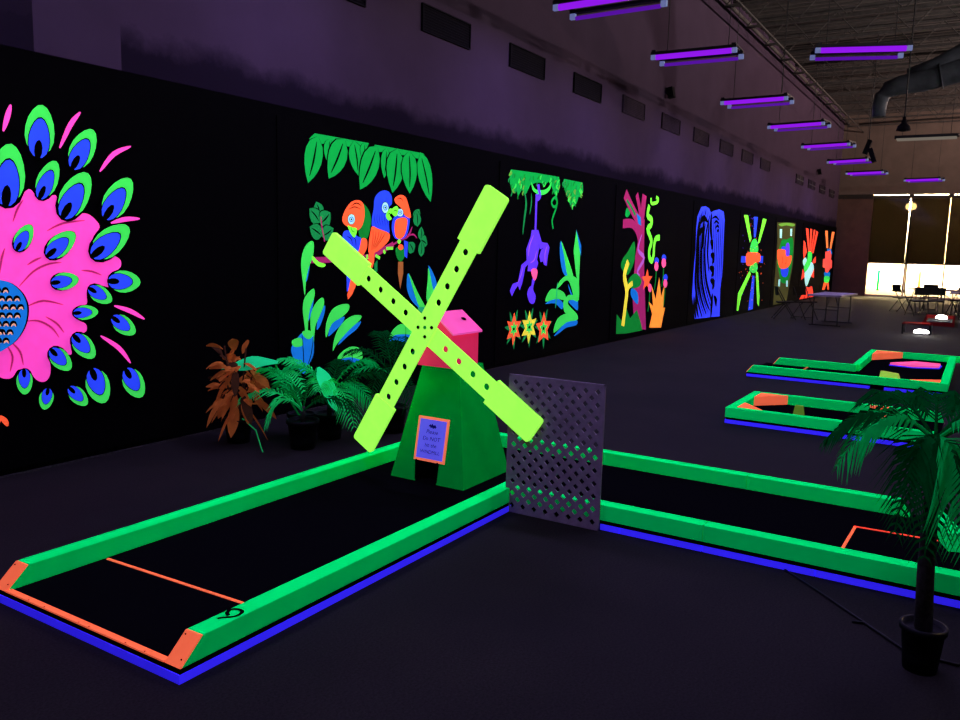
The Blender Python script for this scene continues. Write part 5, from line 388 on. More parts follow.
  ('painted_ray', [('red_orange','p',0,[31961,2620,32336,2616,32430,1791,32186,1778])]),
  ('painted_ray', [('red_orange','p',0,[32685,2615,33012,2608,32650,1793,32411,1763])]),
  ('painted_ray', [('red_orange','p',0,[33219,2586,33638,2547,32995,1739,32707,1737])]),
  ('painted_ray', [('red_orange','p',0,[30875,2182,31198,2107,31665,1785,31169,1497,30956,1724])]),
  ('painted_ray', [('red_orange','p',0,[33540,1626,33656,1381,32768,1326,33101,1509])]),
  ('painted_ray', [('red_orange','p',0,[31102,1180,31724,895,30987,771])]),
  ('painted_ray', [('red_orange','p',0,[33361,1160,33531,795,32844,877])]),
  ('painted_ray', [('red_orange','p',0,[32142,492,32530,453,31693,0,30906,77])]),
  ('painted_ray', [('red_orange','p',0,[32530,453,32734,418,32376,-41,31876,-8])]),
  ('painted_ray', [('red_orange','p',0,[32708,477,32978,440,33146,-73,32566,-49])]),
  ('painted_ray', [('red_orange','p',0,[32920,500,33286,472,33780,-29,33267,-55])]),
  ('painted_core', [('ice','s',0,[31014,1453,31548,1574,31855,1285,31264,1277]),('ice','s',0,[32668,1406,33328,1160,32684,811,32014,507,31532,1065]),('leaf_green','s',0,[31881,1775,32568,1764,32710,1452,31746,1051,31283,1233,31847,1508])]),
 ],
 'figure': [
  ('painted_ray', [('amber_red','p',0,[35243,2647,35794,2664,36309,1969,35854,1963])]),
  ('painted_ray', [('amber_red','p',0,[36928,2654,37617,2661,37045,1914,36644,1923])]),
  ('painted_ray', [('orange','p',0,[35922,575,35704,269,36264,270,36631,527])]),
  ('painted_ray', [('orange','p',0,[36631,527,37060,227,37417,229,37090,549])]),
  ('painted_core', [('sky_blue','s',0,[36058,1935,37038,1927,37388,1725,36323,1794]),('sky_blue','s',0,[35828,983,37269,965,37115,729,36075,792]),('leaf_green','s',0,[35990,812,37252,771,37017,537,36029,586]),('red_pink','p',0,[35665,1819,36864,1881,37254,1673,37179,1512,37578,1448,37654,1155,37264,1126,36683,953,36093,980,35884,1169,35354,1192,35268,1511,35769,1542])]),
 ],
}
NINE = [2.118, 2.455, 2.127, 2.476, 2.144, 2.489, 2.165, 2.489, 2.178, 2.471, 2.178, 2.448, 2.168, 2.435, 2.15, 2.429, 2.132, 2.43, 2.116, 2.437, 2.104, 2.449, 2.089, 2.464, 2.073, 2.472]

# ------------------------------------------------------------------ the hall
def one(name, fn, m=None):
    mb = MB(); fn(mb); return struct(mb.build(name))
one('floor', lambda b: b.box(BACK_X, FAR_X, RIGHT_Y, WALL_Y+.2, -.1, 0, 'floor'))
one('wall_left', lambda b: b.box(BACK_X, FAR_X, WALL_Y+.04, WALL_Y+.24, 0, CEIL, 'wall'))
one('trim_1', lambda b: b.box(BACK_X, FAR_X, WALL_Y, WALL_Y+.04, 0, 2.875, 'black'))          # black backdrop boards the murals hang on
one('baseboard_left', lambda b: b.box(BACK_X, FAR_X, WALL_Y-.008, WALL_Y, 0, .012, 'trunk'))
one('wall_right', lambda b: b.box(BACK_X, FAR_X, RIGHT_Y-.2, RIGHT_Y, 0, CEIL, 'beige_wall'))
one('wall_back', lambda b: b.box(BACK_X-.2, BACK_X, RIGHT_Y, WALL_Y+.2, 0, CEIL, 'beige_wall'))
def ceil_fn(b):
    p = .30; x = BACK_X; k = 0; prof = []
    while x < FAR_X:
        prof += [(x, CEIL), (x+.13, CEIL), (x+.16, CEIL-.06), (x+.27, CEIL-.06)]; x += p
    prof.append((FAR_X, CEIL))
    lo = [(q[0], RIGHT_Y, q[1]) for q in prof]; hi = [(q[0], WALL_Y+.2, q[1]) for q in prof]
    vl = [b.bm.verts.new(v) for v in lo]; vh = [b.bm.verts.new(v) for v in hi]
    for i in range(len(vl)-1): b.face([vl[i], vl[i+1], vh[i+1], vh[i]], 'ceil')
    b.box(BACK_X, FAR_X, RIGHT_Y, WALL_Y+.2, CEIL+.02, CEIL+.1, 'ceil')
one('ceiling', ceil_fn)
# end wall: brown pier, pale wall above, low sill, windows from the pier to the far side
WIN_Y1, WIN_Z0, WIN_T, WIN_Z1 = 4.25, .03, 1.42, 4.20
def far_fn(b):
    b.box(FAR_X, FAR_X+.3, WIN_Y1, WALL_Y+.2, 0, WIN_Z1+.06, 'brown_wall')
    b.box(FAR_X, FAR_X+.3, RIGHT_Y, WALL_Y+.2, WIN_Z1+.06, CEIL, 'beige_wall')
    b.box(FAR_X, FAR_X+.3, RIGHT_Y, WIN_Y1, 0, WIN_Z0, 'brown_wall')
    b.box(FAR_X-.06, FAR_X, WIN_Y1, WALL_Y+.04, WIN_Z1-.12, WIN_Z1+.06, 'mullion_dark')
one('wall_far', far_fn)
mull = [4.25, 2.83, 1.40, .05, -1.30, -2.65, -4.0, -5.35, -6.7, RIGHT_Y]
for i in range(len(mull)-1):
    y1, y0 = mull[i], mull[i+1]
    w = bpy.data.objects.new('window_%d' % (i+1), None); C.objects.link(w); w.location = (FAR_X+.1, (y0+y1)/2, WIN_Z0); w['kind'] = 'structure'; bpy.context.view_layer.update()
    X0, X1 = FAR_X+.06, FAR_X+.14; gap = .040 if i % 2 == 0 else .022
    b = MB(); b.box(X0, X1, y0, y1, WIN_T-.03, WIN_T+.03, 'mullion_dark'); b.box(X0, X1, y0, y1, WIN_Z0, WIN_Z0+.05, 'mullion'); b.box(X0, X1, y0, y1, WIN_Z1-.10, WIN_Z1+.015, 'mullion_dark')
    b.box(X0-.02, X1, y0-.09, y0+.09, WIN_Z1-.04, WIN_Z1+.06, 'mullion_dark'); b.build('window_frame', w)
    b = MB(); b.box(X0-.02, X1, y0-.03, y0+.03, WIN_Z0, WIN_T-.03, 'mullion_dark' if i % 2 else 'mullion'); b.build('mullion', w)
    b = MB(); b.box(FAR_X+.095, FAR_X+.105, y0, y1, WIN_Z0+.05, WIN_T-.03, 'clear'); b.build('lower_pane', w)
    b = MB(); b.box(FAR_X+.095, FAR_X+.105, y0+gap, y1, WIN_T+.03, WIN_Z1-.10, 'tinted'); b.build('upper_pane', w)['label'] = 'dark filmed upper pane'
    b = MB(); b.box(FAR_X+.097, FAR_X+.103, y0, y0+gap, WIN_T+.03, WIN_Z1-.10, 'clear' if i % 2 == 0 else 'slit'); b.build('clear_slit', w)['label'] = 'narrow clear slit between dark panes'
    b = MB(); b.box(FAR_X+.095, FAR_X+.105, y0, y1, WIN_Z1+.015, WIN_Z1+.06, 'clear'); b.build('top_pane', w)
# outside, seen through the panes: pavement and the floodlit front of the shop opposite
one('ground_outside', lambda b: b.box(FAR_X+.3, 60, -22, 22, -.12, -.02, 'asphalt'))
b = MB(); FX = 48
b.box(FX, FX+.4, -22, 16, -.02, 7.5, 'facade')
s = b.build('shop_front'); tag(s, 'floodlit cream shop front seen through the low window panes', 'building')
for y in (4.55, 2.7, -.4):
    b = MB(); b.tube([(FX-2, y, -.02), (FX-2, y, 1.0)], .06, 'mill_green' if y == 4.55 else 'rust', 10)
    o = b.build('bollard'); tag(o, {4.55:'green post outside the first low window pane',2.7:'rusty post outside, behind the second low pane',-.4:'rusty post outside, behind the black folding chairs'}[y], 'post', 'posts on the pavement outside')
t = thing('street_lamp', (44, 3.22, -.02), 'street lamp glowing behind the dark upper window panes', 'street lamp')
b = MB(); b.tube([(44,3.22,-.02),(44,3.22,3.95)], [.09,.05], 'steel', 10); b.build('pole', t)
b = MB(); b.lathe((44,3.24,3.9), [(.03,0),(.20,.05),(.24,.17),(.20,.30),(.03,.36)], 'sodium', 16); b.build('lantern', t)
def area(name, loc, rot, sx, sy, power, col, spread=PI):
    l = bpy.data.lights.new(name, 'AREA'); l.shape = 'RECTANGLE'; l.size = sx; l.size_y = sy; l.energy = power; l.color = col; l.spread = spread
    o = bpy.data.objects.new(name, l); C.objects.link(o); o.location = loc; o.rotation_euler = rot; return o
for y in (-14, -6, 1, 8): area('shop_flood_lamp', (FX-3.2, y, 6.2), (0, math.radians(-55), 0), 4, .6, 11000, (1, .77, .48))
for y in (-6, 1): area('added_window_lamp', (FAR_X+.9, y, 3.9), (0, 0, 0), .5, 5, 1100, (1, .66, .38))  # added lamps outside the panes, for a warm glow on the floor

# added unseen uplights on the right-hand wall, warming the ceiling and end wall
for i, x in enumerate((3, 11, 19, 27, 35)):
    t = thing('added_uplight', (x, RIGHT_Y, 4.6), 'added unseen metal uplight on the right-hand wall, %s from the camera' % ['first','second','third','fourth','fifth'][i], 'added light', 'added unseen uplights on the right-hand wall')
    b = MB(); b.box(x-.3, x+.3, RIGHT_Y, RIGHT_Y+.22, 4.6, 4.64, 'steel'); b.box(x-.3, x+.3, RIGHT_Y+.20, RIGHT_Y+.22, 4.64, 4.672, 'steel'); b.build('housing', t)
    area('added_uplight_lamp', (x, RIGHT_Y+.11, 4.68), (math.radians(145), 0, 0), .5, .12, [1150,1150,1500,2300,3100][i], (1, .92, .88) if i < 3 else (1, .74, .64))

# ------------------------------------------------------------------ wall vents
ORD = ['nearest','second','third','fourth','fifth','sixth','seventh','eighth','ninth','tenth','eleventh','twelfth','thirteenth','last']
for i, (x0, x1) in enumerate([(5.72,6.72),(7.7,8.7),(9.68,10.68),(11.66,12.7),(13.64,14.7),(15.66,16.75),(17.7,18.8),(19.75,20.9),(21.8,22.95),(23.85,25.0),(28.9,30.1),(31.1,32.4),(33.4,34.6),(35.7,36.9)]):
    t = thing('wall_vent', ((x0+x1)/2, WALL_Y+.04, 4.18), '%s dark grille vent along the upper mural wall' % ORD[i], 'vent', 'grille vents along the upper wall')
    Y = WALL_Y+.04; vm = 'vent' if i < 4 else 'vent_lit'
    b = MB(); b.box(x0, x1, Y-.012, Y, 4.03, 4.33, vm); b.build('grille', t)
    b = MB()
    for q in (4.03, 4.315): b.box(x0, x1, Y-.03, Y-.012, q, q+.015, vm)
    for q in (x0, x1-.015): b.box(q, q+.015, Y-.03, Y-.012, 4.045, 4.315, vm)
    b.build('frame', t)
    b = MB()
    for k in range(9): b.obox(((x0+x1)/2, Y-.02, 4.06+k*.03), (x1-x0-.03, .016, .004), (math.radians(35),0,0), vm)
    if i > 9: b.box((x0+x1)/2-.03, (x0+x1)/2+.03, Y-.034, Y-.012, 4.045, 4.315, 'steel'); b.box(x0+.015, x1-.015, Y-.034, Y-.012, 4.16, 4.19, 'steel')
    b.build('louvre', t)
for x, z, l in ((15.84, 4.72, 'small black wall speaker above the fourth vent'), (32.6, 4.72, 'small black wall speaker near the far end of the upper wall')):
    t = thing('wall_speaker', (x, WALL_Y+.04, z), l, 'speaker')
    b = MB(); b.obox((x, WALL_Y-.06, z), (.13,.12,.2), (math.radians(-12),0,0), 'vent'); b.build('cabinet', t)
    b = MB(); b.box(x-.02, x+.02, WALL_Y-.02, WALL_Y+.04, z-.02, z+.02, 'steel'); b.build('bracket', t)

# ------------------------------------------------------------------ roof joists, pipes, ducts
JO = [9.05+1.85*i for i in range(16)]
for i, x in enumerate(JO):
    t = thing('roof_joist', (x, 0, CEIL-.7), 'open web steel roof joist, %s from the camera' % (ORD[i] if i < 13 else ['fourteenth','fifteenth','last'][i-13]), 'joist', 'open web joists under the roof deck')
    b = MB(); b.box(x-.05, x+.05, RIGHT_Y, WALL_Y+.04, CEIL-.12, CEIL-.07, 'joist'); b.build('top_chord', t)
    b = MB(); b.box(x-.045, x+.045, RIGHT_Y, WALL_Y-.3, CEIL-.72, CEIL-.67, 'joist'); b.build('bottom_chord', t)
    b = MB(); y = WALL_Y-.3; k = 0
    while y > RIGHT_Y+.5:
        za, zb = (CEIL-.69, CEIL-.1) if k % 2 == 0 else (CEIL-.1, CEIL-.69); b.tube([(x,y,za),(x,y-.55,zb)], .014, 'joist', 5, False); y -= .55; k += 1
    b.build('web', t)
b = MB(); b.tube([(4, WALL_Y-.15, CEIL-.42), (FAR_X, WALL_Y-.15, CEIL-.42)], .045, 'joist', 8); tag(b.build('sprinkler_pipe'), 'pale pipe running along the top of the mural wall', 'pipe')
b = MB(); b.tube([(14, 4.85, CEIL-.78), (FAR_X, 4.85, CEIL-.78)], .022, 'joist', 8); tag(b.build('conduit'), 'thin conduit slung under the roof joists along the hall', 'pipe')
t = thing('cross_pipe', (29.4, 0, 5.95), 'thin pale pipe crossing the hall near the end wall', 'pipe')
b = MB(); b.tube([(29.4, 3.9, 5.9), (29.4, -7, 6.1)], .03, 'beige_wall', 8); b.build('pipe', t)
b = MB()
for y in (3.6, .5, -2.5, -6): b.tube([(29.4, y, 5.9), (29.4, y, CEIL-.69)], .006, 'wire', 5)
b.build('hanger', t)
t = thing('air_duct', (17, 1.94, 4.2), 'large grey round air duct with a down-turned elbow', 'duct')
el = [(17,1.93,4.22),(17,1.93,4.42),(17,1.90,4.58),(17,1.80,4.70),(17,1.62,4.76),(17,1.3,4.80),(17,.6,4.96),(17,-1.2,5.35),(17,-5,5.9)]
b = MB(); b.tube(el, [.115,.12,.135,.155,.17,.19,.21,.24,.24], 'duct', 16); b.build('elbow_run', t)
b = MB(); b.tube([(17.05,1.52,4.95),(17.05,1.1,5.02),(17.05,.72,5.22),(17.05,-.6,5.95)], [.10,.17,.17,.17], 'duct', 14); b.build('branch', t)
b = MB()
for p, q in ((el[5], el[6]), (el[6], el[7])):
    a, c = Vector(p), Vector(q); b.tube([a.lerp(c,.45), a.lerp(c,.47)], .235, 'duct', 16)
b.build('seam_ring', t)
b = MB()
for y in (.6, -1.2, -3.2): b.tube([(17,y,5.1),(17,y,CEIL-.7)], .008, 'wire', 5)
b.build('hanger', t)
t = thing('pendant_device', (16, 1.45, 3.95), 'black pendant device hanging on a rod below the duct', 'pendant')
b = MB(); b.tube([(16.45,1.45,4.1),(16.45,1.45,CEIL-.7)], .012, 'wire', 6); b.build('rod', t)
b = MB(); b.lathe((16.45,1.45,3.86), [(.03,0),(.12,.02),(.10,.09),(.05,.14),(.02,.26)], 'vent', 14); b.build('housing', t)
t = thing('hanging_speaker', (22, 2.62, 4.15), 'pair of black hanging speakers beside the far lamps', 'speaker')
for k, (y, z, r) in enumerate(((2.68,4.28,.3),(2.56,4.08,-.35))):
    b = MB(); b.obox((22, y, z), (.16,.10,.34), (r,0,0), 'vent'); b.build('cabinet', t)
b = MB(); b.tube([(22,2.66,4.45),(22,2.66,CEIL-.7)], .01, 'wire', 6); b.build('hanger', t)
t = thing('strip_light', (22, 1.45, 4.45), 'pale twin tube ceiling light with an added glow beside the duct', 'ceiling light')
b = MB(); b.box(21.85, 22.15, .78, 2.1, 4.44, 4.50, 'fixture'); b.build('housing', t)
for x in (21.9, 22.1):
    b = MB(); b.tube([(x,.82,4.42),(x,2.06,4.42)], .022, 'white_tube', 8); b.build('tube', t)
b = MB()
for y in (.95, 1.95): b.tube([(22,y,4.5),(22,y,CEIL-.7)], .006, 'wire', 5)
b.build('suspension_wire', t)

# ------------------------------------------------------------------ black-light fixtures
def fixture(x, y, z, yaw, label, power):
    t = thing('black_light', (0,0,0), label, 'black light', 'violet twin tube lamps under the roof')
    b = MB(); b.box(-.26,-.18,-.62,.62,.035,.075,'fixture'); b.box(.18,.26,-.62,.62,.035,.075,'fixture'); b.box(-.06,.06,-.60,.60,.05,.10,'fixture'); b.build('housing', t)
    b = MB()
    for q in (-.58,.58): b.box(-.26,.26,q-.03,q+.03,.075,.10,'fixture')
    b.build('cross_bracket', t)
    for k, sx in enumerate((-.22,.22)):
        b = MB(); b.tube([(sx,-.55,0 if k == 0 else -.02),(sx,.55,0 if k == 0 else -.02)], .037 if k == 0 else .024, 'tube' if k == 0 else 'tube_dim', 10); b.build('tube', t)
        for q in (-.59,.59):
            b = MB(); b.box(sx-.024,sx+.024,q-.034,q+.034,-.03,.036,'socket'); b.build('socket', t)
    b = MB()
    for q in (-.45,.45): b.tube([(0,q,.10),(0,q,CEIL-.1-z)], .006, 'wire', 5)
    b.build('suspension_wire', t)
    t.location = (x,y,z); t.rotation_euler = (0,0,yaw)
    area('black_light_ultraviolet', (x,y,z-.045), (0,0,yaw), .35, 1.1, power, UV)
UVW = 62
LM = [(1.9,4.05,0,'violet lamp above the near end of the numbered course'),(5.5,4.05,.05,'violet lamp over the green windmill'),(9.3,4.05,-.03,'violet lamp at the top edge of the picture, first of the wall row'),(12.24,3.9,.04,'violet twin tube lamp, second of the row along the murals'),(16.3,3.98,-.04,'violet twin tube lamp, third of the row along the murals'),(19.65,3.84,-.13,'violet twin tube lamp, fourth of the row along the murals'),(23.43,3.8,-.19,'violet twin tube lamp, fifth of the row along the murals'),(27.38,3.77,-.3,'violet twin tube lamp, sixth of the row beside the hanging speakers'),(31.34,3.77,-.22,'violet twin tube lamp, last of the row by the end wall'),
      (12.95,1.79,.33,'violet twin tube lamp hanging alone left of the grey duct'),(5.5,1.2,.1,'violet lamp over the turned lane of the numbered course'),(1.9,.9,.1,'violet lamp above the camera end of the hall'),(34.55,2.2,-.25,'violet lamp hanging before the end windows'),(9.0,-2.6,.1,'violet lamp over the far right courses'),(16.5,-2.6,.1,'violet lamp beyond the duct on the right side')]
for x, y, yaw, l in LM: fixture(x, y, 4.5, yaw, l, UVW)

# ------------------------------------------------------------------ murals
LBL = dict(peacock='mural of a pink peacock with blue and green eye feathers', parrots='mural of three parrots on a branch among jungle leaves', monkey='mural of a violet monkey hanging over star flowers',
 tree='mural of a plum tree with a lime snake and orange grass', zebra='mural of a blue striped zebra', starburst='mural of lime rays around an orange core with red speckles', owl='dim olive mural with an orange blob and four white bars', fireburst='mural of red rays around a green and white core', figure='narrow mural of a red figure with orange rays, last before the end wall')
SIZE = dict(peacock=(1.55,4.25), parrots=(5.45,8.12), monkey=(9.45,12.2), tree=(13.45,16.55), zebra=(17.9,20.8), starburst=(21.95,25.1), owl=(26.2,29.35), fireburst=(30.6,33.9), figure=(35.0,37.8))
Y0 = WALL_Y-.014
for key, parts in MUR.items():
    a, c = SIZE[key]; t = thing('mural', ((a+c)/2, WALL_Y, 0), LBL[key], 'mural', 'fluorescent murals along the black wall')
    b = MB(); b.box(a, c, Y0, WALL_Y-.001, .05, 2.78, 'canvas'); b.build('canvas', t)
    lay = 0
    for pname, shapes in parts:
        b = MB()
        for mat, kind, w, v in shapes:
            pts = [(v[i]/1000, max(.07, v[i+1]/1000)) for i in range(0, len(v), 2)]; lay += 1; y = Y0-.0015-.00022*lay
            if kind in 'kt':
                L, R2 = ribbon(pts, w/1000, kind == 't')
                lv = [b.bm.verts.new((p[0],y,p[1])) for p in L]; rv = [b.bm.verts.new((p[0],y,p[1])) for p in R2]
                for i in range(len(lv)-1): b.face([lv[i],lv[i+1],rv[i+1],rv[i]], mat)
            else:
                if kind == 's': pts = catmull(pts, True, 3)
                b.flat([(p[0],y,p[1]) for p in pts], mat)
        b.build(pname, t)

# ------------------------------------------------------------------ mini golf courses
Z0, Z1, RW = .06, .152, .09
def rail_piece(b, p0, p1, s0=0, s1=0, m='rail_green', w=RW, z0=Z0, z1=Z1):
    """A rail from p0 to p1 (centre line); s0/s1 pull the top edge back at the ends (raked ends)."""
    a, c = Vector((*p0,0)), Vector((*p1,0)); d = (c-a).normalized(); n = Vector((-d.y,d.x,0))*w/2; up = Vector((0,0,1))
    q = lambda P_, sgn, z: P_ + n*sgn + up*z
    b.hexa([q(a,-1,z0), q(c,-1,z0), q(c,1,z0), q(a,1,z0), q(a+d*s0,-1,z1), q(c-d*s1,-1,z1), q(c-d*s1,1,z1), q(a+d*s0,1,z1)], m)
def rail(t, p0, p1, s0=0, s1=0, cap0=False, cap1=False, m='rail_green', capm='cap_orange'):
    b = MB(); rail_piece(b, p0, p1, s0, s1, m); o = b.build('rail', t)
    for cap, P_, Q_, s_ in ((cap0,p0,p1,s0),(cap1,p1,p0,s1)):
        if cap:
            a, c = Vector((*P_,0)), Vector((*Q_,0)); d = (c-a).normalized(); n = Vector((-d.y,d.x,0))*RW/2; up = Vector((0,0,1)); e = d*-.008
            f = lambda sg, z, s, out: a + n*sg + up*z + d*s + (e if out else Vector((0,0,0)))
            b = MB(); b.hexa([f(-1,Z0,0,1), f(-1,Z0,0,0), f(1,Z0,0,0), f(1,Z0,0,1), f(-1,Z1,s_,1), f(-1,Z1,s_,0), f(1,Z1,s_,0), f(1,Z1,s_,1)], capm)
            for sg, z in ((.7,Z1-.01),(-.55,Z0+.022)):
                k = (z-Z0)/(Z1-Z0)*s_; ctr = a + n*sg + up*z + d*(k-.0095); b.obox(ctr, (.004,.006,.006), (0,0,math.atan2(d.y,d.x)), 'black')
            o2 = b.build('end_cap', o); o2['label'] = 'orange end cap'
    return o
def strip(t, pts, w, m, name, z, h=.003):
    b = MB()
    for i in range(len(pts)-1):
        rail_piece(b, pts[i], pts[i+1], 0, 0, m, w, z, z+h)
    return b.build(name, t)
def deck(t, rects, blue, name=('base_board','deck')):
    for r in blue:
        b = MB(); b.box(*r, 0, .036, 'base_blue'); b.build('base_board', t)
    b = MB()
    for r in rects: b.box(*r, .036, Z0, 'carpet')
    b.build('deck', t)
# course with the windmill: a lane along the wall, then a lane to the right
t9 = thing('mini_golf_course', (4.0,3.05,0), 'long green railed course numbered 9 under the windmill', 'mini golf course', 'green railed mini golf courses')
deck(t9, [(1.846,5.62,2.412,3.688), (4.352,5.62,-1.2,2.412)], [(1.84,1.95,2.41,3.69), (1.95,4.35,2.41,2.52), (1.95,5.62,3.60,3.69), (4.35,4.45,1.68,1.80), (4.35,4.45,1.193,1.676), (4.35,4.45,.60,1.187), (4.35,4.45,-1.2,.596), (5.53,5.62,-1.2,3.60)])
o = rail(t9, (1.853,2.455), (4.35,2.455), .10, 0, True, False)
b = MB(); q = [(NINE[i],NINE[i+1]) for i in range(0,len(NINE),2)]; L, R2 = ribbon(q, .017, False)
lv = [b.bm.verts.new((*p,Z1+.001)) for p in L]; rv = [b.bm.verts.new((*p,Z1+.001)) for p in R2]
for i in range(len(lv)-1): b.face([lv[i],lv[i+1],rv[i+1],rv[i]], 'black')
b.build('painted_number', o)['label'] = 'black hand painted figure 9'
rail(t9, (1.853,3.645), (5.53,3.645), .10, 0, True, False)
rail(t9, (4.395,2.50), (4.395,1.19)); rail(t9, (4.395,1.19), (4.395,-1.2))
rail(t9, (5.575,3.69), (5.575,1.24)); rail(t9, (5.575,1.24), (5.575,.25), 0, .05)
for x, y in ((4.395,1.19),(5.575,1.24)):
    b = MB(); b.box(x-RW/2-.001, x+RW/2+.001, y-.0015, y+.0015, Z0, Z1+.001, 'forest'); b.build('joint', t9)['label'] = 'dark joint line between two boards'
rail(t9, (5.50,.13), (5.02,-.02), .04, .04)
b = MB(); b.box(1.843,1.872,2.505,3.598,Z0,Z0+.006,'cap_orange')
for y in (2.62,2.74,2.98,3.05,3.30,3.42): b.box(1.846,1.852,y,y+.006,Z0+.006,Z0+.0075,'black')
b.build('front_strip', t9)['label'] = 'orange strip across the open end'
strip(t9, [(2.37,2.52),(2.333,3.58)], .016, 'cap_orange', 'tee_line', Z0)['label'] = 'orange tee line'
strip(t9, [(4.45,.545),(4.70,.518),(5.14,.508)], .016, 'cap_orange', 'painted_line', Z0)
strip(t9, [(5.14,.515),(5.165,.02)], .016, 'red_orange', 'painted_line', Z0)
# near right course
tC = thing('mini_golf_course', (8.5,1.2,0), 'short green railed course in front of the L-shaped one, behind the palm', 'mini golf course', 'green railed mini golf courses')
deck(tC, [(7.936,9.12,.20,2.02)], [(7.93,8.03,1.15,2.03),(7.93,8.03,.20,1.144),(8.03,9.12,1.94,2.03)])
rail(tC, (7.975,2.03), (7.975,.20), 0, .04)
rail(tC, (8.02,1.985), (9.03,1.985)); rail(tC, (9.075,2.03), (9.075,.20), 0, .04)
def corner(t, a, bb, c): 
    b = MB(); b.prism([a,bb,c], Z0, Z1+.004, 'cap_orange'); b.build('corner_block', t)['label'] = 'orange corner block'
corner(tC, (9.03,1.94), (8.72,1.94), (9.03,1.66)); corner(tC, (8.02,1.94), (8.02,1.70), (8.32,1.94)); corner(tC, (9.03,.62), (9.03,.86), (8.72,.62))
b = MB(); b.hexa([(8.40,1.39,Z0),(8.50,1.39,Z0),(8.50,1.49,Z0),(8.40,1.49,Z0),(8.42,1.405,.165),(8.48,1.405,.165),(8.48,1.475,.165),(8.42,1.475,.165)],'block_olive')
tag(b.build('obstacle_block'), 'small olive green block standing on the short right course', 'obstacle')
# L-shaped course behind it
tB = thing('mini_golf_course', (12.5,1.2,0), 'L-shaped green railed course with a pink diamond obstacle', 'mini golf course', 'green railed mini golf courses')
deck(tB, [(11.22,12.40,.24,2.62),(12.40,14.60,.24,1.45)], [(11.215,11.31,1.10,2.62),(11.215,11.31,.24,.93),(11.31,12.4,2.55,2.62)])
rail(tB, (11.26,2.62), (11.26,.24), .07, 0, True); rail(tB, (12.355,2.50), (12.355,1.40), .07, 0, True)
rail(tB, (12.40,1.405), (14.60,1.405)); rail(tB, (14.555,1.36), (14.555,-.6)); rail(tB, (11.305,.285), (14.51,.285))
corner(tB, (14.51,1.36), (13.9,1.36), (14.51,.98)); corner(tB, (11.305,.33), (11.305,.66), (11.55,.33))
strip(tB, [(11.305,2.0),(12.31,2.03)], .03, 'rust', 'tee_line', Z0)
t = thing('obstacle_board', (13.55,.75,Z0), 'low pink diamond obstacle on the L-shaped course', 'obstacle')
b = MB(); b.prism([(13.38,1.07),(13.30,.75),(13.46,.42),(13.80,.40),(13.84,.75)], Z0, .075, 'base_blue'); b.build('plinth', t)
b = MB(); b.prism([(13.39,1.06),(13.31,.75),(13.47,.43),(13.79,.42),(13.83,.75)], .075, .105, 'hot_pink'); b.build('top', t)
b = MB(); b.hexa([(11.34,.78,Z0),(11.52,.76,Z0),(11.54,1.0,Z0),(11.36,1.02,Z0),(11.36,.80,.20),(11.50,.80,.19),(11.50,.98,.21),(11.38,1.0,.22)],'block_yellow')
tag(b.build('obstacle_block'), 'pale yellow block behind the front rail of the L-shaped course', 'obstacle')

# ------------------------------------------------------------------ windmill
CY = 3.073; XF = 4.35; ZB, ZT = Z0, .845
tw = thing('windmill', (4.65, CY, Z0), 'green windmill with pink house top and lime crossed sails', 'windmill')
fx = lambda z: XF + .15*(z-ZB)/(ZT-ZB)
hw = lambda z: .30 - .15*(z-ZB)/(ZT-ZB)
b = MB(); V = lambda p: b.bm.verts.new(p)
dy0, dy1, dz = 2.992, 3.166, .205
G_ = 'mill_green'
pt = lambda y, z: (fx(z), y, z)
def q4(*ps, m=G_): b.face([V(p) for p in ps], m)
q4(pt(CY+.30,ZB), pt(dy1,ZB), pt(dy1,dz), pt(CY+hw(dz),dz)); q4(pt(dy0,ZB), pt(CY-.30,ZB), pt(CY-hw(dz),dz), pt(dy0,dz))
q4(pt(CY+hw(dz),dz), pt(dy1,dz), pt(dy0,dz), pt(CY-hw(dz),dz), pt(CY-.15,ZT), pt(CY+.15,ZT))
XB = XF+.60
q4((XF,CY-.30,ZB),(XB,CY-.30,ZB),(XB-.15,CY-.15,ZT),(XF+.15,CY-.15,ZT)); q4((XF,CY+.30,ZB),(XB,CY+.30,ZB),(XB-.15,CY+.15,ZT),(XF+.15,CY+.15,ZT))
q4((XB,CY-.30,ZB),(XB,CY+.30,ZB),(XB-.15,CY+.15,ZT),(XB-.15,CY-.15,ZT)); q4((XF+.15,CY-.15,ZT),(XB-.15,CY-.15,ZT),(XB-.15,CY+.15,ZT),(XF+.15,CY+.15,ZT))
b.build('tower', tw)
b = MB()
for y in (dy0, dy1): b.box(XF+.002+.15*.0, XF+.36, y-.004, y+.004, ZB, dz+.004, 'black')
b.box(XF+.04, XF+.36, dy0, dy1, dz, dz+.008, 'black'); b.box(XF+.36, XF+.37, dy0-.01, dy1+.01, ZB, dz+.01, 'black')
b.build('ball_tunnel', tw)
HX0, HX1, HY = 4.42, 4.755, .135
b = MB(); b.box(HX0, HX1, CY-HY, CY+HY, ZT+.002, 1.085, 'house_pink')
for x in (HX0, HX1-.012): b.hexa([(x,CY-HY,1.085),(x+.012,CY-HY,1.085),(x+.012,CY+HY,1.085),(x,CY+HY,1.085),(x,CY-.004,1.195),(x+.012,CY-.004,1.195),(x+.012,CY+.004,1.195),(x,CY+.004,1.195)],'house_pink')
b.build('house_wall', tw)
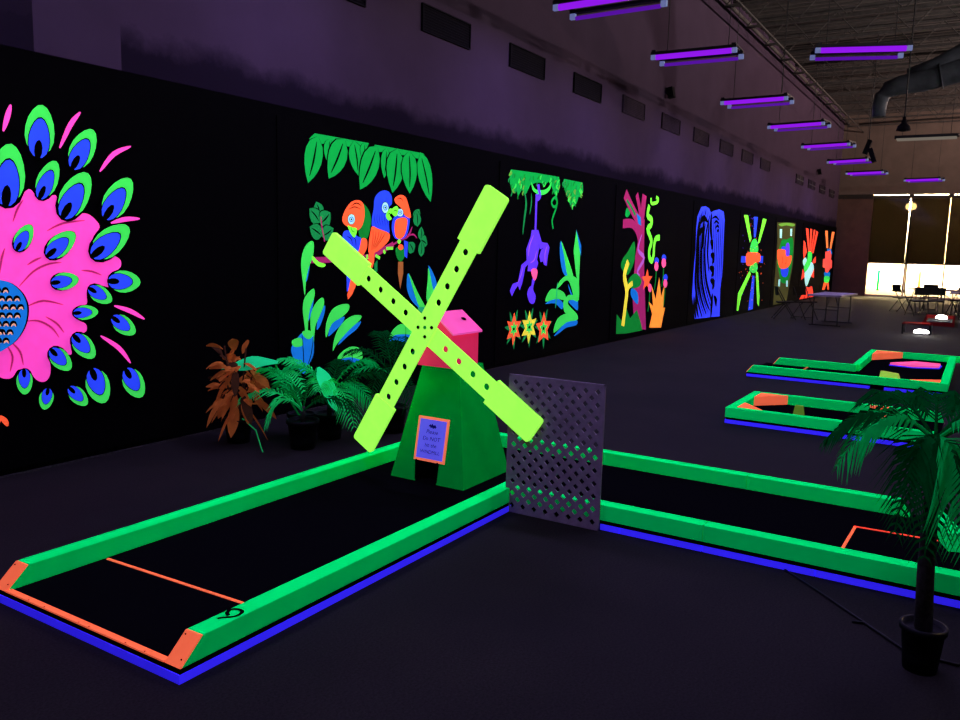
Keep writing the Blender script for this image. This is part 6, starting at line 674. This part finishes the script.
for sg in (1,-1):
    b = MB(); e = HY+.025
    b.hexa([(HX0-.02,CY+sg*e,1.068),(HX1+.01,CY+sg*e,1.068),(HX1-.005,CY,1.200),(HX0-.02,CY,1.200),(HX0-.02,CY+sg*e,1.080),(HX1+.01,CY+sg*e,1.080),(HX1-.005,CY,1.213),(HX0-.02,CY,1.213)],'roof_pink')
    if sg == -1:
        n_ = Vector((0,-(1.213-1.080),e)).normalized(); n_ = Vector((0,-.64,.77)); c_ = Vector((4.66,CY-.07,1.1565))
        ring = [c_ + Vector((math.cos(k*PI/6)*.028,0,0)) + Vector((0,-.77,-.64))*math.sin(k*PI/6)*.017 + n_*.004 for k in range(12)]; b.flat(ring, 'black')
    b.build('roof_slope', tw)
HUB = Vector((4.29, 3.069, 1.098))
b = MB(); b.tube([(4.292,HUB.y,HUB.z),(4.44,HUB.y,HUB.z-.03)], .02, 'wood_black', 10); b.build('axle', tw)
def plate(b, outline, holes, th, M_, m):
    loops = [[Vector((x,y,0)) for x, y in outline]] + [[Vector((x,y,0)) for x, y in h] for h in holes]
    flatv = [v for l in loops for v in l]; tris = tessellate_polygon(loops)
    fr = [b.bm.verts.new(M_ @ Vector((v.x,v.y,th/2))) for v in flatv]; bk = [b.bm.verts.new(M_ @ Vector((v.x,v.y,-th/2))) for v in flatv]
    for tr in tris:
        b.face([fr[i] for i in tr], m); b.face([bk[i] for i in tr][::-1], m)
    s = 0
    for l in loops:
        n = len(l)
        for i in range(n): b.face([fr[s+i], fr[s+(i+1)%n], bk[s+(i+1)%n], bk[s+i]], m)
        s += n
def arm(ang, x, off):
    # local x along the sail, local y across, local z = towards the camera (-X)
    ux = Vector((0, math.cos(ang), math.sin(ang))); uz = Vector((-1,0,0)); uy = uz.cross(ux)
    M_ = Matrix(((ux.x,uy.x,uz.x,x),(ux.y,uy.y,uz.y,HUB.y+ux.y*off),(ux.z,uy.z,uz.z,HUB.z+ux.z*off),(0,0,0,1)))
    holes = []
    for r in (.195,.32,.45,.575):
        for sg in (1,-1): holes.append([(sg*r+.0225*math.cos(k*PI/8), .0225*math.sin(k*PI/8)) for k in range(16)])
    b = MB(); plate(b, [(-.97,-.07),(.97,-.07),(.97,.07),(-.97,.07)], holes, .012, M_, 'blade_lime')
    o = b.build('sail', tw)
    for sg in (1,-1):
        b = MB(); k = 6; r = .02; x0, x1, h = .62, 1.005, .09
        out = [(x0,-h)] + [(x1-r+r*math.sin(a), -h+r-r*math.cos(a)) for a in [PI/2*i/k for i in range(k+1)]] + [(x1-r+r*math.cos(a), h-r+r*math.sin(a)) for a in [PI/2*i/k for i in range(k+1)]] + [(x0,h)]
        plate(b, [(sg*p[0], sg*p[1]) for p in out], [], .030, M_, 'blade_lime'); b.build('sail_sleeve', o)
    return M_
arm(math.radians(33.6), 4.307, 0); M_ = arm(math.radians(90+31.0), 4.287, .028)
for bx, by, m in ((0,0,'forest'),(.052,.032,'black'),(-.052,-.032,'black'),(.03,-.045,'black'),(-.03,.045,'black')):
    b = MB(); b.tube([M_ @ Vector((bx,by,.004)), M_ @ Vector((bx,by,.010))], .012, m, 10); b.build('hub_bolt', tw)
# sign on the tower
su = Vector((0,-1,0)); sv = Vector((.15,0,ZT-ZB)).normalized(); sn = su.cross(sv)
if sn.x > 0: sn = -sn
S0_ = Vector((fx(.350), 3.066, .350)) + sn*.004
S = lambda u, v, w: S0_ + su*u + sv*v + sn*w
ts = thing('sign', S(0,-.15,0), 'small blue hand lettered sign with orange border on the windmill', 'sign')
def slab(b, u0,u1,v0,v1,w0,w1,m): b.hexa([S(u0,v0,w0),S(u1,v0,w0),S(u1,v1,w0),S(u0,v1,w0),S(u0,v0,w1),S(u1,v0,w1),S(u1,v1,w1),S(u0,v1,w1)], m)
b = MB(); slab(b,-.125,.125,-.15,.15,0,.008,'sign_orange'); b.build('border', ts)
b = MB(); slab(b,-.108,.108,-.133,.133,.008,.010,'sign_blue'); b.build('face', ts)
b = MB(); b.flat([S(u,v,.0115) for u, v in ((-.034,.088),(-.018,.104),(-.014,.094),(-.004,.108),(.004,.096),(.020,.100),(.032,.086),(.024,.082),(.034,.076),(.014,.080),(.004,.072),(-.004,.082),(-.018,.074),(-.016,.084))], 'navy'); b.build('painted_mark', ts)
for txt, v, size in (('Please',.038,.040),('Do NOT',-.008,.038),('hit the',-.052,.038),('WINDMILL',-.096,.033)):
    cu = bpy.data.curves.new('lettering', 'FONT'); cu.body = txt; cu.size = size; cu.align_x = 'CENTER'; cu.shear = .15
    tmp = bpy.data.objects.new('lettering', cu); C.objects.link(tmp); bpy.context.view_layer.update()
    me = bpy.data.meshes.new_from_object(tmp.evaluated_get(bpy.context.evaluated_depsgraph_get())); bpy.data.objects.remove(tmp)
    for vv in me.vertices: vv.co = S(vv.co.x+.002*math.sin(vv.co.x*90), vv.co.y+v, .0115) - Vector(ts.location)
    me.materials.clear(); me.materials.append(MAT['navy']); o = bpy.data.objects.new('lettering', me); C.objects.link(o); o.parent = ts

# ------------------------------------------------------------------ lattice panel
LX, LYa, LYb, LZ = 4.325, 1.797, 2.437, .878
b = MB(); p = .0785; half = p/2; hh = .0195; th = .010
ny = int((LYb-LYa)/half); nz = int(LZ/half)
def cell(cy, cz, hole):
    O = [(0,-half),(half,0),(0,half),(-half,0)]; H_ = [(0,-hh),(hh,0),(0,hh),(-hh,0)]
    clampf = lambda y, z: (min(max(cy+y,LYa),LYb), min(max(cz+z,0.0),LZ))
    if not hole:
        for x in (LX-th/2, LX+th/2): b.face([b.bm.verts.new((x,*clampf(*q))) for q in O], 'lattice')
        return
    for k in range(4):
        o1, o2, h1, h2 = O[k], O[(k+1)%4], H_[k], H_[(k+1)%4]
        for x in (LX-th/2, LX+th/2): b.face([b.bm.verts.new((x,*clampf(*q))) for q in (o1,o2,h2,h1)], 'lattice')
        b.face([b.bm.verts.new((LX-th/2,*clampf(*h1))), b.bm.verts.new((LX-th/2,*clampf(*h2))), b.bm.verts.new((LX+th/2,*clampf(*h2))), b.bm.verts.new((LX+th/2,*clampf(*h1)))], 'lattice')
oy = LYa + ((LYb-LYa) % half)/2; oz = (LZ % half)/2
for i in range(-1, ny+2):
    for j in range(-1, nz+2):
        if (i+j) % 2 == 0:
            cy, cz = oy+i*half, oz+j*half
            if cy < LYa-half*.99 or cy > LYb+half*.99 or cz < -half*.99 or cz > LZ+half*.99: continue
            cell(cy, cz, LYa+.02 < cy < LYb-.02 and .03 < cz < LZ-.03)
for y0, y1, z0, z1 in ((LYa,LYb,0,.012),(LYa,LYb,LZ-.012,LZ),(LYa,LYa+.008,0,LZ),(LYb-.008,LYb,0,LZ)): b.box(LX-th/2-.001, LX+th/2+.001, y0, y1, z0, z1, 'lattice')
tag(b.build('lattice_panel', normals=True), 'purple grey lattice panel standing beside the windmill course corner', 'panel')

# ------------------------------------------------------------------ plants
rnd = random.Random(5)
def frond(t, base, az, L, rise, droop, ll, n, mat, w=.016, name='frond', tw_=0, curve=0, ls=.72, hang=.34):
    b = MB(); base = Vector(base); pts = []; N = 14
    for i in range(N+1):
        u = i/N; a = az + curve*u; r = L*(u - .12*u*u)
        pts.append(base + Vector((math.cos(a)*r, math.sin(a)*r, rise*u - droop*u*u)))
    b.tube(pts, [.006*(1-.8*i/N)+.0015 for i in range(N+1)], mat, 5, False)
    for k in range(n):
        u = .16 + .84*k/(n-1); f = u*N; i = min(int(f), N-1); p = pts[i].lerp(pts[i+1], f-i); tg = (pts[i+1]-pts[i]).normalized()
        side = tg.cross(Vector((0,0,1))).normalized(); up = side.cross(tg)
        l = ll*(math.sin(PI*min(1,(u*.80+.16)))**.7)*rnd.uniform(.88,1.1)
        for sg in (1,-1):
            d = (side*sg*ls + tg*.62 + up*(.10 - .25*u + rnd.uniform(-.10,.10))).normalized()
            m1 = p + d*l*.5; tip = p + d*l + Vector((0,0,-l*hang)); ww = w*(.55+.45*math.sin(PI*u)); cr = tg*ww*.5 + up*ww*.25*sg*0
            a0 = b.bm.verts.new(p-cr*.5); a1 = b.bm.verts.new(p+cr*.5); c0 = b.bm.verts.new(m1-cr+Vector((0,0,.004))); c1 = b.bm.verts.new(m1+cr+Vector((0,0,.004))); tt = b.bm.verts.new(tip)
            b.face([a0,a1,c1,c0], mat); b.face([c0,c1,tt], mat)
    return b.build(name, t, normals=False)
def pot(t, x, y, r, h, name='pot'):
    b = MB(); b.lathe((x,y,0), [(r*.74,0),(r*.80,h*.3),(r*.92,h*.86),(r*1.02,h*.87),(r*1.02,h),(r*.9,h),(r*.86,h*.9)], 'pot', 28); b.build(name, t)
def trunk(t, pts, r, m='trunk'):
    b = MB(); b.tube(pts, r, m, 10); b.build('trunk', t)
# small palm in a pot against the murals
A = (4.72,4.56); t = thing('potted_palm', (*A,0), 'small potted palm between the rust orange plant and the windmill', 'plant', 'potted palms')
pot(t, *A, .13, .235); trunk(t, [(*A,.2),(A[0]+.01,A[1],.34)], [.02,.014])
for az, L, ri, dr, ll, m in [(1.80,.74,.62,.66,.20,'frond_bright'),(2.3,.34,.50,.62,.20,'frond_bright'),(-1.2,.56,.50,.52,.18,'frond_dark'),(.6,.50,.62,.5,.17,'frond_dark'),(-3.0,.30,.55,.30,.17,'frond'),(1.2,.5,.75,.5,.18,'frond_bright'),(-.3,.5,.4,.4,.16,'frond_dark'),(1.65,.5,.8,.5,.16,'frond')]:
    frond(t, (*A,.30), az, L, ri, dr, ll, 18, m, .024)
B_ = (5.10,4.62); t = thing('potted_palm', (*B_,0), 'bright turquoise palm leaning in front of the parrot mural plant', 'plant', 'potted palms')
pot(t, *B_, .13, .22); trunk(t, [(*B_,.18),(B_[0],B_[1],.44)], [.022,.014])
for az, L, ri, dr, ll, m in [(1.9,.52,.62,.36,.16,'frond_bright'),(-1.9,.46,.34,.56,.20,'frond_bright'),(-1.5,.52,.46,.55,.2,'frond'),(2.2,.46,.66,.50,.2,'frond'),(-.8,.6,.52,.42,.18,'frond_dark'),(.4,.5,.6,.4,.18,'frond_dark'),(-2.7,.34,.42,.36,.2,'frond_bright'),(-1.0,.45,.75,.5,.16,'frond')]:
    frond(t, (*B_,.40), az, L, ri, dr, ll, 18, m, .024)
D_ = (5.62,4.35); t = thing('potted_palm', (*D_,0), 'dark green palm directly left of the windmill tower', 'plant', 'potted palms')
pot(t, *D_, .14, .24); trunk(t, [(*D_,.2),(D_[0]+.02,D_[1]+.02,.55)], [.025,.015])
for az, L, ri, dr, ll, m in [(1.7,.55,.62,.45,.2,'frond_dark'),(-1.4,.55,.62,.42,.2,'frond_dark'),(2.4,.50,.42,.5,.2,'frond'),(-2.4,.50,.5,.5,.2,'frond_dark'),(3.3,.45,.45,.6,.2,'frond_dark'),(.5,.5,.7,.4,.2,'frond_dark'),(-.6,.5,.6,.4,.2,'frond'),(1.0,.45,.85,.5,.18,'frond_dark'),(-1.9,.5,.15,.5,.2,'frond_dark')]:
    frond(t, (*D_,.50), az, L, ri, dr, ll, 20, m)
def leaf(b, base, tip, w, droop, m, n=7, wave=0, roll=0):
    base, tip = Vector(base), Vector(tip); d = tip-base; s = d.cross(Vector((0,0,1))).normalized(); s = s*math.cos(roll) + s.cross(d).normalized()*math.sin(roll); prev = None
    for i in range(n+1):
        u = i/n; p = base + d*u + Vector((0,0,droop*4*u*(1-u))); k = w/2*(math.sin(PI*min(1,u*.93+.05))**.8) if u < 1 else 0
        zz = wave*math.sin(u*9)
        cur = (b.bm.verts.new(p-s*k+Vector((0,0,-k*.25+zz))), b.bm.verts.new(p+Vector((0,0,.004))), b.bm.verts.new(p+s*k+Vector((0,0,-k*.25-zz))))
        if prev:
            b.face([prev[0],prev[1],cur[1],cur[0]], m, True); b.face([prev[1],prev[2],cur[2],cur[1]], m, True)
        prev = cur
E_ = (5.02,4.87); t = thing('broad_leaf_plant', (*E_,0), 'turquoise broad leaved plant behind the small potted palm', 'plant')
pot(t, *E_, .12, .20)
b = MB(); b.tube([(*E_,.15),(4.85,4.93,.45),(4.72,4.86,.66),(4.63,4.76,.69)], .008, 'frond', 6); b.tube([(*E_,.15),(5.0,4.76,.5),(5.0,4.66,.615)], .008, 'frond', 6); b.build('stem', t)
b = MB(); leaf(b, (4.63,4.74,.695), (4.50,5.25,.60), .13, .035, 'broad', 10, .008, .75); b.build('leaf', t)
b = MB(); leaf(b, (5.0,4.64,.62), (4.90,4.36,.30), .19, .04, 'broad', 10, .012, .3); b.build('leaf', t)
F_ = (4.55,5.12); t = thing('potted_croton', (*F_,0), 'rust orange leafy plant in a dark pot by the black wall', 'plant')
pot(t, *F_, .12, .20)
b = MB(); stems = []
for k in range(7):
    a = k*2*PI/7; tp = Vector((F_[0]+.10*math.cos(a), F_[1]+.13*math.sin(a), .55+.12*(k%3))); b.tube([(*F_,.16), (F_[0]+.04*math.cos(a),F_[1]+.05*math.sin(a),.36), tp], .007, 'croton_dark', 5); stems.append(tp)
b.tube([(F_[0],F_[1]-.05,.20),(4.50,4.86,.14),(4.44,4.74,.03),(4.42,4.70,.004)], .005, 'dull_green', 5)
b.build('stem', t)
for k in range(84):
    a = rnd.uniform(0,2*PI); z = rnd.uniform(.26,.78); rr = rnd.uniform(.04,.15); s0 = Vector((F_[0]+rr*math.cos(a), F_[1]+rr*1.1*math.sin(a), z)); out = Vector((math.cos(a),math.sin(a)*1.1,0)); L = rnd.uniform(.13,.22)
    tip = s0 + out*L*rnd.uniform(.5,.95) + Vector((0,0,rnd.uniform(-.24,.05) + (z-.5)*.25))
    if tip.y > 5.53: tip.y = 5.53
    b = MB(); leaf(b, s0, tip, rnd.uniform(.065,.10), .03, 'croton' if rnd.random() < .75 else 'croton_dark', 6, 0, rnd.uniform(-.8,.8)); b.build('leaf', t)
# palm at the right, near the camera
R0 = (3.59,.072); t = thing('potted_palm', (*R0,0), 'palm tree in a black pot nearest the camera on the right', 'plant', 'potted palms')
pot(t, *R0, .086, .19); trunk(t, [(*R0,.16),(3.59,.085,.40),(3.59,.090,.62),(3.60,.10,.95)], [.034,.032,.029,.022])
K = (3.60,.10,.94)
for az, L, ri, dr, ll, m in [(1.95,.40,.44,.56,.21,'frond'),(1.62,.46,.40,.46,.17,'frond_dark'),(2.6,.22,.26,.60,.20,'frond_dark'),(3.2,.18,.20,.62,.21,'frond_dark'),(-2.35,.25,.22,.60,.23,'frond'),(-1.6,.42,.40,.5,.18,'frond_dark'),(.9,.40,.46,.36,.17,'frond_dark'),(.1,.4,.5,.4,.17,'frond_dark'),(-.7,.42,.46,.4,.18,'frond_dark'),(-2.0,.36,.44,.4,.17,'frond'),(-1.0,.3,.05,.5,.17,'frond')]:
    frond(t, K, az, L, ri, dr, ll, 24, m, .022, hang=.5)
b = MB(); b.tube([(4.34,.744,.006),(4.12,.52,.006),(3.92,.33,.006),(3.80,.215,.006),(3.70,.12,.006),(3.705,-.2,.006)], .006, 'cable', 6); b.tube([(3.90,.31,.006),(3.88,.36,.006)], .006, 'cable', 6); tag(b.build('power_cable'), 'black cable across the carpet from the palm pot to the course', 'cable')

# ------------------------------------------------------------------ tables, chairs and lit frames at the far end
def folding_chair(label, loc, rz, group):
    t = thing('folding_chair', (0,0,0), label, 'chair', group)
    b = MB(); b.obox((0,0,.45), (.40,.40,.03), (0,math.radians(-4),0), 'chair'); b.build('seat', t)
    b = MB(); b.obox((-.23,0,.73), (.025,.40,.22), (0,math.radians(-10),0), 'chair'); b.build('backrest', t)
    for y in (-.2,.2):
        b = MB(); b.tube([(.26,y,.012),(-.02,y,.45),(-.24,y,.84)], .012, 'chair_frame', 6); b.build('leg', t)
        b = MB(); b.tube([(-.28,y*.9,.012),(-.02,y*.9,.36),(.10,y*.9,.44)], .012, 'chair_frame', 6); b.build('leg', t)
    b = MB(); b.tube([(.22,-.2,.07),(.22,.2,.07)], .008, 'chair_frame', 6); b.tube([(-.24,-.18,.06),(-.24,.18,.06)], .008, 'chair_frame', 6); b.build('stretcher', t)
    t.location = loc; t.rotation_euler = (0,0,rz); return t
def folding_table(label, loc, rz, L, W):
    t = thing('folding_table', (0,0,0), label, 'table')
    b = MB(); b.box(-L/2,L/2,-W/2,W/2,.70,.74,'table'); b.build('tabletop', t)
    for sx in (-1,1):
        x = sx*(L/2-.28)
        for y in (-W/2+.1, W/2-.1):
            b = MB(); b.tube([(x,y,.70),(x+sx*.04,y,.35),(x,y,.012)], .014, 'chair_frame', 6); b.build('leg', t)
        b = MB(); b.tube([(x,-W/2+.02,.012),(x,W/2-.02,.012)], .014, 'chair_frame', 6); b.tube([(x,-W/2+.1,.38),(x,W/2-.1,.38)], .010, 'chair_frame', 6); b.tube([(x,0,.4),(x-sx*.4,0,.69)], .010, 'chair_frame', 6); b.build('brace', t)
    t.location = loc; t.rotation_euler = (0,0,rz); return t
folding_table('mauve grey folding table standing before the murals', (21.4,3.08,0), math.radians(-4), 1.83, .76)
ch = folding_chair('black folding chair closest to the mural wall beside the mauve table', (21.9,4.28,0), math.radians(-70), 'black folding chairs')
for loc, rz, l in [((22.3,3.86,0), -2.2, 'black folding chair tucked between the mauve table and the red mural'), 
   ((28.0,2.05,0), -.9, 'black folding chair standing apart, leftmost before the bright windows'), ((26.4,1.55,0), .5, 'black folding chair facing away, second before the bright windows'), ((26.8,1.10,0), .1, 'black folding chair in the middle before the bright windows'), ((27.4,.55,0), 2.5, 'black folding chair right of the middle before the bright windows'), ((29.2,1.35,0), 3.3, 'black folding chair on the far side of the window table')]:
    dup(ch, loc, rz, l)
folding_table('dark folding table silhouetted before the bright windows', (28.1,1.15,0), math.radians(80), 1.5, .76)
folding_table('dark folding table at the right edge before the windows', (26.2,-.15,0), math.radians(90), 1.8, .76)
# two low red frames with white lamps
t = thing('low_frame', (20.1,1.14,0), 'low red topped frame on black legs around a white lamp', 'frame')
b = MB()
for q in ((20.0,20.05,.85,1.43),(20.5,20.55,.85,1.43),(20.05,20.5,.85,.90),(20.05,20.5,1.38,1.43)): b.box(*q, .215, .235, 'red_rail')
b.build('top_rail', t)
for x in (20.02,20.53):
    for y in (.875,1.405):
        b = MB(); b.box(x-.018,x+.018,y-.018,y+.018,0,.21,'wood_black'); b.build('leg', t)
def flood(x, y, label, r=.09, h=.07):
    t = thing('flood_lamp', (x,y,0), label, 'lamp')
    b = MB(); b.box(x-r*1.1,x+r*1.1,y-r*1.1,y+r*1.1,0,.025,'steel'); b.build('base', t)
    b = MB(); b.lathe((x,y,.026), [(r,0),(r,h*.5),(r*.6,h),(.01,h*1.05)], 'white_lamp', 16); b.build('lens', t)
flood(20.25,1.05,'white lamp on the floor under the red topped frame',.15,.07)
l = bpy.data.lights.new('flood_lamp_light','POINT'); l.energy = 14; l.color = (1,.95,.88); l.shadow_soft_size = .08; o = bpy.data.objects.new('flood_lamp_light', l); C.objects.link(o); o.location = (20.2,1.05,.16)
t = thing('light_frame', (24.9,.9,0), 'flat square red frame on the floor with a white lamp inside', 'frame')
for p0, p1 in (((23.0,1.16),(26.05,1.24)),((23.0,.52),(26.05,.59)),((23.02,1.2),(23.02,.5)),((26.05,1.27),(26.05,.56))):
    b = MB(); rail_piece(b, p0, p1, 0, 0, 'red_rail', .05, 0, .09); b.build('rail', t)
flood(25.6,.88,'white lamp inside the flat red floor frame',.14,.09)
o = o.copy(); C.objects.link(o); o.location = (25.6,.88,.2)

# ------------------------------------------------------------------ camera, sky, colour
cd = bpy.data.cameras.new('camera'); cam = bpy.data.objects.new('camera', cd); C.objects.link(cam)
yaw, pit, rol, FOC = -0.550614, -0.13865013, 0.02624155, 810.855
f = Vector((math.cos(pit)*math.cos(yaw), -math.cos(pit)*math.sin(yaw), math.sin(pit))); r = Vector((-math.sin(yaw), -math.cos(yaw), 0)); u = r.cross(f)
r2 = r*math.cos(rol)+u*math.sin(rol); u2 = u*math.cos(rol)-r*math.sin(rol)
cam.matrix_world = Matrix(((r2.x,u2.x,-f.x,0),(r2.y,u2.y,-f.y,0),(r2.z,u2.z,-f.z,1.65),(0,0,0,1)))
cd.sensor_fit = 'HORIZONTAL'; cd.sensor_width = 36; cd.lens = 36*FOC/960; cd.clip_start = .05; cd.clip_end = 200
sc.camera = cam
w = bpy.data.worlds.new('night sky'); sc.world = w; w.use_nodes = True; bg = w.node_tree.nodes['Background']; bg.inputs[0].default_value = (.010,.010,.018,1); bg.inputs[1].default_value = .3
sc.view_settings.view_transform = 'Standard'; sc.view_settings.look = 'None'; sc.view_settings.gamma = 1; sc.view_settings.use_curve_mapping = False; sc.view_settings.exposure = 0
